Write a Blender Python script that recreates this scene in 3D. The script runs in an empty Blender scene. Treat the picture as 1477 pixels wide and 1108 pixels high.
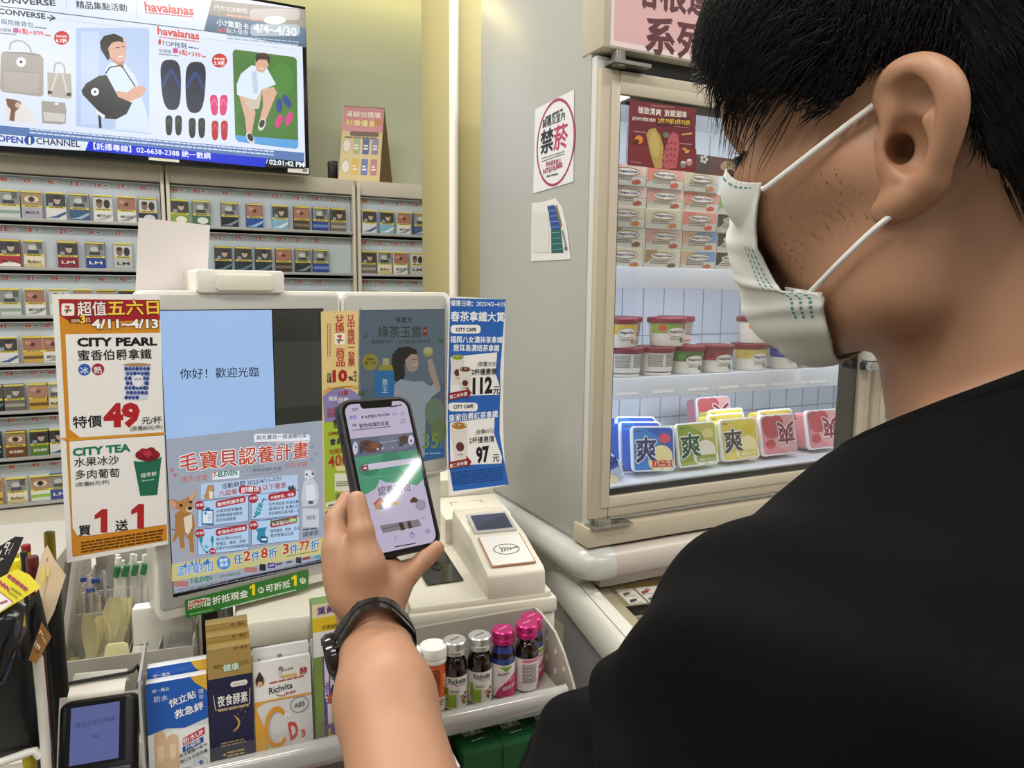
import bpy, bmesh, math, random
import numpy as np
from mathutils import Vector, Matrix
random.seed(7); np.random.seed(7)
SC = bpy.context.scene; COL = SC.collection

# ---------------------------------------------------------------- camera
W, H, FPX = 1477, 1108, 1060.0
YAW, PIT, ROL = math.radians(26.0), math.radians(7.4), math.radians(0.6)
CAM = np.array([0.0, 0.0, 1.5])
def _axes():
    fh = np.array([math.sin(YAW), math.cos(YAW), 0]); r = np.array([math.cos(YAW), -math.sin(YAW), 0]); u = np.array([0, 0, 1.0])
    f = fh * math.cos(PIT) - u * math.sin(PIT); up = u * math.cos(PIT) + fh * math.sin(PIT)
    return r * math.cos(ROL) + up * math.sin(ROL), up * math.cos(ROL) - r * math.sin(ROL), f
CR, CU, CF = _axes()
cd = bpy.data.cameras.new('camera'); co = bpy.data.objects.new('camera', cd); COL.objects.link(co)
m = Matrix.Identity(4)
for i in range(3):
    m[i][0] = CR[i]; m[i][1] = CU[i]; m[i][2] = -CF[i]; m[i][3] = CAM[i]
co.matrix_world = m
cd.sensor_fit = 'HORIZONTAL'; cd.sensor_width = 36.0; cd.lens = 36.0 * FPX / W; cd.clip_start = 0.02; cd.clip_end = 50
SC.camera = co

# ---------------------------------------------------------------- world, lamps, exposure
SC.view_settings.view_transform = 'Standard'; SC.view_settings.look = 'None'
SC.view_settings.gamma = 1.0; SC.view_settings.use_curve_mapping = False
SC.view_settings.exposure = 0.17
wd = bpy.data.worlds.new('world'); SC.world = wd; wd.use_nodes = True
wd.node_tree.nodes['Background'].inputs[0].default_value = (0.9, 0.95, 1.0, 1)
wd.node_tree.nodes['Background'].inputs[1].default_value = 0.22
CEIL = 2.85
def area_lamp(name, loc, sx, sy, power, col, rot=(0, 0, 0)):
    l = bpy.data.lights.new(name, 'AREA'); l.shape = 'RECTANGLE'; l.size = sx; l.size_y = sy; l.energy = power; l.color = col
    o = bpy.data.objects.new(name, l); COL.objects.link(o); o.location = loc; o.rotation_euler = rot
    return o
NEUT = (1.0, 0.965, 0.91)
LAMPS = [(-1.1, 1.15, 1.3, .14, 20), (0.45, 1.5, 1.3, .14, 22), (1.9, 0.35, 1.3, .14, 20), (-0.6, 0.05, 1.3, .14, 18),
         (0.5, -0.75, 1.3, .14, 13), (-1.7, -0.9, 1.3, .14, 12), (0.3, -2.1, 1.3, .14, 10), (2.08, -1.12, .05, .36, 2.5), (2.98, -2.42, .08, .42, 5)]
for x, y, sx, sy, pw in LAMPS:
    area_lamp('ceiling_lamp', (x, y, CEIL - .035), sx, sy, pw, NEUT)
# warm cove lamp washing the top of the back wall
area_lamp('cove_lamp', (0.75, 2.93, 2.72), 1.6, .05, 3.2, (1.0, .80, .36), (math.radians(-12), 0, 0))

# ---------------------------------------------------------------- colours and materials
def lin(h):
    h = h.lstrip('#'); o = []
    for i in (0, 2, 4):
        c = int(h[i:i + 2], 16) / 255.0
        o.append(c / 12.92 if c <= .04045 else ((c + .055) / 1.055) ** 2.4)
    return (o[0], o[1], o[2], 1.0)
_M = {}
def mat(h, rough=.5, metal=0, emit=0, spec=.5, noise=0, nscale=60, bump=0, alpha=1, coat=0, sss=0):
    """Principled material; noise > 0 varies the colour and roughness with a procedural noise."""
    key = (h, rough, metal, emit, spec, noise, nscale, bump, alpha, coat, sss)
    if key in _M: return _M[key]
    mt = bpy.data.materials.new('surface_' + h.strip('#')); mt.use_nodes = True
    nt = mt.node_tree; b = nt.nodes['Principled BSDF']; c = lin(h)
    b.inputs['Base Color'].default_value = c; b.inputs['Roughness'].default_value = rough
    b.inputs['Metallic'].default_value = metal; b.inputs['Specular IOR Level'].default_value = spec
    if coat: b.inputs['Coat Weight'].default_value = coat; b.inputs['Coat Roughness'].default_value = .05
    if alpha < 1: b.inputs['Alpha'].default_value = alpha
    if sss:
        b.inputs['Subsurface Weight'].default_value = sss; b.inputs['Subsurface Radius'].default_value = (.012, .005, .003)
        b.inputs['Subsurface Scale'].default_value = .5
    if emit:
        b.inputs['Base Color'].default_value = (.01, .01, .01, 1)
        b.inputs['Emission Color'].default_value = c; b.inputs['Emission Strength'].default_value = emit
    if noise or bump:
        tc = nt.nodes.new('ShaderNodeTexCoord'); nz = nt.nodes.new('ShaderNodeTexNoise'); nz.inputs['Scale'].default_value = nscale
        nz.inputs['Detail'].default_value = 4
        nt.links.new(tc.outputs['Object'], nz.inputs['Vector'])
        if noise:
            mx = nt.nodes.new('ShaderNodeMix'); mx.data_type = 'RGBA'
            mx.inputs[6].default_value = tuple(v * (1 - noise) for v in c[:3]) + (1,)
            mx.inputs[7].default_value = tuple(min(1, v * (1 + noise)) for v in c[:3]) + (1,)
            nt.links.new(nz.outputs['Fac'], mx.inputs[0]); nt.links.new(mx.outputs[2], b.inputs['Base Color'])
        if bump:
            bp = nt.nodes.new('ShaderNodeBump'); bp.inputs['Strength'].default_value = bump; bp.inputs['Distance'].default_value = .001
            nt.links.new(nz.outputs['Fac'], bp.inputs['Height']); nt.links.new(bp.outputs['Normal'], b.inputs['Normal'])
    _M[key] = mt
    return mt
def glass(h='#ffffff', rough=.02, refl=.04, tint=.97):
    """Thin clear sheet: mostly straight-through, with a Fresnel reflection."""
    key = ('glass', h, rough, refl, tint)
    if key in _M: return _M[key]
    mt = bpy.data.materials.new('clear_sheet'); mt.use_nodes = True; nt = mt.node_tree; nt.nodes.clear()
    out = nt.nodes.new('ShaderNodeOutputMaterial'); tr = nt.nodes.new('ShaderNodeBsdfTransparent'); gl = nt.nodes.new('ShaderNodeBsdfGlossy')
    c = lin(h); tr.inputs[0].default_value = tuple(v * tint for v in c[:3]) + (1,)
    gl.inputs['Roughness'].default_value = rough
    lw = nt.nodes.new('ShaderNodeLayerWeight'); lw.inputs[0].default_value = .5          # Schlick: refl head-on, 1 at grazing
    pw = nt.nodes.new('ShaderNodeMath'); pw.operation = 'POWER'; pw.inputs[1].default_value = 5; nt.links.new(lw.outputs['Facing'], pw.inputs[0])
    fr = nt.nodes.new('ShaderNodeMath'); fr.operation = 'MULTIPLY_ADD'; fr.inputs[1].default_value = 1 - refl; fr.inputs[2].default_value = refl; nt.links.new(pw.outputs[0], fr.inputs[0])
    mx = nt.nodes.new('ShaderNodeMixShader')
    nt.links.new(fr.outputs[0], mx.inputs[0]); nt.links.new(tr.outputs[0], mx.inputs[1]); nt.links.new(gl.outputs[0], mx.inputs[2])
    nt.links.new(mx.outputs[0], out.inputs[0])
    _M[key] = mt
    return mt

def film(milk=.15, h='#f4f4f0', rough=.25, refl=.06):
    """Thin plastic bag: mostly clear, slightly milky, shiny."""
    mt = glass(refl=refl, rough=rough, tint=.985).copy(); nt = mt.node_tree; out = [n for n in nt.nodes if n.type == 'OUTPUT_MATERIAL'][0]
    src = out.inputs[0].links[0].from_socket; df = nt.nodes.new('ShaderNodeBsdfDiffuse'); df.inputs[0].default_value = lin(h); mx = nt.nodes.new('ShaderNodeMixShader'); mx.inputs[0].default_value = milk
    nz = nt.nodes.new('ShaderNodeTexNoise'); nz.inputs['Scale'].default_value = 55; mr = nt.nodes.new('ShaderNodeMapRange'); mr.inputs[1].default_value = .4; mr.inputs[2].default_value = .65; mr.inputs[3].default_value = milk * .4; mr.inputs[4].default_value = milk * 1.8
    tc = nt.nodes.new('ShaderNodeTexCoord'); nt.links.new(tc.outputs['Object'], nz.inputs['Vector']); nt.links.new(nz.outputs['Fac'], mr.inputs[0]); nt.links.new(mr.outputs[0], mx.inputs[0])
    nt.links.new(src, mx.inputs[1]); nt.links.new(df.outputs[0], mx.inputs[2]); nt.links.new(mx.outputs[0], out.inputs[0]); return mt

# ---------------------------------------------------------------- frames: W world, K counter, M monitors, R rack, Z chest freezer (turned about Z)
FR = {'W': 0.0, 'K': math.radians(-7.5), 'M': math.radians(12.3), 'R': math.radians(-3.2), 'Z': math.radians(-11.0)}
OFF = {'R': (.0553, -.0259, 0)}       # the product rack is turned a little against the counter
def rz(a, p):
    c, s = math.cos(a), math.sin(a); return np.array([c * p[0] - s * p[1], s * p[0] + c * p[1], p[2]])
def ray(x, y, fr='W'):
    return rz(-FR[fr], CR * (x - W / 2) / FPX - CU * (y - H / 2) / FPX + CF)
def at(x, y, d): return CAM + (CR * (x - W / 2) / FPX - CU * (y - H / 2) / FPX + CF) * d
def hit(x, y, o, n, fr='W'):
    v = ray(x, y, fr); o = np.array(o, float); n = np.array(n, float)
    return CAM + v * (((o - CAM) @ n) / (v @ n))
def onY(x, y, Y, fr='W'): return hit(x, y, (0, Y, 0), (0, 1, 0), fr)

# ---------------------------------------------------------------- mesh builder
class MB:
    def __init__(s): s.v = []; s.f = []; s.m = []; s.mats = []; s.mi = {}; s.sm = []
    def slot(s, mt):
        if mt.name not in s.mi: s.mi[mt.name] = len(s.mats); s.mats.append(mt)
        return s.mi[mt.name]
    def add(s, V, F, mt, smooth=False):
        b = len(s.v); k = s.slot(mt); s.v += [tuple(float(c) for c in p) for p in V]
        s.f += [tuple(b + i for i in f) for f in F]; s.m += [k] * len(F); s.sm += [smooth] * len(F)
    def bm(s, bmx, mt, smooth=False):
        bmx.verts.index_update(); s.add([v.co[:] for v in bmx.verts], [[v.index for v in f.verts] for f in bmx.faces], mt, smooth); bmx.free()
    def box(s, lo, hi, mt, r=0, seg=2, rot=None, piv=None):
        """Box between two corners, edges rounded by r; rot is a 3x3 turn about piv."""
        lo = np.array(lo, float); hi = np.array(hi, float); b = bmesh.new(); bmesh.ops.create_cube(b, size=1)
        for v in b.verts: v.co = Vector((lo + hi) / 2 + np.array(v.co) * (hi - lo))
        if r: bmesh.ops.bevel(b, geom=list(b.edges), offset=r, segments=seg, profile=.5, affect='EDGES')
        if rot is not None:
            pv = np.array(piv if piv is not None else (lo + hi) / 2)
            for v in b.verts: v.co = Vector(pv + np.array(rot) @ (np.array(v.co) - pv))
        s.bm(b, mt, bool(r))
    def tube(s, path, r, mt, n=10, caps=True, closed=False):
        P = [np.array(p, float) for p in path]; k = len(P); R = r if hasattr(r, '__len__') else [r] * k
        V = []; F = []; nrm = None
        for i in range(k):
            a = P[(i - 1) % k] if (closed or i > 0) else P[i]; b = P[(i + 1) % k] if (closed or i < k - 1) else P[i]
            t = b - a; t = t / (np.linalg.norm(t) + 1e-12)
            if nrm is None:
                nrm = np.cross(t, [0, 0, 1.0]); nrm = nrm if np.linalg.norm(nrm) > 1e-3 else np.cross(t, [1.0, 0, 0])
            nrm = nrm - t * (nrm @ t); nrm = nrm / (np.linalg.norm(nrm) + 1e-12); bn = np.cross(t, nrm)
            for j in range(n):
                q = 2 * math.pi * j / n; V.append(P[i] + (nrm * math.cos(q) + bn * math.sin(q)) * R[i])
        for i in range(k if closed else k - 1):
            for j in range(n):
                i2 = (i + 1) % k; F.append((i * n + j, i * n + (j + 1) % n, i2 * n + (j + 1) % n, i2 * n + j))
        if caps and not closed:
            F.append(tuple(range(n))[::-1]); F.append(tuple((k - 1) * n + j for j in range(n)))
        s.add(V, F, mt, True)
    def lathe(s, prof, c, mt, n=24, M=None, a0=0, a1=2 * math.pi):
        """Turn a (radius, height) profile about Z at c; M optionally turns it."""
        V = []; F = []; k = len(prof); full = abs(a1 - a0 - 2 * math.pi) < 1e-6; nn = n if full else n + 1
        for r, z in prof:
            for j in range(nn):
                q = a0 + (a1 - a0) * j / n; p = np.array([r * math.cos(q), r * math.sin(q), z])
                V.append(np.array(c) + (M @ p if M is not None else p))
        for i in range(k - 1):
            for j in range(n):
                j2 = (j + 1) % nn; F.append((i * nn + j, i * nn + j2, (i + 1) * nn + j2, (i + 1) * nn + j))
        s.add(V, F, mt, True)
    def prism(s, poly, ex, ey, o, d, mt, r=0):
        """Polygon in the (ex, ey) plane at o, given thickness along the vector d."""
        o, ex, ey, d = (np.array(t, float) for t in (o, ex, ey, d)); n = len(poly)
        V = [o + ex * a + ey * b for a, b in poly]; V += [p + d for p in V]
        F = [tuple(range(n))[::-1], tuple(range(n, 2 * n))] + [(i, (i + 1) % n, n + (i + 1) % n, n + i) for i in range(n)]
        b = bmesh.new(); bv = [b.verts.new(p) for p in V]
        for f in F: b.faces.new([bv[i] for i in f])
        bmesh.ops.recalc_face_normals(b, faces=b.faces)
        if r: bmesh.ops.bevel(b, geom=list(b.edges), offset=r, segments=2, profile=.5, affect='EDGES')
        s.bm(b, mt, bool(r))
    def grid(s, fn, nu, nv, mt, smooth=True, closed=False):
        V = [fn(i / nu, j / nv) for j in range(nv + 1) for i in range(nu + (0 if closed else 1))]; w = nu if closed else nu + 1
        F = [(j * w + i, j * w + (i + 1) % w, (j + 1) * w + (i + 1) % w, (j + 1) * w + i) for j in range(nv) for i in range(nu)]
        s.add(V, F, mt, smooth)
    def map(s, fn): s.v = [tuple(float(c) for c in fn(np.array(p))) for p in s.v]
    def cut(s, axis, vals):
        """Slice every face at the given planes so a sheet can be bent."""
        b = bmesh.new(); bv = [b.verts.new(p) for p in s.v]
        for f, k in zip(s.f, s.m):
            try: b.faces.new([bv[i] for i in f]).material_index = k
            except ValueError: pass
        n = [0, 0, 0]; n[axis] = 1
        for t in vals:
            c = [0, 0, 0]; c[axis] = t
            bmesh.ops.bisect_plane(b, geom=list(b.verts) + list(b.edges) + list(b.faces), plane_co=c, plane_no=n, dist=1e-7)
        b.verts.index_update(); s.v = [v.co[:] for v in b.verts]; s.f = [tuple(v.index for v in f.verts) for f in b.faces]
        s.m = [f.material_index for f in b.faces]; s.sm = [True] * len(s.f); b.free()
    def mesh(s, name, base):
        me = bpy.data.meshes.new(name); bx, by, bz = base
        me.from_pydata([(p[0] - bx, p[1] - by, p[2] - bz) for p in s.v], [], s.f)
        for mt in s.mats: me.materials.append(mt)
        me.polygons.foreach_set('material_index', s.m); me.polygons.foreach_set('use_smooth', s.sm)
        me.update()
        if any(s.sm) and hasattr(me, 'set_sharp_from_angle'): me.set_sharp_from_angle(angle=math.radians(38))
        return me
    def part(s, name, parent, label=None, kind=None):
        o = bpy.data.objects.new(name, s.mesh(name, BASE[parent.name])); COL.objects.link(o); o.parent = parent; BASE[o.name] = BASE[parent.name]
        if label: o['label'] = label
        if kind: o['kind'] = kind
        return o
    def obj(s, name, label=None, cat=None, base=None, fr='W', group=None, kind=None):
        """The collected shapes as one top-level object."""
        if base is None:
            a = np.array(s.v); base = ((a[:, 0].min() + a[:, 0].max()) / 2, (a[:, 1].min() + a[:, 1].max()) / 2, a[:, 2].min())
        o = bpy.data.objects.new(name, s.mesh(name, base)); COL.objects.link(o)
        return settag(o, label, cat, group, kind, base, fr)
BASE = {}
def settag(o, label, cat, group, kind, base, fr):
    o.location = rz(FR[fr], np.array(base) + np.array(OFF.get(fr, (0, 0, 0))))
    o.rotation_euler = (0, 0, FR[fr]); BASE[o.name] = tuple(base)
    if label: o['label'] = label
    if cat: o['category'] = cat
    if group: o['group'] = group
    if kind: o['kind'] = kind
    return o
def thing(name, label, cat, base, fr='W', group=None):
    o = bpy.data.objects.new(name, None); COL.objects.link(o); o.empty_display_size = .02
    return settag(o, label, cat, group, None, base, fr)
def copy_tree(src, loc, label, group=None, rot=None):
    r = src.copy(); COL.objects.link(r); r.location = loc; r['label'] = label
    if rot is not None: r.rotation_euler = (0, 0, rot)
    if group: r['group'] = group
    for ch in list(src.children):
        c = ch.copy(); COL.objects.link(c); c.parent = r
        for g in ch.children:
            d = g.copy(); COL.objects.link(d); d.parent = c
    return r
def R3(ax, deg): return np.array(Matrix.Rotation(math.radians(deg), 3, ax))

# ---------------------------------------------------------------- printed matter: flat shapes and lettering on a plane
_G = {}
def glyphs(t, bold):
    k = (t, bold)
    if k not in _G:
        cu = bpy.data.curves.new('lettering', 'FONT'); cu.body = t; cu.size = 1; cu.offset = bold; cu.resolution_u = 2; cu.fill_mode = 'FRONT'
        ob = bpy.data.objects.new('lettering', cu); me = ob.to_mesh()
        n = len(me.vertices); a = np.zeros(n * 3); me.vertices.foreach_get('co', a); a = a.reshape(-1, 3)
        F = [tuple(p.vertices) for p in me.polygons]; ob.to_mesh_clear(); bpy.data.objects.remove(ob); bpy.data.curves.remove(cu)
        if n: a[:, 0] -= a[:, 0].min()
        _G[k] = (a, F)
    return _G[k]
class Print:
    """A plane through o with axes ex, ey in frame fr; P.z(x0, y0, s) says how the coordinates given map to the photo."""
    def __init__(s, o, ex=(1, 0, 0), ey=(0, 0, 1), fr='W', rough=.45, emit=0, eps=.00018, coat=0):
        s.o, s.ex, s.ey = (np.array(t, float) for t in (o, ex, ey)); s.n = np.cross(s.ex, s.ey); s.fr = fr
        s.mb = MB(); s.lay_ = []; s.rough = rough; s.emit = emit; s.eps = eps; s.q = (0, 0, 1.0); s.coat = coat; s.local = False
    def z(s, x0, y0, sc, sy=None): s.q = (x0, y0, sc); s.local = False; return s
    def uv(s): s.local = True; return s
    def ab(s, p):
        if s.local: return np.array(p, float)
        x, y = p[0] / s.q[2] + s.q[0], p[1] / s.q[2] + s.q[1]
        h = hit(x, y, s.o, s.n, s.fr) - s.o; return np.array([h @ s.ex, h @ s.ey])
    def mt(s, c): return mat(c, s.rough, emit=s.emit, coat=s.coat) if isinstance(c, str) else c
    def put(s, ab, F, c, step=None):
        """Lay a shape on the sheet, one thin layer above whatever it covers; step holds a small extra lift per point."""
        q = np.array(ab, float)[:, :2]; lo, hi = q.min(0), q.max(0); L = 0
        for l2, lo2, hi2 in s.lay_:
            if l2 > L and lo[0] < hi2[0] and hi[0] > lo2[0] and lo[1] < hi2[1] and hi[1] > lo2[1]: L = l2
        L += 1; s.lay_.append((L, lo, hi)); up = s.eps * L + (np.zeros(len(q)) if step is None else np.array(step) * s.eps)
        s.mb.add([s.o + s.ex * a + s.ey * b + s.n * h for (a, b), h in zip(q, up)], F, s.mt(c))
    def poly(s, pts, c):
        q = [s.ab(p) for p in pts]; A = sum(q[i][0] * q[(i + 1) % len(q)][1] - q[(i + 1) % len(q)][0] * q[i][1] for i in range(len(q)))
        if A < 0: q = q[::-1]
        s.put(q, [tuple(range(len(q)))], c); return s
    def rect(s, x0, y0, x1, y1, c): return s.poly([(x0, y0), (x1, y0), (x1, y1), (x0, y1)], c)
    def rrect(s, x0, y0, x1, y1, r, c, n=5):
        P = []
        for cx, cy, a in ((x1 - r, y0 + r, -90), (x1 - r, y1 - r, 0), (x0 + r, y1 - r, 90), (x0 + r, y0 + r, 180)):
            for i in range(n + 1):
                q = math.radians(a + 90 * i / n); P.append((cx + r * math.cos(q), cy + r * math.sin(q)))
        return s.poly(P, c)
    def quad(s, TL, TR, BR, BL, c): return s.poly([TL, TR, BR, BL], c)
    def ell(s, x, y, rx, ry, c, rot=0, n=28):
        q = math.radians(rot)
        return s.poly([(x + rx * math.cos(t) * math.cos(q) - ry * math.sin(t) * math.sin(q), y + rx * math.cos(t) * math.sin(q) + ry * math.sin(t) * math.cos(q)) for t in [2 * math.pi * i / n for i in range(n)]], c)
    def line(s, pts, w, c):
        q = [s.ab(p) for p in pts]; sc = np.linalg.norm(s.ab((pts[0][0] + 1, pts[0][1])) - q[0]) * w / 2
        V = []; F = []; st = []
        for i, (a, b) in enumerate(zip(q[:-1], q[1:])):
            d = b - a; L = np.linalg.norm(d)
            if L < 1e-9: continue
            t = np.array([-d[1], d[0]]) / L * sc; k = len(V); V += [a - t, b - t, b + t, a + t]; F.append((k, k + 1, k + 2, k + 3)); st += [.06 * (i % 8)] * 4
        if V: s.put(V, F, c, st)
        return s
    def ring(s, x, y, rx, ry, w, c, n=40):
        O = [s.ab((x + rx * math.cos(2 * math.pi * i / n), y + ry * math.sin(2 * math.pi * i / n))) for i in range(n)]
        I = [s.ab((x + (rx - w) * math.cos(2 * math.pi * i / n), y + (ry - w) * math.sin(2 * math.pi * i / n))) for i in range(n)]
        s.put(O + I, [(i, n + i, n + (i + 1) % n, (i + 1) % n) for i in range(n)], c); return s
    def text(s, t, p0, p1, c, h=None, bold=0, ol=None, olw=.05):
        """Lettering whose baseline runs from p0 to p1 and fills it; h is the glyph height, ol an outline colour."""
        cjk = any(ord(ch) > 0x2e80 for ch in t)
        a, F = glyphs(t, 0 if cjk else bold)
        if not len(a): return s
        A, B = s.ab(p0), s.ab(p1); d = B - A; kx = np.linalg.norm(d) / a[:, 0].max(); d = d / np.linalg.norm(d)
        ky = np.linalg.norm(s.ab((p0[0], p0[1] - h)) - A) / max(a[:, 1].max(), .05) if h else kx
        up = np.array([-d[1], d[0]]) * .5 + np.array([0, .5 if d[0] > 0 else -.5]); up /= np.linalg.norm(up)
        def lay(r, n, col):
            V = []; G = []; st = []
            for i in range(n):
                ox, oy = (r * math.cos(2 * math.pi * i / n + .6), r * math.sin(2 * math.pi * i / n + .6)) if r else (0, 0); k = len(V)
                V += [A + d * (x + ox) * kx + up * (y + oy) * ky for x, y, _ in a]; G += [tuple(k + j for j in f) for f in F]; st += [.08 * i] * len(a)
            s.put(V, G, col, st)
        if ol: lay(olw + (bold if cjk else 0), 7, ol)
        if cjk and bold: lay(bold * .8, 3, c)
        else: lay(0, 1, c)
        return s
    def one(s, x0, y0, x1, y1, c):
        w, h = x1 - x0, y1 - y0
        return s.poly([(x0 + .42 * w, y0), (x0 + .42 * w, y0 + .66 * h), (x0 + .06 * w, y0 + .56 * h), (x0 + .06 * w, y0 + .74 * h), (x0 + .5 * w, y1), (x0 + .82 * w, y1), (x0 + .82 * w, y0)], c)
    def vtext(s, t, p0, p1, c, w, bold=0, ol=None):
        n = len(t)
        for i, ch in enumerate(t):
            f0 = (i + .88) / n; x = p0[0] + (p1[0] - p0[0]) * f0; y = p0[1] + (p1[1] - p0[1]) * f0
            s.text(ch, (x - w / 2, y), (x + w / 2, y), c, bold=bold, ol=ol)
        return s
    def fine(s, p0, p1, c, h, rows=1, gap=1.9, dash=3.2):
        """Rows of print too small to read, as runs of little strokes."""
        rnd = random.Random(int(p0[0] * 7 + p0[1] * 13)); V = []; F = []
        for r in range(rows):
            y0 = p0[1] + r * h * gap; y1 = p1[1] + r * h * gap; L = p1[0] - p0[0]; x = 0; g = abs(h)
            while x < L - g:
                w = min(g * dash * (.5 + rnd.random()), L - x); 
                A = s.ab((p0[0] + x, y0 + (y1 - y0) * x / L)); B = s.ab((p0[0] + x + w, y0 + (y1 - y0) * (x + w) / L)); T = s.ab((p0[0] + x, y0 + (y1 - y0) * x / L - h)) - A
                b = len(V); V += [A, B, B + T, A + T]; F.append((b, b + 1, b + 2, b + 3)); x += w + g * .5
        s.put(V, F, c); return s
    def sheet(s, pts, c, t=.0006):
        """The paper itself: front, back and edges."""
        q = [s.ab(p) for p in pts]; A = sum(q[i][0] * q[(i + 1) % len(q)][1] - q[(i + 1) % len(q)][0] * q[i][1] for i in range(len(q)))
        if A < 0: q = q[::-1]
        n = len(q); V = [s.o + s.ex * a + s.ey * b for a, b in q] + [s.o + s.ex * a + s.ey * b - s.n * t for a, b in q]
        s.mb.add(V, [tuple(range(n)), tuple(range(n, 2 * n))[::-1]] + [(i, n + i, n + (i + 1) % n, (i + 1) % n) for i in range(n)], s.mt(c)); return s
# ================================================================ the room
WALLM = mat('#c6cfbd', .8, noise=.02, nscale=3)
def struct(name, mb): return mb.obj(name, kind='structure', base=(0, 0, 0))
b = MB(); b.box((-3.2, -3.0, -.05), (3.6, 3.12, 0), mat('#b9b4a8', .35, noise=.05, nscale=9)); struct('floor', b)
b = MB(); b.box((-3.2, -3.0, CEIL), (3.6, 3.12, CEIL + .06), mat('#e8e6df', .8)); struct('ceiling', b)
b = MB(); b.box((-3.2, 3.02, 0), (3.6, 3.12, CEIL), WALLM); struct('wall_back', b)
b = MB(); b.box((3.5, -3.0, 0), (3.6, 3.02, CEIL), mat('#d8d4c6', .7)); struct('wall_right', b)
b = MB(); b.box((-3.2, -3.0, 0), (-3.1, 3.02, CEIL), mat('#d6d4cc', .7)); struct('wall_left', b)
YEL = mat('#b4a976', .55)
b = MB(); b.box((.672, 1.72, 0), (.96, 1.95, CEIL), YEL, .004); struct('trim_1', b)
b = MB(); b.tube([(.672, 1.712, .02), (.672, 1.712, CEIL)], .0115, mat('#efece2', .3), 14); struct('trim_2', b)
for i, (x, y, sx, sy, pw) in enumerate(LAMPS):
    t = thing('ceiling_light', 'long white strip light fitting on the ceiling', 'light', (x, y, CEIL - .03), group='ceiling strip lights')
    b = MB(); b.box((x - sx / 2 - .03, y - sy / 2 - .03, CEIL - .03), (x + sx / 2 + .03, y + sy / 2 + .03, CEIL), mat('#eeeeea', .5)); b.part('housing', t)

# back counter under the cigarette cabinets
SB = 2.75 / 2.4
def sz(z): return 1.5 + (z - 1.5) * SB
YC = 2.75
b = MB(); b.box((-1.4, 2.42, .745), (1.5, 3.0, .784), mat('#d9d2c4', .35, noise=.06, nscale=14), .004)
b.box((-1.4, 2.46, 0), (1.5, 3.0, .745), mat('#c9c4ba', .5)); b.obj('back_counter', 'pale wood grained counter running under the cigarette cabinets', 'counter')

# ================================================================ cigarette cabinets
BEI = mat('#c9c2b2', .45); BEID = mat('#aaa596', .5); DARK = mat('#121210', .6); STRIP = mat('#c5cfd6', .35); LIP = mat('#a3a4a1', .45)
ACR = glass(refl=.035, tint=.99)
def row_z(i): return sz(1.789 - .128 * i - .003 * i), sz(1.672 - .131 * i)
def cabinet(x0, x1, label, nrow, labels):
    t = thing('cigarette_cabinet', label, 'cabinet', ((x0 + x1) / 2, YC, .785), group=None)
    f = MB(); zt = sz(1.841); zb = .785
    f.box((x0, YC, zt - .055), (x1, 2.985, zt), BEI, .006); f.box((x0, YC - .008, zb), (x0 + .012, 2.985, zt - .02), BEI, .003)
    f.box((x1 - .012, YC - .008, zb), (x1, 2.985, zt - .02), BEI, .003); f.box((x0 + .01, 2.965, zb), (x1 - .01, 2.985, zt - .03), DARK)
    f.box((x0 + .01, YC + .02, zb), (x1 - .01, 2.985, zb + .01), BEI)
    f.part('frame', t)
    for i in range(nrow):
        zt_, zb_ = row_z(i)
        d = MB(); d.box((x0 + .014, YC + .022, zb_ + .004), (x1 - .014, YC + .03, zt_ - .004), STRIP)
        d.box((x0 + .013, YC - .012, zb_ - .006), (x1 - .013, YC + .03, zb_ + .004), LIP, .0015)
        d.box((x0 + .013, YC - .004, zt_ - .004), (x1 - .013, YC + .03, zt_ - .001), LIP, .0015)
        d.box((x0 + .03, YC + .03, zb_ - .006), (x1 - .03, 2.95, zb_), DARK)
        P = Print((0, YC + .0218, 0)); P.mb = d; P.uv()
        for x, num in labels(i):
            P.rect(x - .022, zt_ - .021, x - .001, zt_ - .008, '#f2dcd8'); P.text(num, (x - .021, zt_ - .0198), (x - .003, zt_ - .0198), '#d8483c', h=-.011, bold=.03)
            P.rrect(x + .001, zt_ - .018, x + .022, zt_ - .009, .003, '#f4f4f2'); P.fine((x + .004, zt_ - .0155), (x + .019, zt_ - .0155), '#777777', -.003)
        dr = d.part('drawer', t)
        g = MB(); g.box((x0 + .015, YC - .0095, zb_ + .004), (x1 - .015, YC - .0085, zt_ - .004), ACR)
        o = g.part('clear_front', t); o.parent = dr; 
    return t
ROWS = {  # cabinet: rows of pack centres in photo pixels
 'L': [[-18, 12, 45, 80, 114, 148, 182, 213], [-25, 13, 48, 97, 137, 177], [-22, 14, 50, 85, 119, 153, 184], [-27, 10, 47, 76], [-12, 20, 55, 81], [-14, 22, 57, 83], [-12, 24, 58, 85]],
 'M': [[259, 290, 331, 367, 404, 435, 462, 488], [322, 351, 380, 409, 437, 463], [415, 440, 468], [], [], [], []],
 'R': [[533, 558, 583, 607, 631, 652], [532, 555, 578, 602, 624, 645], [533, 558, 583, 606, 628, 646], [], [], [], []]}
def xs(c, i):
    zt_, zb_ = row_z(i); out = []
    for px in ROWS[c][i]:
        # find where the column of that pixel meets the drawer front at mid height
        y = 300
        for _ in range(6):
            p = onY(px, y, YC); y += (p[2] - (zt_ + zb_) / 2) * FPX / (YC * .98)
        out.append(p[0])
    return out
XS = {c: [xs(c, i) for i in range(7)] for c in 'LMR'}
NUM = iter(range(18, 99))
def labs(c):
    return lambda i: [(x, str(11 + (i * 13 + k * 3 + ord(c)) % 88)) for k, x in enumerate(XS[c][i])]
CABL = (-1.24, .048 * SB - .003); 
cabinet(-.60 * SB, .046 * SB, 'left cigarette cabinet below the television, seven drawer rows', 7, labs('L'))
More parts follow.
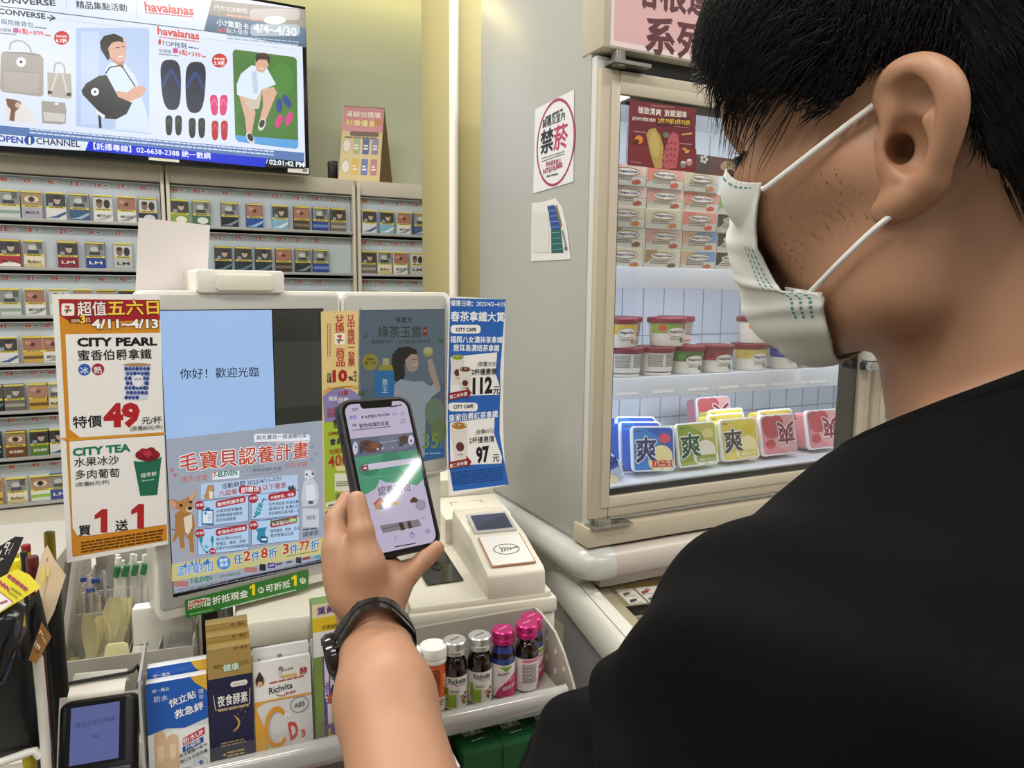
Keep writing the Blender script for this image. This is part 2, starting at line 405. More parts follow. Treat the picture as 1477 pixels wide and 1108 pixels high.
cabinet(.050 * SB, .602 * SB, 'middle cigarette cabinet right of the seam below the television', 7, labs('M'))
cabinet(.608 * SB, 1.17 * SB, 'right cigarette cabinet beside the yellow column', 7, labs('R'))

# ---- packs: a health warning picture between yellow bands over the coloured lower half
PW, PH, PD = .055, .084, .018
def pack_mesh(pic, low, acc, word, style):
    d = MB(); d.box((-PW / 2, 0, 0), (PW / 2, PD, PH), mat(low, .4), .0012)
    P = Print((0, -.0001, 0), eps=.00025); P.mb = d; P.uv(); w = PW / 2 - .001
    P.rect(-w, PH * .40, w, PH - .001, '#e6d658'); P.rect(-w, PH * .475, w, PH * .93, {'face': '#3c3b3b', 'eye': '#a98a6a', 'skin': '#a87462', 'pair': '#cfd0cc', 'grey': '#8d918f'}[pic])
    if pic == 'face': P.ell(.004, PH * .71, .009, .013, '#c9b0a4').ell(.004, PH * .80, .011, .006, '#2a2626').rect(-.02, PH * .475, -.008, PH * .6, '#9aa3ab')
    if pic == 'eye': P.ell(0, PH * .69, .019, .010, '#e6d9c6').ell(0, PH * .69, .009, .009, '#5b4a34').ell(0, PH * .69, .004, .004, '#111111')
    if pic == 'skin': P.ell(0, PH * .69, .007, .006, '#5d2a26').ell(-.012, PH * .76, .009, .006, '#c59482')
    if pic == 'pair': P.ell(-.010, PH * .66, .009, .014, '#8f6a58').ell(.011, PH * .66, .009, .014, '#2e2725').ell(-.010, PH * .76, .009, .006, '#3a2a22')
    if pic == 'grey': P.rect(-.016, PH * .5, .014, PH * .62, '#3b3e40').ell(-.002, PH * .72, .012, .008, '#c8ccca').rect(.008, PH * .68, .022, PH * .9, '#5a5e60')
    P.rect(-w, PH * .90, w, PH * .93, '#6b601a'); P.fine((-.018, PH * .425), (.018, PH * .425), '#6b601a', -.003)
    if style == 'wave': P.poly([(-w, .004), (-.004, .010), (w, .026), (w, .018), (.004, .004)], acc)
    if style == 'arch': P.poly([(-w, .008), (0, .018), (w, .008), (w, .001), (-w, .001)], acc)
    if style == 'oval': P.ell(.004, .017, .017, .011, acc)
    if style == 'band': P.rect(-w, .012, w, .022, acc)
    if word: P.text(word, (-.018, .013), (.018, .013), '#f4f2ea' if low[1] < '9' else '#333333', h=-.009, bold=.02)
    return d
KINDS = [('grey', '#d9ddd8', '#8fa89a', '', 'band', 'white and grey-green'), ('eye', '#b9b6c6', '#8d88a0', 'MEVIUS', '', 'pale lilac'), ('face', '#e9eaec', '#3f5f92', '', 'wave', 'white with blue wave'),
 ('grey', '#46628c', '#a9bccf', '', 'wave', 'steel blue'), ('pair', '#eff0ee', '#b9bdc0', 'MEVIUS', 'wave', 'plain white'), ('skin', '#f0f0ea', '#9aa0a4', 'MEVIUS', 'wave', 'cream white'), ('pair', '#303648', '#d8dadf', '', 'oval', 'charcoal with white oval'),
 ('face', '#8fae3a', '#f0f2e2', '', 'oval', 'lime green with white oval'), ('grey', '#4e7a55', '#e8eee6', '', 'oval', 'dark green with white oval'), ('grey', '#20242e', '#7f93a8', '', 'wave', 'black with silver wave'), ('skin', '#2c55a4', '#9cc0e6', '', 'wave', 'bright blue'),
 ('face', '#8cc0e0', '#e8f4fa', '', 'wave', 'sky blue'), ('skin', '#3d3430', '#7d6a58', '', 'band', 'dark brown'), ('grey', '#2e4b9a', '#6f8acb', '', 'band', 'royal blue'), ('face', '#77736c', '#a9a49a', '', 'band', 'warm grey'),
 ('face', '#b3343a', '#f3eeea', 'Marlboro', 'arch', 'white and red'), ('grey', '#efe7cf', '#d3bf86', 'Marlboro', 'arch', 'white and gold'), ('face', '#8c2436', '#f0e0e0', 'LM', '', 'wine red'), ('grey', '#27489a', '#eeeeee', 'LM', '', 'deep blue'), ('pair', '#c3c6c8', '#eeeeee', 'LM', '', 'silver grey'),
 ('face', '#1f2f3c', '#5c7a80', '', 'wave', 'dark teal'), ('eye', '#7a4a22', '#a4713a', 'BOHEM', '', 'chestnut brown'), ('face', '#5d8a34', '#8fb653', 'BOHEM', '', 'leaf green'), ('eye', '#e9efdc', '#8fc24a', '', 'band', 'white and lime'), ('skin', '#d9b04a', '#6f5520', '', 'band', 'golden')]
PROTO = {}
ORD = ['leftmost', 'second', 'third', 'fourth', 'fifth', 'sixth', 'seventh', 'eighth']
ROWN = ['top', 'second', 'third', 'fourth', 'fifth', 'sixth', 'bottom']
PLAN = {'L': [[0, 0, 1, 2, 3, 4, 5, 6], [15, 15, 16, 17, 18, 19], [16, 0, 5, 4, 23, 1, 11], [4, 2, 24, 5], [20, 14, 24, 16], [20, 21, 22, 2], [24, 16, 23, 18]],
 'M': [[7, 8, 9, 10, 11, 12, 13, 14], [20, 20, 20, 12, 9, 13], [9, 3, 13], [], [], [], []],
 'R': [[2, 11, 5, 3, 10, 24], [14, 16, 5, 19, 4, 20], [12, 4, 23, 3, 5, 14], [], [], [], []]}
CN = {'L': 'left', 'M': 'middle', 'R': 'right'}
for c in 'LMR':
    for i in range(7):
        zt_, zb_ = row_z(i)
        for k, x in enumerate(XS[c][i]):
            kd = PLAN[c][i][k]
            lab = '%s cigarette pack, %s in %s row of the %s cabinet' % (KINDS[kd][5], ORD[k], ROWN[i], CN[c])
            if kd not in PROTO:
                o = pack_mesh(*KINDS[kd][:5]).obj('cigarette_pack', lab, 'cigarette pack', base=(0, 0, 0), group='cigarette packs in the drawers'); PROTO[kd] = o
            else:
                o = PROTO[kd].copy(); COL.objects.link(o); o['label'] = lab
            o.location = (x, YC + .001, zb_ + .0041)

# ================================================================ television
YT = 2.67
tx0, tx1, tz0, tz1 = -.47, .512, 1.885, 2.437
t = thing('television', 'large black television showing a blue shop channel advert above the cigarette cabinets', 'television', ((tx0 + tx1) / 2, YT, tz0))
b = MB(); b.box((tx0, YT, tz0), (tx1, YT + .035, tz1), mat('#0c0d12', .25), .003); b.box((tx0 + .15, YT + .034, tz0 + .1), (tx1 - .15, YT + .07, tz1 - .08), mat('#111214', .5), .006)
b.part('bezel', t)
b = MB(); b.tube([(.02, YT + .07, 2.16), (.02, 3.015, 2.16)], .03, mat('#222326', .4)); b.box((-.13, 2.98, 2.02), (.17, 3.019, 2.3), mat('#222326', .4)); b.part('wall_bracket', t)
P = Print((0, YT - .0004, 0), emit=.92, rough=.2, eps=.0003, coat=.0)
sx0, sx1, szb, szt = tx0 + .012, tx1 - .014, tz0 + .026, tz1 - .010
P.uv().rect(sx0, szb, sx1, szt, '#dde6f6')
P.z(0, 0, 3.2822)
P.poly([(1005, 0), (1000, 5), (985, 70), (1447, 135), (1447, 45)], '#8d8378').poly([(985, 70), (1447, 133), (1447, 225), (965, 145)], '#4f6b88')
P.line([(-60, 22), (965, 146), (1447, 214)], 5, '#39536f').line([(315, -10), (315, 40)], 3, '#b5c0cc').line([(648, -10), (648, 85)], 3, '#b5c0cc')
P.text('CONVERSE', (-40, 12), (264, 28), '#1a1d28', h=26, bold=.03).text('精品集點活動', (362, 36), (602, 52), '#1b1b22', bold=.025)
P.text('havaianas', (686, 50), (918, 72), '#d8402f', bold=.03).fine((688, 62), (915, 84), '#cf6a60', 6)
P.text('門市兌換期間', (1016, 46), (1170, 64), '#d9d4cc', bold=.01).rrect(1182, 42, 1420, 96, 20, '#b6aea6').ell(1300, 96, 52, 20, '#f4f1ec').fine((1072, 76), (1240, 96), '#e0a090', 9)
P.text('小7集點卡', (1026, 118), (1178, 142), '#eef2f6', bold=.02).rrect(1184, 116, 1420, 172, 20, '#a9b7c4').text('4/4~4/30', (1200, 152), (1405, 172), '#eef2f6', bold=.02).text('加碼', (1026, 150), (1068, 156), '#e0564a', bold=.02).text('點大優惠', (1072, 156), (1176, 166), '#dfe6ee').fine((1075, 172), (1420, 205), '#9fb3c6', 7, 2)
P.text('CONVERSE', (-8, 64), (216, 90), '#15171f', h=26, bold=.035).line([(222, 84), (262, 88)], 6, '#15171f').line([(238, 72), (262, 87), (234, 98)], 6, '#15171f')
P.line([(278, 92), (640, 134)], 2, '#b9c4d2').line([(955, 182), (1410, 238)], 2, '#b9c4d2')
P.text('兩用後背包', (6, 112), (160, 130), '#30435c', bold=.01).fine((166, 132), (220, 138), '#5a6a7c', 6)
P.text('加價購', (-6, 146), (54, 152), '#3c4656').rrect(62, 132, 88, 156, 6, '#c64a9c').text('6點+899', (90, 158), (206, 170), '#d8392f', bold=.025).fine((212, 170), (246, 174), '#d86a60', 7).fine((0, 160), (80, 166), '#6d7a88', 5)
for x, y, s1 in ((292, 180, '6.7折'), (1039, 287, '5.9折')):
    P.ell(x, y, 36, 33, '#c8261f').text('點數搶購', (x - 25, y - 4), (x + 25, y - 2), '#ffffff', bold=.01).text(s1, (x - 25, y + 20), (x + 26, y + 22), '#ffffff', bold=.03)
# bags
P.line([(45, 236), (50, 205), (78, 192), (110, 196), (140, 222), (148, 246)], 9, '#b7aea4').poly([(4, 262), (14, 244), (150, 248), (190, 258), (206, 280), (206, 450), (190, 458), (12, 436), (0, 420)], '#aaa29a').poly([(20, 336), (186, 346), (184, 440), (20, 430)], '#b4aca4').ell(100, 294, 23, 23, '#f0efee').ell(100, 294, 7, 7, '#22252c').line([(30, 246), (185, 262)], 3, '#7b746c').line([(20, 336), (186, 348)], 3, '#928b84')
P.line([(255, 340), (262, 302), (285, 295), (304, 312), (308, 346)], 8, '#b7b0a8').poly([(224, 342), (336, 350), (342, 460), (330, 468), (226, 456)], '#b9b1a6').line([(270, 350), (235, 455)], 8, '#d8d2ca').line([(296, 352), (322, 458)], 8, '#d8d2ca').rect(226, 430, 246, 446, '#3a3c40').rect(316, 440, 336, 456, '#3a3c40')
P.poly([(24, 470), (100, 474), (162, 560), (165, 584), (30, 574)], '#e3dfdc').poly([(28, 466), (72, 472), (100, 484), (92, 510), (72, 530), (68, 575), (44, 570), (52, 520), (34, 500)], '#7a5a48').ell(84, 498, 12, 14, '#d9b49c')
P.poly([(196, 478), (308, 486), (314, 520), (312, 584), (290, 590), (200, 584)], '#a9a19a').poly([(204, 530), (310, 540), (306, 578), (210, 572)], '#cfcac4').ell(268, 492, 9, 6, '#f0efee')
# young man with a black bag
P.rrect(360, 132, 706, 600, 12, '#b7cbee').poly([(360, 560), (360, 580), (372, 600), (706, 636), (718, 636), (706, 590)], '#b7cbee').rect(385, 150, 470, 590, '#c6d6f4')
P.poly([(497, 330), (520, 300), (590, 300), (640, 360), (660, 420), (690, 520), (718, 632), (530, 612), (530, 480)], '#d6e5fa').poly([(532, 470), (560, 480), (545, 612), (530, 608)], '#b9cbe8')
P.poly([(508, 270), (545, 300), (585, 330), (590, 270)], '#c48c74').poly([(488, 200), (590, 180), (600, 230), (590, 290), (560, 296), (512, 268)], '#dcae98').poly([(473, 200), (492, 172), (540, 160), (580, 178), (586, 204), (560, 196), (530, 204), (512, 230), (522, 276), (510, 288), (478, 236)], '#15130f').line([(548, 228), (566, 226)], 4, '#3c2a22').line([(576, 224), (590, 222)], 4, '#3c2a22').line([(558, 272), (580, 266)], 4, '#f4ece8')
P.poly([(548, 430), (600, 440), (640, 410), (680, 408), (692, 430), (668, 460), (600, 488), (560, 480)], '#dca890')
P.line([(500, 350), (520, 320), (575, 310), (640, 410)], 6, '#2a2c30').poly([(386, 430), (408, 396), (470, 360), (505, 356), (560, 460), (626, 488), (600, 540), (550, 566), (500, 562), (440, 500), (392, 450)], '#26272a').ell(450, 436, 19, 19, '#e9ecf0').ell(450, 436, 6, 6, '#2a3a6a').line([(470, 530), (476, 608)], 12, '#1d1e20').poly([(455, 520), (500, 550), (490, 562), (456, 536)], '#e6ebf2')
# sandals
P.text('havaianas', (746, 162), (944, 188), '#d8402f', bold=.03).fine((752, 178), (942, 200), '#cf6a60', 5).rrect(750, 186, 762, 212, 3, '#cf3a30').text('TOP拖鞋', (766, 214), (886, 230), '#2c3c52', bold=.01).fine((892, 226), (940, 234), '#5a6a7c', 6)
P.text('加價購', (752, 244), (810, 254), '#3c4656').rrect(818, 228, 842, 252, 6, '#c64a9c').text('6點+399', (846, 256), (950, 272), '#d8392f', bold=.025).fine((955, 270), (986, 276), '#d86a60', 7).fine((752, 258), (846, 268), '#6d7a88', 5)
def sandal(x, y, w, h, c, c2, sk=0):
    pts = []
    for i in range(24):
        q = 2 * math.pi * i / 24; yy = math.sin(q); ww = (.50 - .07 * yy) * (1 - .10 * math.cos(2 * q)); pts.append((x + w * ww * math.copysign(abs(math.cos(q)) ** .75, math.cos(q)) + sk * yy, y + h / 2 * math.copysign(abs(yy) ** .85, yy)))
    P.poly(pts, c); P.line([(x - w * .40, y + h * .02), (x - w * .18, y - h * .16), (x, y - h * .30), (x + w * .18, y - h * .16), (x + w * .40, y + h * .04)], w * .14, c2)
sandal(810, 402, 104, 240, '#20253e', '#27407a', 6); sandal(925, 414, 104, 244, '#1d2238', '#27407a', -4)
for x in (1014, 1058): sandal(x, 498, 40, 98, '#d93a76', '#f07aa6', 3 if x < 1030 else -3)
for x in (800, 845): sandal(x, 594, 36, 96, '#2c2f30', '#4a4f50')
for x in (910, 955): sandal(x, 606, 36, 96, '#2a2d2a', '#454a45')
for x in (1018, 1062): sandal(x, 618, 36, 94, '#b62b33', '#d85a60')
# man sitting on grass
P.poly([(1101, 248), (1112, 234), (1392, 270), (1405, 284), (1412, 694), (1400, 706), (1128, 672), (1114, 655)], '#477a32').poly([(1113, 640), (1412, 664), (1412, 694), (1400, 706), (1128, 672), (1114, 655)], '#5aa2dc').ell(1330, 380, 60, 80, '#4f8638').ell(1180, 560, 50, 60, '#3f7030')
P.poly([(1128, 440), (1180, 470), (1210, 530), (1190, 640), (1168, 640), (1160, 560)], '#d9ab92').poly([(1240, 420), (1296, 412), (1310, 440), (1262, 560), (1236, 600), (1224, 590), (1246, 500)], '#d9ab92').poly([(1130, 420), (1240, 440), (1225, 515), (1180, 520)], '#cdbfae').poly([(1120, 400), (1140, 350), (1190, 310), (1262, 320), (1306, 400), (1240, 425), (1210, 474), (1122, 450)], '#dce9f4').poly([(1190, 340), (1215, 338), (1222, 440), (1200, 450)], '#bcd0e2').poly([(1206, 290), (1220, 262), (1266, 264), (1272, 310), (1244, 346), (1214, 336)], '#d8aa92').poly([(1208, 300), (1212, 258), (1250, 250), (1280, 272), (1272, 308), (1262, 284), (1226, 282)], '#3a261c').line([(1226, 324), (1248, 326)], 4, '#f4ece6').poly([(1240, 420), (1300, 428), (1316, 440), (1290, 446), (1238, 440)], '#d9ab92')
for x, y, r_ in ((1185, 655, -30), (1240, 590, 20)): P.ell(x, y, 16, 30, '#ded6d0', r_).ell(x, y - 4, 12, 20, '#2a2a30', r_)
for x, y, r_, c in ((1322, 500, 0, '#24408c'), (1358, 480, -30, '#24408c'), (1320, 574, 20, '#d43a80'), (1368, 562, 20, '#d43a80')): P.ell(x, y, 15, 34, c, r_)
# bottom band
P.poly([(-90, 586), (1440, 724), (1440, 768), (-90, 640)], '#5a7ab2').fine((140, 615), (1300, 722), '#cdd9ec', 7, 2, 2.2)
P.poly([(-60, 630), (420, 672), (404, 714), (-60, 686)], '#dfe6f4').text('OPEN', (-10, 668), (110, 680), '#1f3f9c', h=30, bold=.03).ell(140, 664, 25, 23, '#1d4f9c').rect(136, 650, 146, 684, '#f0f4fa').text('CHANNEL', (172, 682), (380, 697), '#27304e', h=30, bold=.02)
P.poly([(420, 670), (1266, 750), (1254, 792), (404, 713)], '#0b2bd0').text('【託播專線】02-6638-2388 統一數網', (444, 704), (996, 752), '#eef3ff', bold=.025)
P.poly([(1270, 750), (1441, 766), (1441, 800), (1256, 792)], '#05060c').text('02:01:42 PM', (1274, 778), (1440, 792), '#e6f0ff', h=24, bold=.03)
P.mb.part('screen', t)
P = Print((0, YT - .0006, 0)); P.z(0, 0, 3.2822); P.quad((704, 744), (848, 757), (848, 770), (704, 757), '#e4e0d6'); P.mb.part('sticker', t)
P = Print((0, YT - .0006, 0)); P.z(0, 0, 3.2822).quad((1362, 788), (1462, 797), (1462, 824), (1362, 815), '#e8e4de').rect(1432, 798, 1454, 814, '#8a8680'); P.mb.part('sticker', t)

# ================================================================ tent card and small box on the right cabinet
zt = sz(1.841)
YK = 2.80
P = Print((0, YK, 0), rough=.4); q = R3('X', 0)
def tent(px, py, dy=0): return onY(px, py, YK)
BL, BR_, TL, TR = (tent(*p) for p in ((488, 263), (535, 266), (502, 155), (549, 141)))
BL[2] = BR_[2] = zt + .001
ang = math.radians(9)
t = thing('tent_card', 'tall folded advert card with pink top standing on the right cigarette cabinet', 'advert card', ((BL[0] + BR_[0]) / 2, YK, zt))
w_ = BR_[0] - BL[0]; h_ = .285; lean = .09
O = np.array([BL[0], YK, zt + .001]); EX = np.array([math.cos(math.radians(-14)), math.sin(math.radians(-14)), 0]); EX *= 1
EYv = np.array([.13, .16, 1.0]); EYv /= np.linalg.norm(EYv)
P = Print(O, EX, EYv, rough=.4); P.uv(); W2 = .150
P.sheet([(0, 0), (W2, 0), (W2, h_), (0, h_)], '#d9c58c', .002)
P.rect(.001, h_ * .66, W2 - .001, h_ - .001, '#d68a98').text('滿額加價購', (.01, h_ * .86), (W2 - .012, h_ * .86), '#f6ead8', bold=.03, ol='#b8484e').text('好康優惠', (.012, h_ * .74), (W2 - .03, h_ * .74), '#f4e6a0', bold=.03, ol='#b8484e').ell(W2 * .86, h_ * .80, .014, .012, '#c98a4a').rrect(.03, h_ * .60, W2 - .015, h_ * .665, .006, '#6a4a2e').fine((.012, h_ * .57), (W2 - .02, h_ * .57), '#6b5030', -.006)
for r_, (y, cols) in enumerate(((.36, ['#e9e4d8', '#9dae84', '#41549c', '#8d7ca8']), (.08, ['#e9e4d8', '#d9b23c', '#5b72b4', '#c0788c']))):
    for k, c in enumerate(cols):
        x = .022 + k * .034
        if k == 0: P.ell(x, h_ * y + .03, .016, .026, c).ring(x, h_ * y + .03, .016, .026, .002, '#a88a58')
        else: P.rrect(x - .011, h_ * y, x + .013, h_ * y + .062, .004, c).fine((x - .007, h_ * y + .03), (x + .009, h_ * y + .03), '#f2eee4', -.006, 2)
P.mb.part('front_panel', t)
b = MB(); tr = O + EX * W2 + EYv * h_; tl = O + EYv * h_
bk = [O + EX * W2 + np.array([.105, .17, 0]), O + np.array([.105, .17, 0])]
N_ = np.array([.002, .002, 0])
V = [O + EX * W2, O, tl, tr, bk[0], bk[1]]
b.add([tr, tl, bk[1], bk[0], tr - N_, tl - N_, bk[1] - N_, bk[0] - N_], [(0, 1, 2, 3), (7, 6, 5, 4), (0, 3, 7, 4), (1, 5, 6, 2), (3, 2, 6, 7)], mat('#b29a78', .7)); b.part('rear_panel', t)
b = MB(); b.add([tr - EX * .0002 - N_, O + EX * (W2 - .0002), bk[0] - N_], [(0, 1, 2), (2, 1, 0)], mat('#a58c6c', .7)); b.part('side_gusset', t)
p = onY(482, 258, 2.84); b = MB(); b.box((p[0] - .018, 2.83, zt), (p[0] + .012, 2.87, zt + .075), mat('#1a1a1c', .4), .003); b.box((p[0] - .018, 2.828, zt + .06), (p[0] + .012, 2.83, zt + .066), mat('#4a4a4c', .3)); b.obj('pen_pot', 'small black pot standing behind the tent card on the cabinet top', 'pot')
# ================================================================ checkout: the two customer displays (frame M)
WHT = mat('#e6e4da', .35, noise=.015, nscale=30); GREYB = mat('#bab9b4', .4); CREAM = mat('#e4dfd0', .4, noise=.02, nscale=25)
o1 = rz(-FR['M'], np.array([.078, .879, 1.321])); YM = o1[1]      # depth of the display faces in frame M
def mp(x, y, dy=0): return onY(x, y, YM + dy, 'M')
def panel(mb, x0, z0, x1, z1, r, y0, y1, mt):
    """Upright plate with rounded corners."""
    P = []
    for cx, cz, a in ((x1 - r, z0 + r, -90), (x1 - r, z1 - r, 0), (x0 + r, z1 - r, 90), (x0 + r, z0 + r, 180)):
        for i in range(6):
            q = math.radians(a + 18 * i); P.append((cx + r * math.cos(q), cz + r * math.sin(q)))
    mb.prism(P, (1, 0, 0), (0, 0, 1), (0, y1, 0), (0, y0 - y1, 0), mt, .0012)
A = mp(204, 419); B_ = mp(488, 422); Cc = mp(222, 895); D = mp(466, 447); Eb = mp(468, 814); SL = mp(232, 447); SBL = mp(247, 863)
X0, X1, Z1, Z0 = A[0] - .001, B_[0] + .002, A[2], Cc[2] - .004
t = thing('customer_display', 'tall white portrait customer display with greeting screen and pet adoption advert', 'display', ((X0 + X1) / 2, YM + .02, Z0), 'M')
b = MB(); panel(b, X0, Z0, X1, Z1, .007, YM + .001, YM + .042, WHT); panel(b, X0 + .003, Z0 + .012, X1 - .003, Z1 - .004, .005, YM - .0005, YM + .004, GREYB)
b.box((X0 + .03, YM + .04, Z0 + .05), (X1 - .03, YM + .075, Z1 - .03), WHT, .01); b.part('housing', t)
q1, q2 = mp(324, 905, .03), mp(304, 905, .036)
b = MB(); b.tube([(q1[0], q1[1], 1.001), (q1[0], q1[1], Z0 + .03)], .0105, mat('#b9b9b6', .25, metal=.8), 18)
b.tube([(q2[0], q2[1], 1.001), (q2[0], q2[1], Z0 + .03)], .0100, mat('#2a2a2a', .4), 14); b.part('stand_pole', t)
c0 = mp(283, 418); c1 = mp(408, 388)
b = MB(); panel(b, c0[0], Z1 - .002, c1[0], c0[2] + .022, .004, YM - .004, YM + .05, WHT); bx0, bx1 = mp(309, 400)[0], mp(391, 400)[0]
panel(b, bx0, Z1 + .0005, bx1, Z1 + .0185, .003, YM - .0075, YM - .003, CREAM); b.part('top_camera_bar', t)
# screen
P = Print((0, YM - .0007, 0), fr='M', emit=.80, rough=.1)
sx0, sx1, sz0, sz1 = SL[0] - .0025, D[0], SBL[2] + .0005, SL[2]
P.uv().rect(sx0, sz0, sx1, sz1, '#0a0a0c'); za = mp(237, 631)[2]
P.rect(sx0 + .0008, sz0 + .005, sx1 - .0032, za, '#9ea6b4')
xm = mp(393, 500)[0]; P.rect(sx0 + .0008, za - .002, xm, sz1 - .001, '#a3c3ee')
P.rect(xm + .0012, za - .004 + .004, sx1 - .001, sz1 - .001, '#32322c').rect(xm + .0012, za + .020, sx1 - .001, za + .098, '#3d3e38')
P.z(190, 380, 4.2613); P.text('你好！歡迎光臨', (296, 706), (780, 690), '#10141c', bold=.006)
P.z(220, 610, 3.8214)
P.rrect(558, 60, 866, 108, 14, '#e9eef6'); P.line([(572, 108), (858, 98)], 3, '#b8485a').text('給毛寶貝一個溫暖的家！', (572, 92), (858, 78), '#3a4256', bold=.012)
P.text('毛寶貝認養計畫', (150, 262), (856, 184), '#c04a2c', h=92, bold=.022, ol='#eef1f6', olw=.03)
def paw(x, y, c, s=1):
    P.ell(x, y, 7 * s, 6 * s, c)
    for dx, dy in ((-8, -7), (-3, -11), (4, -11), (9, -6)): P.ell(x + dx * s, y + dy * s, 3 * s, 3.6 * s, c)
for x, y, c in ((108, 264, '#b8605a'), (124, 292, '#b8605a'), (880, 134, '#8a93a6'), (900, 176, '#8a93a6'), (878, 204, '#8a93a6')): paw(x, y, c)
P.text('攜手送愛', (158, 326), (304, 312), '#b86a58', bold=.006).quad((330, 274), (478, 262), (478, 302), (330, 314), '#dfe9f6').text('7-ELEVEN', (334, 300), (466, 286), '#1f7a4e', h=28, bold=.035).text('7', (334, 300), (350, 298), '#d8482c', h=28, bold=.04)
P.text('×', (486, 282), (500, 281), '#8a8f9c').ring(530, 258, 14, 14, 4, '#8a8f9c').text('動物保護防疫處', (552, 272), (708, 258), '#596172', bold=.014).text('新北市政府', (552, 248), (612, 243), '#596172').line([(512, 290), (708, 268)], 2, '#596172').text('找到幸福', (726, 248), (852, 238), '#b86a58', bold=.006)
# dates, benefit boxes
P.quad((266, 336), (800, 284), (800, 372), (266, 420), '#b7cbe8').text('活動期間 2025/4/11-7/31', (380, 362), (708, 316), '#2c3a4e', bold=.015).text('凡認養', (366, 404), (466, 388), '#b04a34', bold=.018).rrect(474, 346, 596, 390, 16, '#b03038').text('即贈送', (488, 384), (588, 372), '#f2f4f8', bold=.02).text('以下優惠', (606, 370), (734, 354), '#b04a34', bold=.016)
P.poly([(300, 350), (310, 342), (338, 342), (342, 372), (334, 384), (340, 420), (296, 420), (284, 412)], '#b08a58').poly([(310, 372), (330, 380), (330, 418), (312, 418)], '#e4ddd2').poly([(284, 412), (276, 396), (296, 402)], '#b08a58').ell(322, 360, 12, 12, '#b98f5e').poly([(744, 360), (752, 344), (760, 352), (774, 340), (782, 362), (790, 352), (786, 372), (752, 374)], '#4a4a4e')
def benefit(x0, y0, x1, y1, dy, no, title, rows, tx, tw, tail=None):
    q = [(x0, y0), (x1, y0 - dy), (x1, y1 - dy), (x0, y1)]; P.poly(q, '#3d4f92'); P.poly([(x0 + 3, y0 + 3), (x1 - 3, y0 - dy + 3), (x1 - 3, y1 - dy - 3), (x0 + 3, y1 - 3)], '#b4d0ee')
    P.ell(x0 + 12, y0 + 22, 27, 25, '#a82c34').text('好禮' + no, (x0 - 8, y0 + 28), (x0 + 34, y0 + 23), '#f2f4f8', bold=.01)
    P.poly([(tx, y0 + 8), (tx + 6, y0 - 2), (tx + tw - 8, y0 - dy * .8 - 6), (tx + tw, y0 - dy * .8 + 4), (tx + tw, y0 - dy * .8 + 24), (tx + tw - 8, y0 - dy * .8 + 32), (tx + 8, y0 + 36), (tx, y0 + 28)], '#a82c34').text(title, (tx + 10, y0 + 26), (tx + tw - 10, y0 - dy * .8 + 24), '#f2f4f8', bold=.012)
    for k, r_ in enumerate(rows): wr = min(len(r_) * 18, x1 - tx - 6); P.text(r_, (tx + 2, y0 + 62 + k * 25), (tx + 2 + wr, y0 + 62 + k * 25 - dy * wr / (x1 - x0)), '#2c3a4e', h=17, bold=.012)
benefit(246, 432, 528, 575, 32, '1', '寵物照護存摺', ['AI寵物智慧醫療', '健康數據雲端管理', '預防保健管理'], 346, 164)
P.rect(268, 476, 334, 562, '#2d6a8e').rect(274, 484, 328, 552, '#dbe8f4').rrect(290, 464, 314, 482, 5, '#2d6a8e').rect(286, 486, 292, 506, '#2d8aa0').rect(279, 493, 299, 499, '#2d8aa0').fine((304, 504), (324, 502), '#6f8fb0', 3, 5, 3)
benefit(540, 394, 806, 535, 26, '2', '犬貓疫苗、結紮', ['狂犬病疫苗 終身免費', '基礎疫苗 免費1次', '寄生蟲預防投藥 免費一次'], 636, 152)
P.poly([(560, 500), (584, 440), (606, 450), (590, 506), (566, 512)], '#3a9aa8').line([(596, 446), (612, 414)], 6, '#2d6a8e').line([(602, 424), (626, 420)], 5, '#2d6a8e').line([(570, 510), (554, 520)], 8, '#22405e').line([(572, 480), (592, 488)], 3, '#dbe8f4').line([(578, 464), (598, 472)], 3, '#dbe8f4')
benefit(246, 586, 530, 728, 30, '3', '老殘病犬加碼贈', ['新北幣2000元', '營養品、輔具、尿補', '認養半年內相關醫療服務'], 346, 172)
P.line([(264, 630), (264, 668), (280, 700), (300, 712), (324, 690), (330, 640)], 5, '#2d8aa0').ell(264, 640, 10, 22, '#2d8aa0').ell(326, 640, 9, 20, '#2d8aa0').ell(296, 711, 7, 6, '#22405e').ell(328, 704, 19, 17, '#a82c34').text('限量', (316, 710), (342, 707), '#f2f4f8').rect(290, 668, 296, 694, '#3aaab0').rect(281, 678, 306, 684, '#3aaab0')
benefit(540, 540, 808, 674, 28, '4', '免費寵物食品', ['寵物罐頭、零食、用品', '寵物營養品任選'], 644, 150)
P.text('7-ELEVEN', (642, 556), (746, 544), '#1f7a4e', h=22, bold=.03).rrect(750, 522, 790, 544, 5, '#6fa832').text('獨家', (754, 541), (786, 538), '#f2f6e8').poly([(564, 582), (628, 570), (616, 600), (622, 640), (596, 660), (570, 640), (576, 604)], '#2f88a6').rrect(590, 624, 630, 658, 6, '#22405e').rect(596, 632, 624, 646, '#cfe0ee')
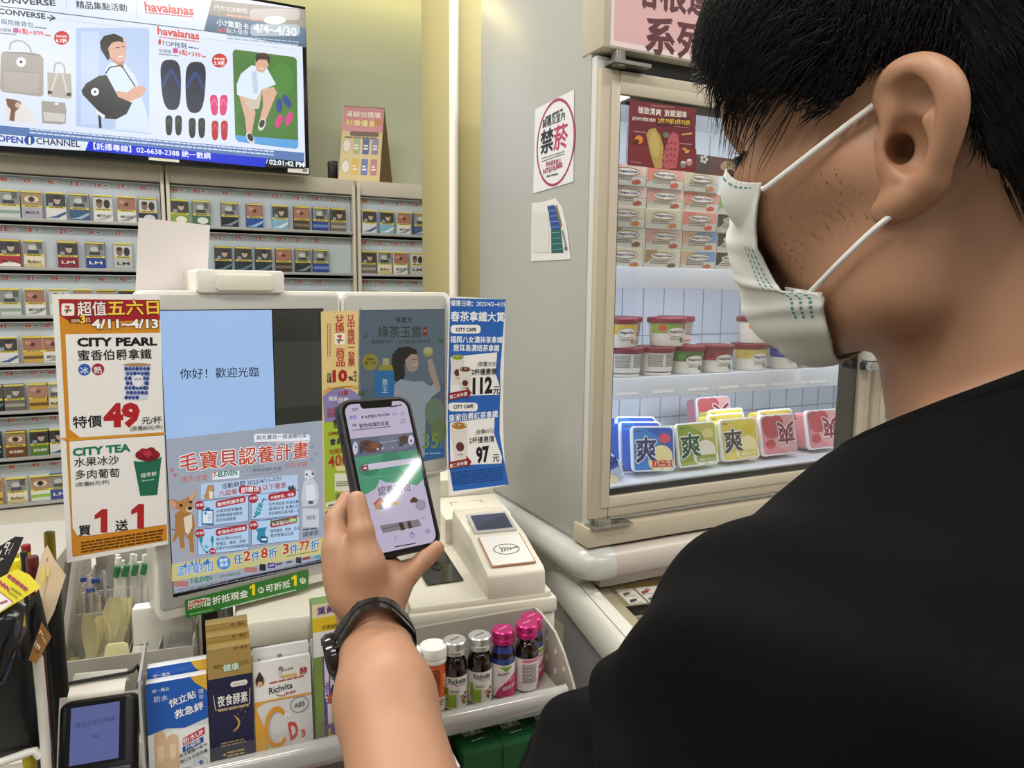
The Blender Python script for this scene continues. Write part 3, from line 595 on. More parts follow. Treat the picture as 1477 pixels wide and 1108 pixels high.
# puppy and kitten
P.poly([(120, 500), (150, 480), (196, 486), (222, 506), (232, 560), (222, 620), (228, 712), (206, 724), (198, 640), (170, 620), (176, 692), (154, 698), (140, 620), (118, 655), (106, 652), (122, 590)], '#a67440').poly([(168, 520), (214, 500), (216, 570), (196, 612), (178, 600)], '#dccdb8').poly([(88, 430), (104, 416), (146, 430), (184, 410), (238, 366), (236, 396), (216, 440), (222, 468), (206, 490), (176, 496), (142, 476), (108, 470)], '#b07c46').poly([(196, 404), (238, 368), (230, 400), (212, 432)], '#c8a184').poly([(92, 432), (106, 422), (130, 440), (126, 468), (108, 466)], '#c89a80').ell(200, 472, 18, 17, '#d9c6a6').ell(202, 468, 13, 11, '#1a1512').ell(154, 452, 9, 8, '#2a1a10').ell(207, 434, 8, 7, '#2a1a10').ell(182, 616, 9, 6, '#8a97ac').line([(122, 590), (104, 582)], 6, '#6a4828').ell(214, 716, 12, 9, '#c49a68').ell(164, 694, 11, 8, '#c49a68')
P.poly([(830, 330), (842, 312), (886, 308), (908, 340), (916, 400), (910, 446), (890, 456), (860, 458), (828, 462), (818, 420)], '#c4c9d2').poly([(822, 254), (838, 262), (868, 258), (900, 238), (906, 276), (894, 304), (862, 314), (832, 302), (820, 278)], '#a8acb6').poly([(838, 262), (868, 258), (888, 300), (860, 312), (838, 304)], '#d8dce4').ell(848, 284, 6, 6, '#2a3a3a').ell(880, 280, 6, 6, '#2a3a3a').poly([(858, 296), (870, 294), (864, 302)], '#b07a7a').poly([(840, 346), (890, 338), (896, 420), (850, 430)], '#dde1e8').rect(858, 430, 884, 446, '#5a5a60').rect(826, 472, 916, 576, '#c6ccd6').text('掃描', (846, 534), (896, 529), '#5a6272', bold=.01)
P.text('請掃我', (828, 628), (914, 614), '#2c3a4e', bold=.014).fine((828, 594), (914, 584), '#55607a', 10, 1)
# offer band and logos
P.poly([(104, 776), (944, 626), (944, 716), (104, 872)], '#c7c084').text('國際寵物日', (136, 838), (328, 806), '#2f78c2', h=52, bold=.014, ol='#e6eef6', olw=.03).text('4.11', (202, 784), (258, 774), '#2f78c2', h=26, bold=.03).poly([(160, 790), (186, 762), (180, 796)], '#2f78c2').poly([(276, 770), (302, 744), (312, 772), (290, 778)], '#2f78c2').ell(388, 768, 38, 38, '#4a8ccc').text('寵物', (366, 766), (410, 758), '#eef4fa', bold=.02).text('商品', (368, 790), (412, 782), '#eef4fa', bold=.02)
for s_, x0, x1, y0, y1, c, h in (('任', 442, 492, 772, 764, '#2f78c2', 48), ('2', 496, 536, 758, 752, '#b8402e', 54), ('件', 540, 588, 756, 746, '#2f78c2', 48), ('8', 592, 630, 742, 736, '#b8402e', 54), ('折', 636, 684, 738, 728, '#2f78c2', 48), ('3', 712, 748, 720, 714, '#b8402e', 54), ('件', 752, 800, 718, 708, '#2f78c2', 48), ('77', 804, 862, 702, 694, '#b8402e', 50), ('折', 866, 914, 694, 684, '#2f78c2', 48)):
    P.text(s_, (x0, y0), (x1, y1), c, h=h, bold=.03, ol='#e6e4d0', olw=.03)
P.fine((736, 736), (912, 702), '#6b6a48', 5); P.rrect(110, 868, 196, 900, 12, '#b07a72').text('7-ELEVEN', (204, 882), (326, 862), '#1f7a4e', h=26, bold=.03).ring(350, 840, 12, 12, 4, '#8a8f9c').text('動物保護防疫處', (368, 850), (482, 830), '#596172', bold=.012).rrect(500, 792, 574, 820, 12, '#b07a72')
P.rrect(586, 776, 620, 812, 4, '#262a32').rrect(632, 768, 672, 796, 3, '#3a2a7a').text('GO', (638, 790), (666, 786), '#dfe0ee', bold=.02).fine((680, 786), (726, 776), '#3a4250', 10).fine((734, 772), (776, 764), '#3a4250', 10).rrect(786, 738, 816, 770, 3, '#1e222a').fine((826, 758), (870, 748), '#8a2c34', 14).poly([(880, 744), (905, 724), (930, 734), (926, 744)], '#4a94a8')
P.fine((112, 926), (935, 758), '#7c8090', 6, 2, 2.4)
P.mb.part('screen', t, label='lit screen with greeting above and pet adoption advert below')
# green strip hanging under the screen
P = Print((0, YM - .0022, 0), fr='M', rough=.35); P.z(0, 0, 1)
P.sheet([(267, 866), (445, 822), (445, 849), (268.5, 892)], '#2f7a2e'); P.z(220, 610, 3.8214)
P.quad((196, 984), (294, 962), (294, 1010), (196, 1032), '#e8ece4').text('OPEN', (200, 1006), (290, 986), '#c83a34', h=20, bold=.04).text('POINT', (200, 1030), (290, 1010), '#3a8a3a', h=20, bold=.04).text('P', (200, 1030), (216, 1026), '#d8482c', h=20, bold=.04).text('I', (240, 1021), (246, 1020), '#e0a020', h=20, bold=.04)
P.text('點', (299, 984), (322, 979), '#f4f6ee', bold=.02).text('數', (299, 1010), (322, 1005), '#f4f6ee', bold=.02).text('折抵現金', (330, 1000), (526, 956), '#f8faf2', bold=.025).one(532, 950, 572, 890, '#f4e020').ell(598, 922, 17, 17, '#f4f6ee').text('點', (586, 932), (610, 927), '#2a6a2a', bold=.012).text('可折抵', (624, 932), (758, 902), '#f8faf2', bold=.025).one(762, 898, 802, 840, '#f4e020').ell(828, 870, 17, 17, '#f4f6ee').text('元', (816, 880), (840, 875), '#2a6a2a', bold=.012).fine((380, 1028), (790, 924), '#cfe2c4', 6).fine((204, 1060), (330, 1032), '#9cc48e', 6)
P.mb.obj('green_strip', 'green reward point strip hanging below the pet adoption screen', 'sign strip', fr='M')

# second display: narrower, with a green tea advert, and the printer-like white post under it
F0, F1 = mp(493, 421), mp(650, 424); fb = mp(639, 681); s0, s1, s2 = mp(518, 447), mp(641, 446), mp(637, 661)
t = thing('advert_display', 'narrow white advert display showing a green tea drink, right of the greeting display', 'display', ((F0[0] + F1[0]) / 2, YM + .02, fb[2]), 'M')
b = MB(); panel(b, F0[0], fb[2], F1[0], F0[2], .010, YM + .001, YM + .04, WHT); panel(b, F0[0] + .003, fb[2] + .004, F1[0] - .006, F0[2] - .004, .008, YM - .0005, YM + .003, GREYB)
b.box((F0[0] + .02, YM + .03, 1.1265), (F1[0] - .012, YM + .075, fb[2] + .1), WHT, .004); b.box((F0[0] + .005, YM + .012, 1.1265), (F1[0] - .008, YM + .03, fb[2] + .01), WHT, .003); b.part('housing', t)
P = Print((0, YM - .0007, 0), fr='M', emit=.42, rough=.08); P.uv().rect(s0[0], s2[2], s1[0], s0[2], '#5f6f7d')
P.rect(s0[0], s0[2] - .10, s1[0], s0[2] - .001, '#6b7b88').rect(s0[0] + .001, s2[2] + .001, s1[0] - .001, s2[2] + .036, '#2f6fa8')
P.z(450, 410, 3.4621); P.text('茶里王', (418, 190), (498, 190), '#20281c', bold=.02).text('綠茶玉露', (328, 262), (546, 262), '#2c3a24', bold=.006).rrect(552, 212, 574, 262, 2, '#8a3a2c').text('無糖', (555, 236), (571, 236), '#e0d8cc').text('無糖無香料．100%嚴選日本茶葉', (296, 296), (590, 294), '#3a4640')
P.poly([(250, 268), (262, 258), (276, 250), (270, 266)], '#4a5a30').poly([(630, 262), (656, 284), (658, 300), (634, 288)], '#3f7034').poly([(232, 540), (264, 534), (262, 556), (234, 556)], '#4a6a3a')
P.ell(290, 388, 40, 42, '#a89a3c').text('New', (272, 380), (310, 380), '#4a4418', bold=.02).text('新上市', (262, 402), (318, 402), '#4a4418', bold=.015)
P.rrect(352, 370, 384, 404, 4, '#c4bf8a').poly([(328, 436), (336, 404), (398, 402), (408, 434)], '#a8a238').rrect(312, 430, 410, 560, 10, '#2c7cb8').vtext('茶王', (362, 470), (362, 545), '#dfe8f0', 30, bold=.01)
P.poly([(408, 440), (396, 400), (400, 350), (430, 316), (480, 310), (520, 326), (524, 350), (490, 352), (460, 400), (462, 460), (446, 490), (410, 482)], '#26221f').poly([(462, 380), (490, 350), (522, 350), (530, 390), (524, 424), (500, 440), (476, 432)], '#b9a292').line([(500, 404), (524, 398)], 4, '#e8dcd4').line([(500, 376), (512, 374)], 3, '#2a2420')
P.poly([(410, 500), (440, 474), (500, 486), (548, 484), (590, 510), (620, 480), (640, 530), (600, 560), (566, 600), (560, 860), (440, 860), (400, 620)], '#a8b4be').poly([(574, 378), (596, 370), (606, 400), (640, 520), (616, 530), (580, 430)], '#b9a292').ell(578, 338, 26, 24, '#a8a862').ell(578, 330, 23, 16, '#c9c98a').ell(610, 640, 50, 70, '#758a72').ell(628, 730, 40, 60, '#6e8450')
P.text('35', (546, 818), (628, 814), '#8aa04a', h=74, bold=.02).text('元', (632, 816), (658, 814), '#8aa04a').fine((550, 850), (648, 846), '#9ab8d2', 8).line([(240, 118), (238, 560)], 4, '#7a8894'); P.mb.part('screen', t, label='lit screen with green tea advert')

# ================================================================ posters taped to the displays
def poster(name, o_, pts, c, **k):
    P = Print(o_, fr='M', rough=.35, **k); P.z(0, 0, 1).sheet(pts, c); return P
yp = YM - .008
P = poster('p', (0, yp, 0), [(75, 424), (230, 424.5), (242.5, 785), (97, 812)], '#e9e8e6'); P.z(60, 380, 2.4622)
P.poly([(60, 126), (416, 131), (446, 984), (110, 1042)], '#d08a24').poly([(62, 128), (418, 130), (420, 200), (206, 206), (190, 214), (110, 212), (90, 200), (66, 186)], '#a3222a')
P.rrect(70, 142, 116, 186, 8, '#f2efe8').text('7', (84, 176), (102, 176), '#c8402e', h=26, bold=.05).rect(80, 164, 106, 169, '#2a7a4a').text('超值', (128, 182), (230, 180), '#f4ece6', h=46, bold=.022, ol='#6a1014', olw=.035).text('五六日', (236, 180), (416, 176), '#f2cf4a', h=48, bold=.03, ol='#7a1a14', olw=.035)
P.poly([(92, 192), (176, 190), (172, 212), (100, 212)], '#7a1418').text('限時', (106, 210), (136, 209), '#f0e0b0', bold=.01).text('3', (138, 211), (156, 210), '#f4d83a', bold=.04).text('日', (158, 209), (172, 208), '#f0e0b0', bold=.01)
P.text('4/11~4/13', (178, 230), (414, 228), '#f8f6f0', h=32, bold=.035, ol='#2a2a30', olw=.04)
P.poly([(84, 252), (424, 246), (432, 600), (136, 618), (100, 590)], '#ecebe8').poly([(98, 632), (436, 610), (446, 926), (176, 966), (128, 968), (110, 940)], '#ecebe8').poly([(60, 620), (136, 618), (440, 602), (440, 607), (98, 631)], '#d9972c')
P.text('CITY PEARL', (126, 294), (410, 290), '#15161c', h=30, bold=.045).text('蜜香伯爵拿鐵', (130, 342), (390, 336), '#15161c', bold=.02).ell(152, 377, 22, 21, '#2a62b8').text('冰', (138, 390), (166, 389), '#f2f4fa', bold=.015).ell(200, 376, 22, 21, '#a32630').text('熱', (186, 389), (214, 388), '#f2f4fa', bold=.015)
P.poly([(290, 362), (388, 356), (376, 484), (308, 486)], '#ccd4ea').ell(339, 360, 49, 6, '#b08a68')
rnd = random.Random(3)
for k in range(46):
    r_, c_ = divmod(k, 7); y = 374 + r_ * 17; x = 300 + c_ * 13 + (r_ % 2) * 5
    if (x - 340) ** 2 / 500 + (y - 418) ** 2 / 560 > 1: P.ell(min(x, 380 - (y - 360) * .09), y, 6.2, 7.2, '#4a5ea6' if k % 3 else '#2f4080')
P.ell(341, 417, 20, 22, '#e6e8ee').text('城珍珠', (328, 414), (354, 413), '#3a4a8a')
P.text('特價', (112, 582), (214, 576), '#15161c', bold=.022).text('49', (220, 578), (350, 572), '#b0222a', h=82, bold=.055).text('元/杯', (356, 570), (426, 566), '#15161c', bold=.02).text('(原價80元/件)', (314, 594), (428, 586), '#3a3a3e', bold=.006)
P.text('CITY TEA', (110, 684), (316, 666), '#1f7a5c', h=28, bold=.045).text('水果冰沙', (116, 720), (274, 710), '#15161c', bold=.014).text('多肉葡萄', (120, 764), (276, 756), '#15161c', bold=.014).text('(原價85元/杯)', (122, 792), (240, 782), '#3a3a3e', bold=.006)
P.poly([(326, 700), (426, 684), (410, 822), (350, 826)], '#1d6b52').ell(376, 692, 50, 9, '#e6e6e2', -8).ell(376, 680, 44, 22, '#7a1626').ell(360, 668, 14, 12, '#a32436').ell(388, 664, 15, 12, '#8a1a2a').ell(376, 676, 14, 12, '#b03a4a').ell(402, 680, 12, 11, '#941f30').ell(348, 682, 12, 10, '#8f1d2e').text('鐘萃鮮', (352, 760), (408, 752), '#e2ece6', bold=.012).fine((356, 774), (404, 768), '#a8ccbc', 4)
P.text('買', (132, 964), (174, 960), '#15161c', bold=.035).one(184, 956, 244, 872, '#b0222a').text('送', (262, 948), (306, 942), '#15161c', bold=.035).one(314, 940, 374, 854, '#b0222a')
P.fine((140, 996), (432, 950), '#5a3a10', 6, 4, 1.8)
P.mb.obj('price_poster', 'white and orange price poster taped to the left edge of the greeting display', 'poster', fr='M')
# yellow, purple and green coupon between the two displays
P = poster('p', (0, YM - .0055, 0), [(463, 450), (516, 448), (512, 722), (467, 739)], '#e9d79c'); P.z(450, 410, 3.4621)
P.poly([(48, 136), (232, 132), (230, 560), (56, 580)], '#e3c98a').vtext('兌換', (136, 160), (138, 242), '#c03a3a', 44, bold=.02).rrect(112, 246, 164, 302, 8, '#f2eee6').text('7', (126, 294), (150, 293), '#c8402e', h=40, bold=.05).rect(120, 276, 156, 282, '#2a7a4a').vtext('商品', (140, 318), (142, 412), '#c03a3a', 42, bold=.02).vtext('以中獎統一發票', (194, 152), (196, 410), '#b03844', 34, bold=.016)
for x in (76, 88): 
    for k in range(12): P.rect(x, 196 + k * 14, x + 4, 206 + k * 14, '#6a5a38')
P.text('加', (74, 466), (98, 465), '#15161c', bold=.02).text('碼', (74, 492), (98, 491), '#15161c', bold=.02).text('10', (102, 486), (176, 482), '#a3222a', h=58, bold=.055).text('%', (180, 482), (206, 481), '#15161c', h=22, bold=.03).vtext('購物金', (214, 432), (216, 488), '#15161c', 16)
P.poly([(54, 560), (90, 532), (140, 518), (190, 524), (232, 550), (232, 680), (62, 690)], '#8a84b4').poly([(56, 534), (84, 514), (226, 506), (230, 524), (140, 510), (62, 548)], '#d8a860').text('儲值', (82, 580), (124, 578), '#f4f2f8', bold=.02).text('13萬', (134, 556), (180, 552), '#c03a3a', bold=.02).text('回饋', (132, 590), (180, 588), '#f2f0f8', bold=.02).text('加碼', (76, 640), (124, 634), '#b03a50', bold=.02).text('回饋', (78, 664), (124, 658), '#b03a50', bold=.02)
P.poly([(60, 690), (232, 678), (226, 1056), (66, 1090)], '#a8c23c').text('發票', (104, 716), (186, 706), '#1a1c18', bold=.022).text('OPEN POINT', (80, 756), (216, 742), '#8a3022', h=16, bold=.04).text('會員', (88, 802), (152, 794), '#26204a', bold=.022).text('加碼抽', (84, 848), (160, 840), '#a33a2a', bold=.016).text('400', (80, 916), (180, 900), '#b0303a', h=58, bold=.01).rrect(118, 906, 180, 932, 8, '#e8dca0').rect(112, 944, 190, 1034, '#e6ead8').fine((120, 990), (182, 986), '#7a8a5a', 5, 3).text('活動詳情', (116, 1070), (214, 1058), '#1a1c18', bold=.016).poly([(66, 1090), (226, 1056), (226, 1080), (66, 1116)], '#e6ead8').fine((80, 1108), (160, 1092), '#44483a', 6)
P.mb.obj('coupon_strip', 'narrow yellow, purple and green coupon strip taped between the two displays', 'poster', fr='M')
# blue latte poster curling at its foot
yb = YM - .006
P = Print((0, yb, 0), fr='M', rough=.35); P.z(0, 0, 1)
P.sheet([(648, 427), (729, 432), (723, 697), (641, 713)], '#eceae8'); P.z(640, 420, 3.6933)
P.poly([(34, 38), (330, 44), (300, 430), (302, 520), (292, 760), (318, 1020), (26, 1056), (14, 900), (24, 500)], '#1f5fb4')
P.text('優惠日期：2025/4/2~4/15', (36, 76), (326, 82), '#f2f4fa', bold=.02).text('春茶拿鐵大賞', (36, 156), (322, 158), '#f4f6fa', h=50, bold=.025).rrect(36, 180, 196, 226, 18, '#efeeec').text('CITY CAFE', (64, 214), (172, 214), '#15161c', h=20, bold=.035).text('福岡八女濃抹茶拿鐵', (34, 272), (312, 274), '#f4f6fa', bold=.022).text('鹿耳島濃焙茶拿鐵', (50, 316), (294, 318), '#f4f6fa', bold=.022)
P.poly([(40, 350), (284, 326), (276, 440), (298, 510), (296, 552), (150, 556), (32, 580)], '#eceae8')
def cup(x, y, w, h, top, logo=True):
    P.poly([(x, y), (x + w, y - 3), (x + w * .86, y + h), (x + w * .16, y + h)], '#d9d6d0').ell(x + w / 2, y, w / 2, h * .10, '#f0eee8').ell(x + w / 2, y - h * .03, w * .44, h * .10, top)
    for k in range(5): P.ell(x + w * (.18 + .16 * k), y - h * (.05 + .02 * (k % 2)), w * .09, h * .035, top if k % 2 else '#c9b08a')
    if logo: P.ell(x + w * .5, y + h * .55, w * .23, h * .13, '#5a2a24').fine((x + w * .34, y + h * .78), (x + w * .68, y + h * .77), '#8a3a34', 4)
cup(34, 356, 76, 142, '#8fa83a'); cup(78, 420, 68, 126, '#5a3a26')
P.text('(原價75元)', (178, 400), (284, 398), '#2a2a2e', bold=.012).text('2杯優惠價', (146, 444), (278, 440), '#15161c', bold=.018).text('112', (152, 546), (258, 538), '#101014', h=86, bold=.05).text('元', (262, 546), (298, 544), '#101014', bold=.03)
def arrow(x, y, w, h):
    P.poly([(x, y + h * .25), (x + w * .78, y - h * .1), (x + w * .78, y - h * .45), (x + w, y + h * .2), (x + w * .80, y + h * .95), (x + w * .79, y + h * .6), (x, y + h)], '#8a1c22').text('第二杯半價', (x + 5, y + h * .84), (x + w * .8, y + h * .46), '#f4eeea', bold=.02)
arrow(24, 530, 122, 52)
P.rrect(24, 594, 180, 640, 18, '#efeeec').text('CITY CAFE', (50, 626), (156, 622), '#15161c', h=20, bold=.035).text('皇家伯爵紅茶拿鐵', (26, 692), (286, 668), '#f4f6fa', bold=.022).poly([(30, 700), (268, 672), (262, 760), (296, 880), (290, 912), (130, 920), (22, 940)], '#eceae8')
cup(32, 722, 92, 190, '#b07a3a'); P.text('(原價65元)', (164, 762), (262, 748), '#2a2a2e', bold=.012).text('2杯優惠價', (128, 808), (260, 798), '#15161c', bold=.018).text('97', (160, 908), (230, 898), '#101014', h=80, bold=.05).text('元', (246, 902), (280, 898), '#101014', bold=.03); arrow(12, 894, 122, 50)
P.fine((24, 966), (296, 936), '#143a78', 6, 6, 2.0)
mb = P.mb; zs = [p[2] for p in mb.v]; zb_, zt_ = min(zs), max(zs)
mb.cut(2, [zb_ + (zt_ - zb_) * k / 14 for k in range(1, 9)]); xr0 = mp(641, 600)[0]
def curl(p):
    k = max(0, (zb_ + (zt_ - zb_) * .5 - p[2]) / (zt_ - zb_)); p[1] -= .05 * k * k; return p
mb.map(curl); mb.obj('latte_poster', 'blue latte price poster hanging from the right edge of the tea advert display', 'poster', fr='M')
# blank sheet standing behind the greeting display
q = [onY(x, y, YM + .05, 'M') for x, y in ((200, 314), (303, 325), (298, 425), (196, 424))]
P = Print((0, YM + .05, 0), fr='M', rough=.7); P.z(0, 0, 1).sheet([(200, 314), (303, 325), (297, 430), (195, 430)], '#d9d2d0', .0005)
P.mb.obj('paper_sheet', 'blank pale paper sheet sticking up behind the greeting display', 'paper', fr='M')
# ================================================================ sales counter (frame K: x along the counter, y into it)
def kp(x, y, v): return onY(x, y, v, 'K')
CT = 1.0
b = MB(); b.box((-1.2, .842, CT - .04), (.345, 1.55, CT), mat('#cfcac0', .35, noise=.04, nscale=12), .003); b.box((-1.2, .86, 0), (.343, 1.5, CT - .04), mat('#8f8b84', .5)); b.obj('sales_counter', 'grey topped checkout counter carrying the displays and payment machines', 'counter', base=(-.4, 1.2, 0), fr='K')

# ---- cash machine (left) and contactless payment machine (right)
def slab(mb, u0, u1, v0, v1, z0, zf, zb, mt, r=.003):
    """Block whose top slopes from zf at the front to zb at the back."""
    mb.prism([(v0, z0), (v1, z0), (v1, zb), (v0, zf)], (0, 1, 0), (0, 0, 1), (u0, 0, 0), (u1 - u0, 0, 0), mt, r)
t = thing('cash_machine', 'wide cream cash machine under the pet adoption screen', 'cash machine', (.045, .95, CT), 'K')
b = MB(); slab(b, -.046, .153, .846, 1.12, 1.088, 1.120, 1.124, CREAM, .005); b.part('upper_body', t)
b = MB(); slab(b, -.044, .152, .850, 1.12, CT, 1.085, 1.085, CREAM, .003); b.part('lower_body', t)
t = thing('payment_machine', 'cream self payment machine with dark scan window right of the phone', 'payment machine', (.25, .97, CT), 'K')
b = MB(); slab(b, .154, .347, .848, 1.14, CT, 1.082, 1.082, CREAM, .004); b.part('lower_body', t)
b = MB(); slab(b, .1535, .348, .844, 1.14, 1.0835, 1.1035, 1.1035, CREAM, .0035); slab(b, .157, .342, .848, 1.13, 1.1, 1.112, 1.118, CREAM, .004); b.part('upper_body', t)
# raised reader block with a curved left flank
b = MB(); prof = [(.848, 1.108), (1.035, 1.108), (1.035, 1.172), (.99, 1.170), (.93, 1.163), (.880, 1.1495), (.856, 1.1435), (.850, 1.139)]
b.prism(prof, (0, 1, 0), (0, 0, 1), (.254, 0, 0), (.079, 0, 0), CREAM, .003); rb = b.part('reader_block', t)
EYR = np.array([0, math.cos(math.radians(14)), math.sin(math.radians(14))])
P = Print((.2935, .93, 1.1645), (1, 0, 0), EYR, fr='K', rough=.12, eps=.0003); P.uv()
P.sheet([(-.030, .008), (.030, .008), (.030, .060), (-.030, .060)], '#b9b8b2', .003).rect(-.026, .014, .026, .054, '#4a5270').rect(-.024, .017, .024, .051, '#3d4258'); o = P.mb.part('reader_screen', t); o.parent = rb
P = Print((.2935, .866, 1.1495), (1, 0, 0), EYR, fr='K', rough=.3, eps=.0003); P.uv()
P.sheet([(-.030, -.006), (.030, -.006), (.030, .062), (-.030, .062)], '#b98a64', .002).rrect(-.0285, -.0045, .0285, .0615, .003, '#ecebe6')
P.ring(0, .028, .018, .012, .0012, '#4a4a48')
for k in range(4): P.line([(-.008 + k * .004, .034 - k * .0008), (-.006 + k * .004, .028), (-.008 + k * .004, .022 + k * .0008)], .0014, '#4a4a48')
P.line([(.006, .028), (.016, .030)], .0016, '#4a4a48'); o = P.mb.part('contactless_pad', t); o.parent = rb
a_ = [hit(x, y, (.2, .848, 1.1133), (0, -.0213, .9998), 'K') for x, y in ((588, 796), (616, 845.5), (669, 838), (637, 789))]
b = MB(); b.add([p + np.array([0, 0, .0012]) for p in a_], [(0, 1, 2, 3)], mat('#1d1e21', .08)); c_ = sum(a_) / 4 + np.array([.0, -.012, .0016]); b.add([c_ + np.array(d) for d in ((0, -.012, 0), (.009, .004, 0), (-.009, .006, 0))], [(0, 1, 2)], mat('#101113', .4)); b.part('scan_window', t)
b = MB(); slab(b, .246, .352, 1.045, 1.14, 1.10, 1.155, 1.162, CREAM, .004); slab(b, .246, .352, 1.14, 1.26, CT, 1.19, 1.195, CREAM, .004)
P = Print((.27, 1.06, 1.1562), (1, 0, 0), (0, .997, .07), fr='K'); P.mb = b; P.uv()
P.line([(.0, .02), (.0, .008), (.012, .008)], .002, '#8b887f').line([(.035, .008), (.05, .008), (.05, .02)], .002, '#8b887f').line([(.0, .04), (.0, .052), (.012, .052)], .002, '#8b887f').line([(.035, .052), (.05, .052), (.05, .04)], .002, '#8b887f'); b.part('receipt_printer', t)

# ---- tiered rack hung on the counter front
RK = mat('#a49e94', .4, noise=.02); CLR = glass(refl=.05, rough=.06); CHR = mat('#d5d5d3', .18, metal=.75)
TB = 1.028
t = thing('counter_rack', 'grey metal product rack with perforated end panel hung on the counter front', 'rack', (.1, .80, .86), 'R')
b = MB(); b.box((-.123, .745, TB - .004), (.318, .836, TB), RK); b.box((-.123, .832, .86), (.318, .838, 1.099), RK, .001); b.part('upper_tray', t)
b = MB(); b.box((-.123, .68, .868), (.318, .834, .872), RK); b.box((-.123, .675, .868), (.318, .68, .89), RK); b.part('lower_tray', t)
SP = [(.834, 1.098), (.822, 1.097), (.79, 1.084), (.772, 1.066), (.758, 1.045), (.745, 1.022), (.74, 1.0), (.742, .985), (.752, .972), (.74, .95), (.68, .93), (.68, .90), (.68, .865), (.834, .865)]
b = MB(); b.prism(SP, (0, 1, 0), (0, 0, 1), (.318, 0, 0), (.003, 0, 0), mat('#b9b3a8', .4)); hm = mat('#e9e6de', .5)
for (v_, z_) in [(.824, 1.075), (.824, 1.05), (.824, 1.02), (.805, 1.07), (.805, 1.045), (.805, 1.02), (.787, 1.06), (.787, 1.035), (.787, 1.008), (.77, 1.045), (.77, 1.018), (.768, .99), (.756, 1.02), (.756, .998), (.81, .99), (.79, .975)]:
    b.prism([(v_ + .0024 * math.cos(q), z_ + .0034 * math.sin(q)) for q in [k * math.pi / 5 for k in range(10)]], (0, 1, 0), (0, 0, 1), (.3176, 0, 0), (.0004, 0, 0), hm)
b.map(lambda p: p + np.array([max(0, .834 - p[1]) * .17, 0, 0])); b.part('perforated_end_panel', t)
b = MB(); rp = []
for k in range(13):
    q = math.radians(-95 + 190 * k / 12); rp.append((.742 - .010 * math.cos(q), 1.0285 + .0145 * math.sin(q)))
b.grid(lambda s, r_: (-.122 + .440 * s, *rp[round(r_ * 12)]), 2, 12, mat('#c4c4c2', .12, metal=.2, alpha=.72)); b.part('front_rail', t)
b = MB(); b.box((-.122, .7405, 1.042), (.316, .7418, 1.058), CLR); b.part('clear_lip', t)
b = MB(); b.box((-.1245, .746, TB), (-.1222, .83, 1.137), mat('#c9c8c4', .25, metal=.5)); b.part('left_end_plate', t)

# ---- boxes and pouches standing on the rack
def lean_box(name, label, cat, u0, u1, v, z1, d, side, art, group=None, lean=6, z0=TB + .0002, back=None):
    """Carton with its printed face; leaning back by 'lean' degrees about its front foot."""
    M_ = R3('X', -lean); o_ = np.array([(u0 + u1) / 2, v, z0]); h = z1 - z0; w = (u1 - u0) / 2
    P = Print((0, -.0001, 0), eps=.0002, rough=.3); P.mb.box((-w, 0, 0), (w, d, h), mat(side, .35), .0006); P.uv(); art(P, w, h)
    P.mb.map(lambda p: o_ + M_ @ p)
    lo = min(p[2] for p in P.mb.v); P.mb.map(lambda p: p + np.array([0, 0, z0 - lo]))
    return P.mb.obj(name, label, cat, base=tuple(o_), fr='R', group=group)
def art_band(P, w, h):
    P.rect(-w, 0, w, h * .46, '#eef0f2').poly([(-w, h * .46), (-w * .4, h * .50), (.2 * w, h * .47), (w, h * .53), (w, h), (-w, h)], '#1f5cb8').poly([(w * .45, h), (w * .6, h * .93), (w * .95, h * .84), (w, h * .82), (w, h)], '#e0b23a').text('統一藥品', (-w * .8, h * .90), (-w * .25, h * .90), '#dfe8f6', bold=.01)
    P.text('防水', (-w * .75, h * .80), (-w * .30, h * .80), '#cfe0f6', bold=.02).text('快立貼', (-w * .25, h * .72), (w * .62, h * .78), '#f4f7fb', bold=.03).vtext('隱形', (w * .8, h * .86), (w * .8, h * .74), '#e4ecf8', w * .16).text('救急絆', (-w * .10, h * .59), (w * .86, h * .64), '#f4f7fb', bold=.03)
    for x in (-.62, -.22): P.rrect(w * (x - .2), h * .03, w * (x + .2), h * (.48 if x < -.4 else .43), w * .19, '#e0bf98').rrect(w * (x - .1), h * .16, w * (x + .1), h * .33, w * .06, '#ecd6b8')
    for k in range(10): P.ell(w * (-.75 + .07 * (k % 4)), h * (.44 - .02 * (k // 4)), w * .012, w * .012, '#b08a62')
    P.poly([(w * .12, h * .36), (w * .86, h * .44), (w * .86, h * .36), (w * .12, h * .28)], '#c8324a').text('防水UP', (w * .16, h * .30), (w * .82, h * .37), '#f4f2f4', bold=.03).poly([(w * .1, h * .27), (w * .8, h * .34), (w * .8, h * .28), (w * .1, h * .21)], '#23509c').text('升級版', (w * .2, h * .23), (w * .72, h * .29), '#eef2f8', bold=.015).text('防水範圍の拡大', (0, h * .165), (w * .92, h * .24), '#23262e', bold=.02).text('傷口を全面保護', (0, h * .105), (w * .92, h * .175), '#23262e', bold=.02)
    P.ring(w * .68, h * .06, w * .24, w * .24, w * .02, '#8fb0dc').poly([(w * .66, h * .03), (w * .66, h * .07), (w * .58, h * .07), (w * .69, h * .10), (w * .80, h * .07), (w * .72, h * .07), (w * .72, h * .03)], '#2a62b8').fine((-w * .1, h * .035), (w * .36, h * .035), '#7a8aa8', -.0014)
lean_box('plaster_box', 'blue and white waterproof plaster box, front one at the left end of the rack', 'box', -.1200, -.0662, .758, 1.1205, .012, '#dfe3e8', art_band, 'plaster boxes')
lean_box('plaster_box', 'blue plaster box standing directly behind the front blue plaster box', 'box', -.1195, -.0657, .773, 1.1285, .012, '#dfe3e8', art_band, 'plaster boxes')
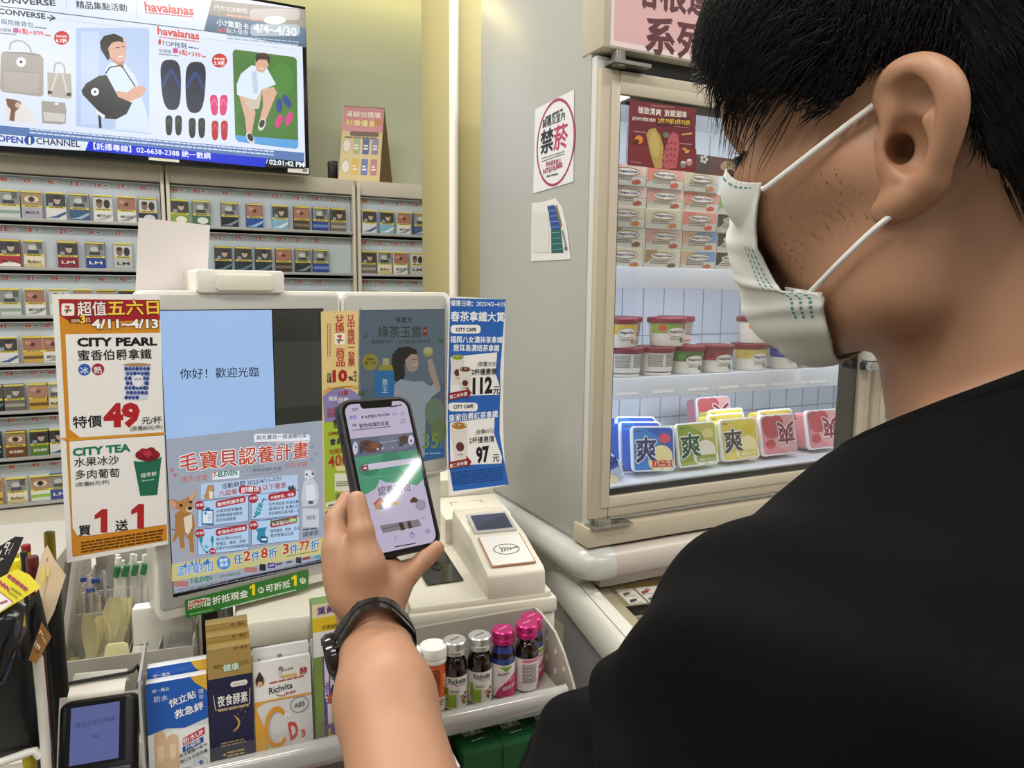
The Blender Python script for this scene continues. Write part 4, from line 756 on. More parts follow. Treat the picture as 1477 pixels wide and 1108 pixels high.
def art_night(P, w, h):
    P.rect(-w, 0, w, h, '#1b1b40').rect(-w, h * .735, w, h, '#a58a4e').rect(-w, h * .985, w, h, '#c8b074').text('統一藥品', (w * .2, h * .955), (w * .85, h * .955), '#5a4820').text('我的', (-w * .75, h * .82), (-w * .32, h * .82), '#6a5428').text('健康', (-w * .30, h * .79), (w * .42, h * .79), '#dff0dc', bold=.03, ol='#5a8a5a', olw=.03).text('日記', (w * .46, h * .82), (w * .88, h * .82), '#6a5428')
    P.rrect(w * .0, h * .64, w * .78, h * .685, w * .12, '#e8e4da').text('Senior 40', (w * .12, h * .652), (w * .68, h * .652), '#8a8478').text('夜食酵素', (-w * .62, h * .50), (w * .76, h * .50), '#f0efe8', h=-h * .085, bold=.02).line([(-w * .8, h * .60), (-w * .72, h * .47), (w * .84, h * .47), (w * .88, h * .61)], w * .035, '#c9c0a8').fine((-w * .6, h * .45), (w * .8, h * .45), '#b09a62', -.002, 1)
    for k in range(14):
        q = math.radians(-70 + 10 * k); P.ell(-.002 + w * .42 * math.cos(q), h * .33 + w * .42 * math.sin(q), w * .05 * math.sin(math.pi * (k + 1) / 15), w * .07, '#c2a45c')
    for x, y in ((.3, .40), (.5, .36), (.62, .41), (.45, .43)): P.ell(w * x, h * y, w * .02, w * .02, '#d8d4c0')
    P.fine((-w * .55, h * .17), (w * .6, h * .17), '#9a8c62', -.0014, 2).ell(-w * .4, h * .075, w * .07, w * .06, '#c2a45c').fine((-w * .28, h * .08), (w * .5, h * .08), '#c2a45c', -.0018, 2)
for k, (lab) in enumerate(('front gold and navy night enzyme box beside the blue plaster boxes', 'middle gold topped night enzyme box behind the front one', 'rearmost gold topped night enzyme box, tallest in its row')):
    lean_box('enzyme_box', lab, 'box', -.0650 + k * -.0003, -.0245 - k * .0006, .7575 + k * .0135, 1.1475 + k * .0066, .011, '#8f7740', art_night, 'night enzyme boxes', lean=4)
def art_cd(P, w, h):
    P.rect(-w, 0, w, h, '#d6d6d6').rect(-w, h * .58, w, h, '#e6e5e4').poly([(-w, 0), (-w * .55, 0), (-w * .7, h * .3), (-w * .95, h * .52), (-w, h * .55)], '#dca43a').rect(-w, h * .555, w, h * .58, '#c8a878').poly([(-w, h * .58), (-w, h * .52), (-w * .9, h * .52), (-w * .6, h * .57), (w, h * .555), (w, h * .58)], '#dca43a')
    P.ell(-w * .78, h * .80, w * .18, w * .19, '#e0b25a').ell(-w * .78, h * .78, w * .11, w * .13, '#d8a890').poly([(-w * .92, h * .83), (-w * .78, h * .91), (-w * .66, h * .84), (-w * .66, h * .74), (-w * .72, h * .80), (-w * .84, h * .80), (-w * .9, h * .74)], '#3a2a24')
    P.text('酵', (w * .62, h * .80), (w * .88, h * .80), '#a8322e', bold=.03).rect(-w * .05, h * .79, w * .5, h * .82, '#d8b05a').text('機能營養', (-w * .02, h * .86), (w * .4, h * .87), '#8a7038').fine((-w * .45, h * .75), (w * .85, h * .765), '#b05a52', -.0018).text('Richvita', (-w * .48, h * .64), (w * .34, h * .665), '#25242a', h=-h * .07, bold=.02).text('利捷維', (w * .1, h * .60), (w * .45, h * .61), '#b03a34', bold=.01)
    P.line([(-w * .25 + w * .06 * k, h * .63 - h * .03 * math.sin(math.pi * k / 7)) for k in range(8)], w * .03, '#b03a34')
    for k in range(30):
        q = math.radians(45 + 270 * k / 29); P.ell(-w * .28 + w * .36 * math.cos(q), h * .28 + h * .19 * math.sin(q), w * .06, h * .03, '#d8982a')
    P.ell(w * .12, h * .36, w * .1, w * .1, '#eceaea').text('+', (w * .07, h * .335), (w * .17, h * .335), '#9a9a9a').text('D', (w * .18, h * .10), (w * .50, h * .12), '#c84a44', h=-h * .19, bold=.045).text('3', (w * .58, h * .10), (w * .74, h * .11), '#c84a44', h=-h * .08, bold=.045)
    P.ring(w * .55, h * .47, w * .33, h * .09, w * .03, '#8a8a8e').text('AES', (w * .36, h * .44), (w * .74, h * .45), '#5a5a60', bold=.02)
    P.ell(-w * .05, h * .90, w * .09, w * .08, '#8a8884').rrect(-w * .12, h * .80, -w * .02, h * .88, w * .02, '#c9c8c6')
lean_box('vitamin_pouch', 'silver and orange vitamin C and D3 pouch in front, right of the enzyme boxes', 'pouch', -.0232, .0330, .758, 1.122, .006, '#d0d0d0', art_cd, 'vitamin pouches', lean=7)
lean_box('vitamin_pouch', 'silver vitamin pouch showing only its top edge behind the front pouch', 'pouch', -.0225, .0330, .7685, 1.131, .006, '#cfcfcf', art_cd, 'vitamin pouches', lean=7)
def art_lutein(P, w, h):
    P.rect(-w, 0, w, h, '#6b4a9a').rect(-w, h * .62, w, h * .80, '#f0efec').rect(-w, h * .80, w, h * .90, '#e8c92e').rect(-w, h * .90, w, h, '#efe4c0').text('葉黃素', (-w * .7, h * .925), (w * .7, h * .935), '#6a3a9a', bold=.03).text('9', (w * .42, h * .85), (w * .75, h * .85), '#c8322e', h=-h * .08, bold=.05).text('不添加糖', (-w * .5, h * .815), (w * .5, h * .82), '#6a5410', bold=.015).text('Richvita', (-w * .55, h * .70), (w * .8, h * .71), '#1e1e24', h=-h * .055, bold=.02)
    P.rect(-w, 0, -w * .5, h * .62, '#7f9a4a').rect(-w * .1, h * .38, w * .9, h * .56, '#ecebea').vtext('Supplement', (-w * .3, h * .58), (-w * .3, h * .28), '#e2d8f0', w * .24).rect(-w * .25, h * .28, w * .9, h * .335, '#d86a2a').rect(-w * .3, h * .12, w * .6, h * .27, '#ecebea').vtext('Richvita', (w * .1, h * .262), (w * .1, h * .125), '#2a2a30', w * .34).text('LU', (w * .1, h * .40), (w * .8, h * .40), '#4a2a7a', bold=.04).text('LU', (-w * .3, h * .03), (w * .6, h * .03), '#e8c92e', h=-h * .06, bold=.04)
lean_box('lutein_box', 'tall purple and yellow vitamin box partly behind the wrist watch', 'box', .0355, .0715, .757, 1.176, .02, '#5e7a3c', art_lutein, lean=3)
b = MB(); b.box((.0338, .7535, TB + .0004), (.0346, .79, 1.15), CLR); b.box((.0346, .7535, TB + .0004), (.0724, .7545, 1.06), CLR); b.box((.0724, .7535, TB + .0004), (.0732, .79, 1.15), CLR); b.box((.0338, .79, TB + .0004), (.0732, .791, 1.15), CLR); b.obj('clear_holder', 'clear plastic holder around the tall purple vitamin box', 'holder', fr='R')

# ---- effervescent tubes and drink bottles (turned shapes with wrapped labels)
def wrap(P, r):
    """Bend a flat print (x across, z up) round an upright cylinder of radius r."""
    n = 16; xs_ = [p[0] for p in P.mb.v]; P.mb.cut(0, [min(xs_) + (max(xs_) - min(xs_)) * k / n for k in range(1, n)])
    P.mb.map(lambda p: np.array([(r - p[1]) * math.sin(p[0] / r), -(r - p[1]) * math.cos(p[0] / r), p[2]]))
def cylinder_goods(name, label, cat, u, v, body, cap, art, group, rot=0, lab_r=.0142, z0=TB + .0002, caplines=None, body_name='bottle_body', parts=()):
    t = thing(name, label, cat, (u, v, z0), 'R', group)
    b = MB(); b.lathe([(r, z * .885) for r, z in body[0]], (u, v, z0), body[1], 28); b.part(body_name, t)
    b = MB(); b.lathe([(r, z * .885) for r, z in cap[0]], (u, v, z0), cap[1], 32)
    if caplines: P = Print((u, v, z0 + cap[0][-1][1] * .885 + .0002), (1, 0, 0), (0, 1, 0), fr='R'); P.mb = b; P.uv(); caplines(P)
    b.part('cap', t)
    P = Print((0, 0, 0), rough=.35, eps=.0002); P.uv(); art(P); wrap(P, lab_r); ca, sa = math.cos(rot), math.sin(rot)
    P.mb.map(lambda p: np.array([u + ca * p[0] - sa * p[1], v + sa * p[0] + ca * p[1], z0 + p[2] * .885])); P.mb.part('wrapped_label', t)
    for f in parts: f(t, u, v, z0)
    return t
r_ = .014
TUBE = [(0, 0), (r_ * .96, 0), (r_, .001), (r_, .072), (0, .072)]
TCAP = [(r_ * 1.02, .066), (r_ * 1.09, .0665), (r_ * 1.10, .070), (r_ * 1.05, .071), (r_ * 1.05, .0725), (r_ * 1.12, .0735), (r_ * 1.13, .0845), (r_ * 1.05, .0862), (r_ * .9, .0858), (0, .0855)]
def art_tube(P):
    P.rect(-.036, .006, .036, .065, '#d9622a').rect(-.036, .004, .036, .022, '#e6ddd4'); P.fine((-.006, .058), (.006, .058), '#4a2410', -.0012, 14, 2.2).fine((.010, .05), (.018, .05), '#f0d8c8', -.0016, 6).fine((-.008, .018), (.010, .018), '#7a4a34', -.0016, 3)
for k, (u, lab) in enumerate(((.1675, 'orange vitamin tube with white cap standing left of the silver capped bottles'), (.1375, 'orange vitamin tube with white cap, mostly hidden behind the forearm'))):
    cylinder_goods('vitamin_tube', lab, 'tube', u, .775, (TUBE, mat('#d9622a', .35)), (TCAP, mat('#ecebe7', .35)), art_tube, 'orange vitamin tubes', rot=-.15, lab_r=r_ + .0002, body_name='tube_body')
BOT = [(0, 0), (.0135, 0), (.0143, .0012), (.0143, .052), (.0138, .058), (.0118, .064), (.0092, .067), (.0090, .072), (0, .072)]
def cap_prof(r, z, h): return [(r * .92, z), (r * 1.0, z + .0005), (r * .97, z + h * .14), (r * 1.02, z + h * .18), (r * .97, z + h * .30), (r * 1.02, z + h * .34), (r * .96, z + h * .42), (r * .98, z + h * .5), (r, z + h * .92), (r * .9, z + h), (0, z + h)]
BG = mat('#1c0f0a', .08, coat=.5); SIL = mat('#c9c9c6', .3, metal=.7); PNK = mat('#c02c74', .28, metal=.55); SHR = mat('#2b3f86', .2, coat=.4)
def slit(c): return lambda P: P.line([(-.006, -.002), (.006, .003)], .0012, c)
def art_silver(P):
    P.rect(-.036, .002, .036, .045, '#e6e4de').rect(-.014, .004, -.002, .022, '#9cb83a').rect(-.015, .012, -.011, .030, '#7f9a2e').text('Richvita', (-.011, .036), (.010, .036), '#2a2a2e', h=-.007, bold=.02).line([(-.004 + .0012 * k, .0352 - .0022 * math.sin(math.pi * k / 6)) for k in range(7)], .0008, '#a83a34').text('利捷維', (.004, .0325), (.010, .0325), '#a83a34')
    for x, y, c in ((.006, .012, '#a04a34'), (.009, .015, '#7a3a2a'), (.008, .009, '#6a8a3a'), (.005, .018, '#c87a3a'), (.010, .021, '#8a6a2a')): P.ell(x, y, .0022, .0022, c)
    P.fine((-.009, .026), (.002, .026), '#7a8a5a', -.001, 2)
def art_pink(P):
    P.rect(-.036, .002, .036, .047, '#e9e2e0').poly([(-.014, .002), (-.010, .012), (-.001, .023), (.010, .032), (.020, .036), (.036, .030), (.036, .002)], '#c43a6e').poly([(-.008, .044), (0, .037), (.008, .044)], '#7fa83a').fine((-.006, .046), (.006, .046), '#6a8a3a', -.0012); P.text('コラーゲン', (-.006, .020), (.012, .026), '#f6e6ec', bold=.02).text('膠原飲', (-.004, .012), (.012, .016), '#f6e6ec', bold=.02).fine((-.010, .034), (.004, .036), '#8a6a74', -.001, 2)
def art_pink_back(P):
    P.rect(-.036, .002, .036, .047, '#e9e2e0').poly([(.006, .002), (.014, .02), (.02, .03), (.036, .034), (.036, .002)], '#c43a6e').fine((-.012, .038), (.006, .038), '#7a7074', -.001, 13, 2.0).rect(-.012, .042, .012, .046, '#d86a90')
def sleeve(t, u, v, z0):
    b = MB(); b.lathe([(.0145, .040), (.0143, .047), (.0123, .0565), (.0101, .062)], (u, v, z0), SHR, 28); b.part('neck_sleeve', t)
for u, lab in ((.1925, 'left silver capped dark vitamin drink bottle, beside the orange tube'), (.2225, 'right silver capped dark vitamin drink bottle, beside the pink capped ones')):
    cylinder_goods('drink_bottle', lab, 'bottle', u, .775, (BOT, BG), (cap_prof(.0132, .071, .0175), SIL), art_silver, 'silver capped bottles', rot=random.uniform(-.1, .1), caplines=slit('#55524e'), lab_r=.0145)
cylinder_goods('drink_bottle', 'pink capped collagen bottle with blue neck sleeve, between silver cap and end bottle', 'bottle', .2525, .777, (BOT, BG), (cap_prof(.0132, .072, .0178), PNK), art_pink, 'pink capped bottles', rot=-.1, caplines=slit('#e09ac0'), lab_r=.0145, parts=(sleeve,))
cylinder_goods('drink_bottle', 'pink capped collagen bottle nearest the perforated end panel', 'bottle', .2835, .779, (BOT, BG), (cap_prof(.0132, .073, .0178), PNK), art_pink_back, 'pink capped bottles', rot=.1, caplines=slit('#e09ac0'), lab_r=.0145)
cylinder_goods('drink_bottle', 'pink capped bottle in the back row, peeking behind the end bottle', 'bottle', .3000, .801, (BOT, BG), (cap_prof(.0132, .069, .0178), PNK), art_pink, 'pink capped bottles', rot=.5, caplines=slit('#e09ac0'), lab_r=.0145, parts=(sleeve,))

# ---- green tonic cartons on the lower tray
def art_tonic(P, w, h):
    P.rect(-w, 0, w, h, '#1d4f2c').text('白蘭氏', (-w * .6, h * .70), (w * .5, h * .70), '#eef0e6', bold=.03).line([(-w * .7, h * .64), (w * .6, h * .66)], w * .03, '#b8963a').text("BRAND'S", (-w * .65, h * .45), (w * .65, h * .45), '#eef0e6', h=-h * .16, bold=.02).poly([(w * .3, h * .1), (w * .8, h * .34), (w * .8, h * .1)], '#a8542a')
GT = .995; ZL = .8725
for k, (u0, u1, v0, lab) in enumerate(((.188, .2335, .728, 'front left dark green tonic carton on the lower tray'), (.234, .2795, .726, 'front middle dark green tonic carton on the lower tray'), (.280, .3155, .724, 'front right dark green tonic carton against the end panel'), (.188, .2335, .790, 'dark green tonic carton in the back row, left, under the upper tray'), (.234, .2795, .790, 'dark green tonic carton in the back row, right, under the upper tray'))):
    z1 = GT if k < 3 else .985
    P = Print((0, v0 - .0001, 0), fr='R', eps=.0002); P.mb.box((u0, v0, ZL), (u1, v0 + (.058 if k < 3 else .038), z1), mat('#1b4a2a', .35), .0006)
    Q = Print(((u0 + u1) / 2, v0, ZL), fr='R'); Q.mb = P.mb; Q.uv(); art_tonic(Q, (u1 - u0) / 2, z1 - ZL)
    T_ = Print(((u0 + u1) / 2, v0 + .008, z1 + .0002), (1, 0, 0), (0, 1, 0), fr='R'); T_.mb = P.mb; T_.uv(); w = (u1 - u0) / 2
    yq = 0 if k < 3 else -.012; T_.text('白蘭氏', (-w * .5, .024 + yq), (w * .5, .026 + yq), '#e6eade', h=-.012, bold=.03).line([(-w * .6, .021 + yq), (w * .6, .024 + yq)], .0008, '#b8963a').fine((-w * .3, .012 + yq), (w * .4, .014 + yq), '#c8d0c0', -.0012).line([(-w, -.007), (-w, .048 if k < 3 else .028)], .0006, '#123620')
    P.mb.obj('tonic_carton', lab, 'carton', fr='R', group='green tonic cartons')
b = MB(); b.box((.176, .715, ZL), (.179, .80, .993), mat('#e6e6e2', .4)); b.obj('shelf_divider', 'white upright divider left of the green tonic cartons', 'divider', fr='R')
b = MB(); b.box((.0, .72, ZL), (.05, .77, .975), mat('#9a2026', .4), .001); P = Print((.025, .7198, ZL), fr='R'); P.mb = b; P.uv(); P.rect(-.018, .05, .018, .07, '#e8dcc8'); b.obj('red_carton', 'small red carton on the lower tray, low at the bottom of the picture', 'carton', fr='R')
# ================================================================ left end of the counter: organiser, cutlery, card terminal, small goods
OG = mat('#a19d93', .5, noise=.02)
t = thing('counter_organizer', 'grey divided counter organiser holding cutlery bags and straws', 'organiser', (-.16, .95, CT), 'K')
b = MB(); b.box((-.234, .858, CT + .0005), (-.088, .8605, 1.096), OG, .0008); b.box((-.234, .858, CT + .0005), (-.2315, 1.10, 1.118), OG, .0008); b.box((-.0905, .858, CT + .0005), (-.088, .99, 1.104), OG, .0008); b.box((-.233, .86, CT + .0005), (-.089, .99, CT + .003), OG); b.part('front_tray', t)
b = MB(); b.box((-.232, .945, CT + .0005), (-.089, .9475, 1.112), OG, .0008); b.box((-.232, 1.00, CT + .0005), (-.10, 1.0025, 1.118), OG, .0008); b.box((-.232, 1.098, CT + .0005), (-.10, 1.1, 1.15), OG, .0008); b.box((-.102, .99, CT + .0005), (-.0995, 1.1, 1.12), OG, .0008); b.part('rear_tray', t)
for k, (u, v0, v1, z1) in enumerate(((-.1635, .8605, .945, 1.08), (-.128, .8605, .904, 1.092), (-.1975, .9475, 1.0, 1.11), (-.19, 1.0025, 1.098, 1.12))):
    b = MB(); b.box((u, v0, CT + .003), (u + .0015, v1, z1), OG); b.part('divider', t)
b = MB(); b.box((-.128, .885, CT + .003), (-.0905, .887, 1.083), OG); b.part('divider', t)
# cutlery: cream plastic spoons in clear bags
SPN = mat('#f2e9b4', .35); BAG = film(.06)
def spoon(mb, c, h, w, lean_, yaw):
    M_ = R3('Z', yaw) @ R3('Y', lean_)
    def fn(s, r_):
        z = h * s; ww = w * (.55 + .45 * math.sin(math.pi * min(1, s * 1.4 + .1)) if s < .6 else .55 + .45 * abs(math.sin(math.pi * (s - .6) / .4 * .95 + .02))) ; x = (r_ - .5) * ww
        return np.array(c) + M_ @ np.array([x, .004 * math.cos(math.pi * (r_ - .5)) + .006 * math.sin(s * 3), z])
    mb.grid(fn, 22, 8, SPN)
for k, (u, v, h, w, ln, yw, lab) in enumerate(((-.219, .885, .085, .02, -4, 20, 'cream plastic spoons in a clear bag at the left end of the organiser front'), (-.205, .895, .128, .021, 4, -25, 'tall cream spoons in a clear bag, second from the left in the organiser'), (-.188, .903, .138, .022, 7, 30, 'tallest cream spoons bundle in a clear bag near the tan leaflet'), (-.181, .875, .088, .020, 2, 0, 'cream spoon bundle behind the single flat cream scoop'))):
    t = thing('spoon_bag', lab, 'cutlery bag', (u, v, CT + .003), 'K', 'bags of plastic spoons')
    for j in range(2):
        b = MB(); spoon(b, (u + j * .006 - .003, v + j * .007, CT + .004), h - j * .006, w, ln + j * 3, yw + j * 8); b.part('spoon', t)
    b = MB(); b.grid(lambda s, r_: np.array([u, v + .004, CT + .004]) + R3('Y', ln) @ np.array([.0145 * math.cos(2 * math.pi * s) * (1 - .5 * r_ ** 4), .011 * math.sin(2 * math.pi * s) * (1 - .85 * r_ ** 3) , (h + .012) * r_]) + .0012 * np.array([math.sin(9 * s + 14 * r_), math.cos(17 * r_ + 8 * s), 0]), 20, 12, BAG, closed=True); b.part('clear_bag', t)
b = MB(); b.prism([(-.011, 0), (.009, 0), (.013, .052), (.012, .060), (.008, .063), (-.008, .063), (-.011, .060), (-.012, .052)], (1, 0, 0), (0, .12, .99), (-.1695, .8635, 1.052 - .01), (0, .0018, 0), SPN, .0006); b.prism([(-.006, 0), (.004, 0), (.005, .06), (-.006, .06)], (1, 0, 0), (0, 0, 1), (-.1695, .864, CT + .003), (0, .0016, 0), SPN); b.obj('scoop', 'single flat cream plastic scoop leaning on the organiser front', 'scoop', fr='K')
NAP = mat('#e9e7e0', .8, noise=.02)
b = MB(); b.box((-.160, .908, CT + .004), (-.094, .931, 1.124), NAP, .004, rot=R3('X', -4)); b.obj('napkin_stack', 'white paper napkin stack standing in the organiser', 'napkins', fr='K')
b = MB(); b.grid(lambda s, r_: np.array([-.1455 + .0150 * math.cos(2 * math.pi * s) * (1 - .5 * r_ ** 4), .886 + .013 * math.sin(2 * math.pi * s) * (1 - .7 * r_ ** 3), CT + .004 + .088 * r_]) + .002 * np.array([math.sin(13 * s + 11 * r_), math.cos(19 * r_ + 9 * s), 0]), 24, 12, mat('#dcdad2', .3, noise=.05), closed=True); b.obj('wipe_packet', 'crumpled whitish wet wipe packets between spoons and small right compartment', 'packet', fr='K')
b = MB(); b.box((-.1275, .892, CT + .003), (-.0975, .905, 1.094), CLR, .002, rot=R3('Y', 12)); b.obj('clear_sleeve', 'clear plastic sleeve leaning beside the napkins', 'sleeve', fr='K')
# wrapped straws in the rear tray
WH = mat('#e6e4e0', .4)
t = thing('straw_bundle', 'bundle of white wrapped straws standing behind the napkins', 'straws', (-.171, .972, CT + .001), 'K')
rs_ = random.Random(5)
for k in range(16):
    u = -.192 + .0029 * k + rs_.uniform(-.001, .001); v = .958 + .028 * rs_.random(); z0 = 1.075 + rs_.uniform(-.004, .004)
    b = MB(); b.tube([(u, v, CT + .004), (u + .003, v, z0 + .02), (u + .006 + rs_.uniform(-.003, .003), v + .004, 1.165 + rs_.uniform(-.01, .008))], .0031, WH, 8); b.part('straw', t)
for k in range(4):
    u = -.182 + .010 * k; b = MB(); b.tube([(u, .956, 1.150), (u + .003, .956, 1.163)], .0036, mat('#2f7d4a', .4), 8); b.part('green_tip', t, kind=None)
b = MB(); b.grid(lambda s, r_: np.array([-.168 + .0265 * math.cos(2 * math.pi * s), .972 + .019 * math.sin(2 * math.pi * s), 1.07 + .098 * r_]) + .002 * np.array([math.sin(15 * s + 20 * r_), math.cos(23 * s - 12 * r_), 0]), 28, 14, BAG, closed=True); b.part('clear_bag', t)
t = thing('stirrer_bundle', 'wrapped wooden stirrers with blue bands left of the white straws', 'stirrers', (-.214, .975, CT + .001), 'K')
for k in range(9):
    u = -.2275 + .0034 * k; v = .958 + .030 * rs_.random()
    b = MB(); b.box((u, v, CT + .004), (u + .0034, v + .0016, 1.135 + rs_.uniform(-.012, .015)), mat('#c9b394' if k % 2 else '#c7c6cc', .6)); b.part('stirrer', t)
for u, z in ((-.222, 1.148), (-.214, 1.134), (-.208, 1.145)): b = MB(); b.box((u, .955, z), (u + .009, .9575, z + .005), mat('#2e4a94', .4)); b.part('blue_band', t)
b = MB(); b.grid(lambda s, r_: np.array([-.2135 + .0135 * math.cos(2 * math.pi * s), .974 + .020 * math.sin(2 * math.pi * s), 1.08 + .072 * r_]) + .0025 * np.array([math.sin(15 * s + 20 * r_), math.cos(23 * s - 12 * r_), 0]), 28, 14, BAG, closed=True); b.part('clear_bag', t)

# ---- card terminal on its bracket
tl = math.radians(24); TO = np.array([-.16, .722, 1.09]); TX = np.array([1., 0, 0]); TY = np.array([0, math.sin(tl), math.cos(tl)]); TN = np.cross(TX, TY)
def tp(x, y): h = hit(x, y, TO, TN, 'K') - TO; return np.array([h @ TX, h @ TY])
t = thing('card_terminal', 'black card payment terminal with blue screen on a cream bracket', 'card terminal', (-.16, .74, 1.0), 'K')
b0, b1 = tp(86, 1016), tp(192, 1000); s0, s1, s3 = tp(103, 1022), tp(173, 1011), tp(102, 1105)
b = MB(); P_ = []
for cx, cy, a in ((b1[0] + .003 - .007, b0[1] - .007, 0), (b0[0] + .007, b0[1] - .007, 90), (b0[0] + .007, b0[1] - .116, 180), (b1[0] + .003 - .007, b0[1] - .116, 270)):
    for i in range(5):
        q = math.radians(a + 22.5 * i); P_.append((cx + .007 * math.cos(q), cy + .007 * math.sin(q)))
b.prism(P_, TX, TY, TO - TN * .022, TN * .022, mat('#111113', .35, spec=.3), .003); b.part('body', t)
b = MB(); b.prism([(s0[0] - .004, s3[1] - .002), (s1[0] + .005, s3[1] - .002), (s1[0] + .005, s0[1] + .004), (s0[0] - .004, s0[1] + .004)], TX, TY, TO, TN * .0006, mat('#0c0c0e', .1)); b.part('screen_glass', t)
P = Print(TO + TN * .0008, TX, TY, fr='K', emit=.55, rough=.1); P.uv().rect(s0[0], s3[1], s1[0], s0[1], '#6a72b0'); P.z(0, 920, 5.8955); P.text('請出示支付條碼', (640, 770), (980, 700), '#4a5088', bold=.01)
for k in range(3): P.line([(812 + d * (18 + 16 * k), 858 - 12 * k - 10 + 0 * d + 5 * abs(d)) for d in (-1, -.5, 0, .5, 1)], 5, '#4a5088')
P.mb.part('screen', t, label='blue lit screen')
b = MB(); b.prism([(s0[0] - .010, s3[1] - .006), (s1[0] + .012, s3[1] - .006), (s1[0] + .010, s3[1] - .022), (s0[0] - .010, s3[1] - .055)], TX, TY, TO + TN * .001, TN * .006, mat('#0f0f11', .25), .002); b.part('keypad_hood', t)
f0, f1, f2, f3 = tp(98, 990), tp(180, 976), tp(184, 1002), tp(98, 1012)
b = MB(); b.grid(lambda s, r_: TO + TX * (f0[0] + (f1[0] - f0[0]) * s) + TY * (f0[1] - (f0[1] - f3[1]) * r_) + TN * (-.010 + .010 * math.sin(math.pi * r_ * .6)), 2, 8, mat('#dcd8cc', .4)); b.part('receipt_flap', t)
b = MB(); b.prism([(b0[0] - .006, b0[1] - .116), (b1[0] + .001, b0[1] - .116), (b1[0] + .001, b0[1] + .001), (b0[0] - .006, b0[1] + .004)], TX, TY, TO - TN * .026, TN * .003, mat('#d2cfc6', .4), .001); b.prism([(f0[0] - .002, f0[1] - .004), (f1[0] + .002, f0[1] - .004), (f1[0], f0[1] + .008), (f0[0] + .002, f0[1] + .010)], TX, TY, TO - TN * .016, TN * .003, mat('#d2cfc6', .4), .001)
b.box((-.178, .735, 1.002), (-.142, .80, 1.02), mat('#bdbab2', .4), .003); b.tube([(-.16, .742, 1.075), (-.16, .775, 1.01)], .009, mat('#bdbab2', .4), 14); b.part('bracket', t)
b = MB(); b.tube([TO + TX * (f0[0] - .001) + TY * (f0[1] + .002) - TN * .008, TO + TX * f1[0] + TY * (f0[1] + .004) - TN * .010, TO + TX * (f1[0] + .005) + TY * (f0[1] + .005) - TN * .012, TO + TX * (f1[0] + .008) + TY * (f0[1] + .009) - TN * .016, TO + TX * (f1[0] + .010) + TY * (f0[1] + .003) - TN * .022, TO + TX * (f1[0] + .008) + TY * (f0[1] - .012) - TN * .026], .0018, mat('#141414', .4), 8); b.part('cable', t)
b = MB(); b.box((-.30, .70, .962), (-.135, .841, .998), OG, .002); b.box((-.30, .70, 0), (-.14, .842, .962), mat('#8f8b84', .5)); b.obj('terminal_shelf', 'grey shelf in front of the counter carrying the card terminal', 'shelf', fr='K')

# ---- black pouches and cards hanging on a wire frame at the left edge
WIRE = mat('#dedcd4', .3)
def vp(x, y, v): return kp(x, y, v)
t = thing('wire_frame', 'white bent wire display frame at the left edge of the picture', 'wire frame', (-.20, .70, CT), 'K')
b = MB(); w = [vp(54, 948, .70), vp(56, 965, .70), vp(61, 1020, .70), vp(66, 1082, .70), vp(66, 1092, .70)]; w.append(w[-1] + np.array([0, 0, -.07])); b.tube(w, .0042, WIRE, 10); b.part('upright', t)
b = MB(); w = [vp(58, 1092, .70), vp(50, 1083, .70), vp(40, 1086, .70), vp(0, 1100, .70), vp(-60, 1122, .70)]; b.tube(w, .0036, WIRE, 10); b.part('lower_bar', t)
BLK = mat('#121214', .38, noise=.1, bump=.3, nscale=40); SHN = mat('#1a1a1d', .16, noise=.1, bump=.5, nscale=25)
def pouch(name, lab, cat, pts, v, d, m_, group=None, bulge=.012, dv=0):
    """Soft pouch: photo outline at depth v, thickness d, puffed out in the middle; dv slants it inward to the right."""
    q = [vp(x, y, v) for x, y in pts]; c = sum(q) / len(q); b = MB(); n = len(q); R_ = 5
    V = []; F = []
    for sd in (-1, 1):
        for r_ in range(R_ + 1):
            k = r_ / R_
            for p in q: x = c + (p - c) * k; V.append(x + np.array([0, sd * (d / 2 + bulge * (1 - k * k)) * (0 if r_ == R_ else 1) + (x[0] - c[0]) * dv, 0]))
    o2 = (R_ + 1) * n
    for sd in (0, 1):
        for r_ in range(R_):
            for j in range(n):
                a, b2, c2, e2 = sd * o2 + r_ * n + j, sd * o2 + r_ * n + (j + 1) % n, sd * o2 + (r_ + 1) * n + (j + 1) % n, sd * o2 + (r_ + 1) * n + j
                F.append((a, b2, c2, e2) if sd else (e2, c2, b2, a))
    b.add(V, F, m_, True); return b.obj(name, lab, cat, fr='K', group=group)
pouch('black_pouch', 'large black fabric pouch hanging lowest at the left picture edge', 'pouch', [(-40, 910), (0, 900), (40, 905), (54, 940), (58, 1000), (62, 1086), (30, 1094), (-40, 1108), (-60, 1000)], .72, .02, BLK, 'black pouches on the wire frame')
pouch('black_pouch', 'shiny black plastic wrapped pouch under the yellow price card', 'pouch', [(-40, 880), (0, 872), (20, 862), (38, 872), (30, 920), (8, 985), (-10, 1000), (-40, 1000)], .675, .012, SHN, 'black pouches on the wire frame')
pouch('black_pouch', 'slim black pouch carrying the brown price tag', 'pouch', [(40, 868), (56, 850), (63, 880), (72, 920), (62, 945), (46, 955), (40, 920)], .705, .008, BLK, 'black pouches on the wire frame', bulge=.004)
def card(name, lab, cat, pts, v, col, tilt=(0, 1, 0)):
    o_ = vp(*pts[0], v); ey = np.array([0, .35, .94]); ey /= np.linalg.norm(ey); P = Print(o_, (1, 0, 0), ey, fr='K', rough=.35, eps=.0003); P.z(0, 0, 1).sheet(pts, col); return P
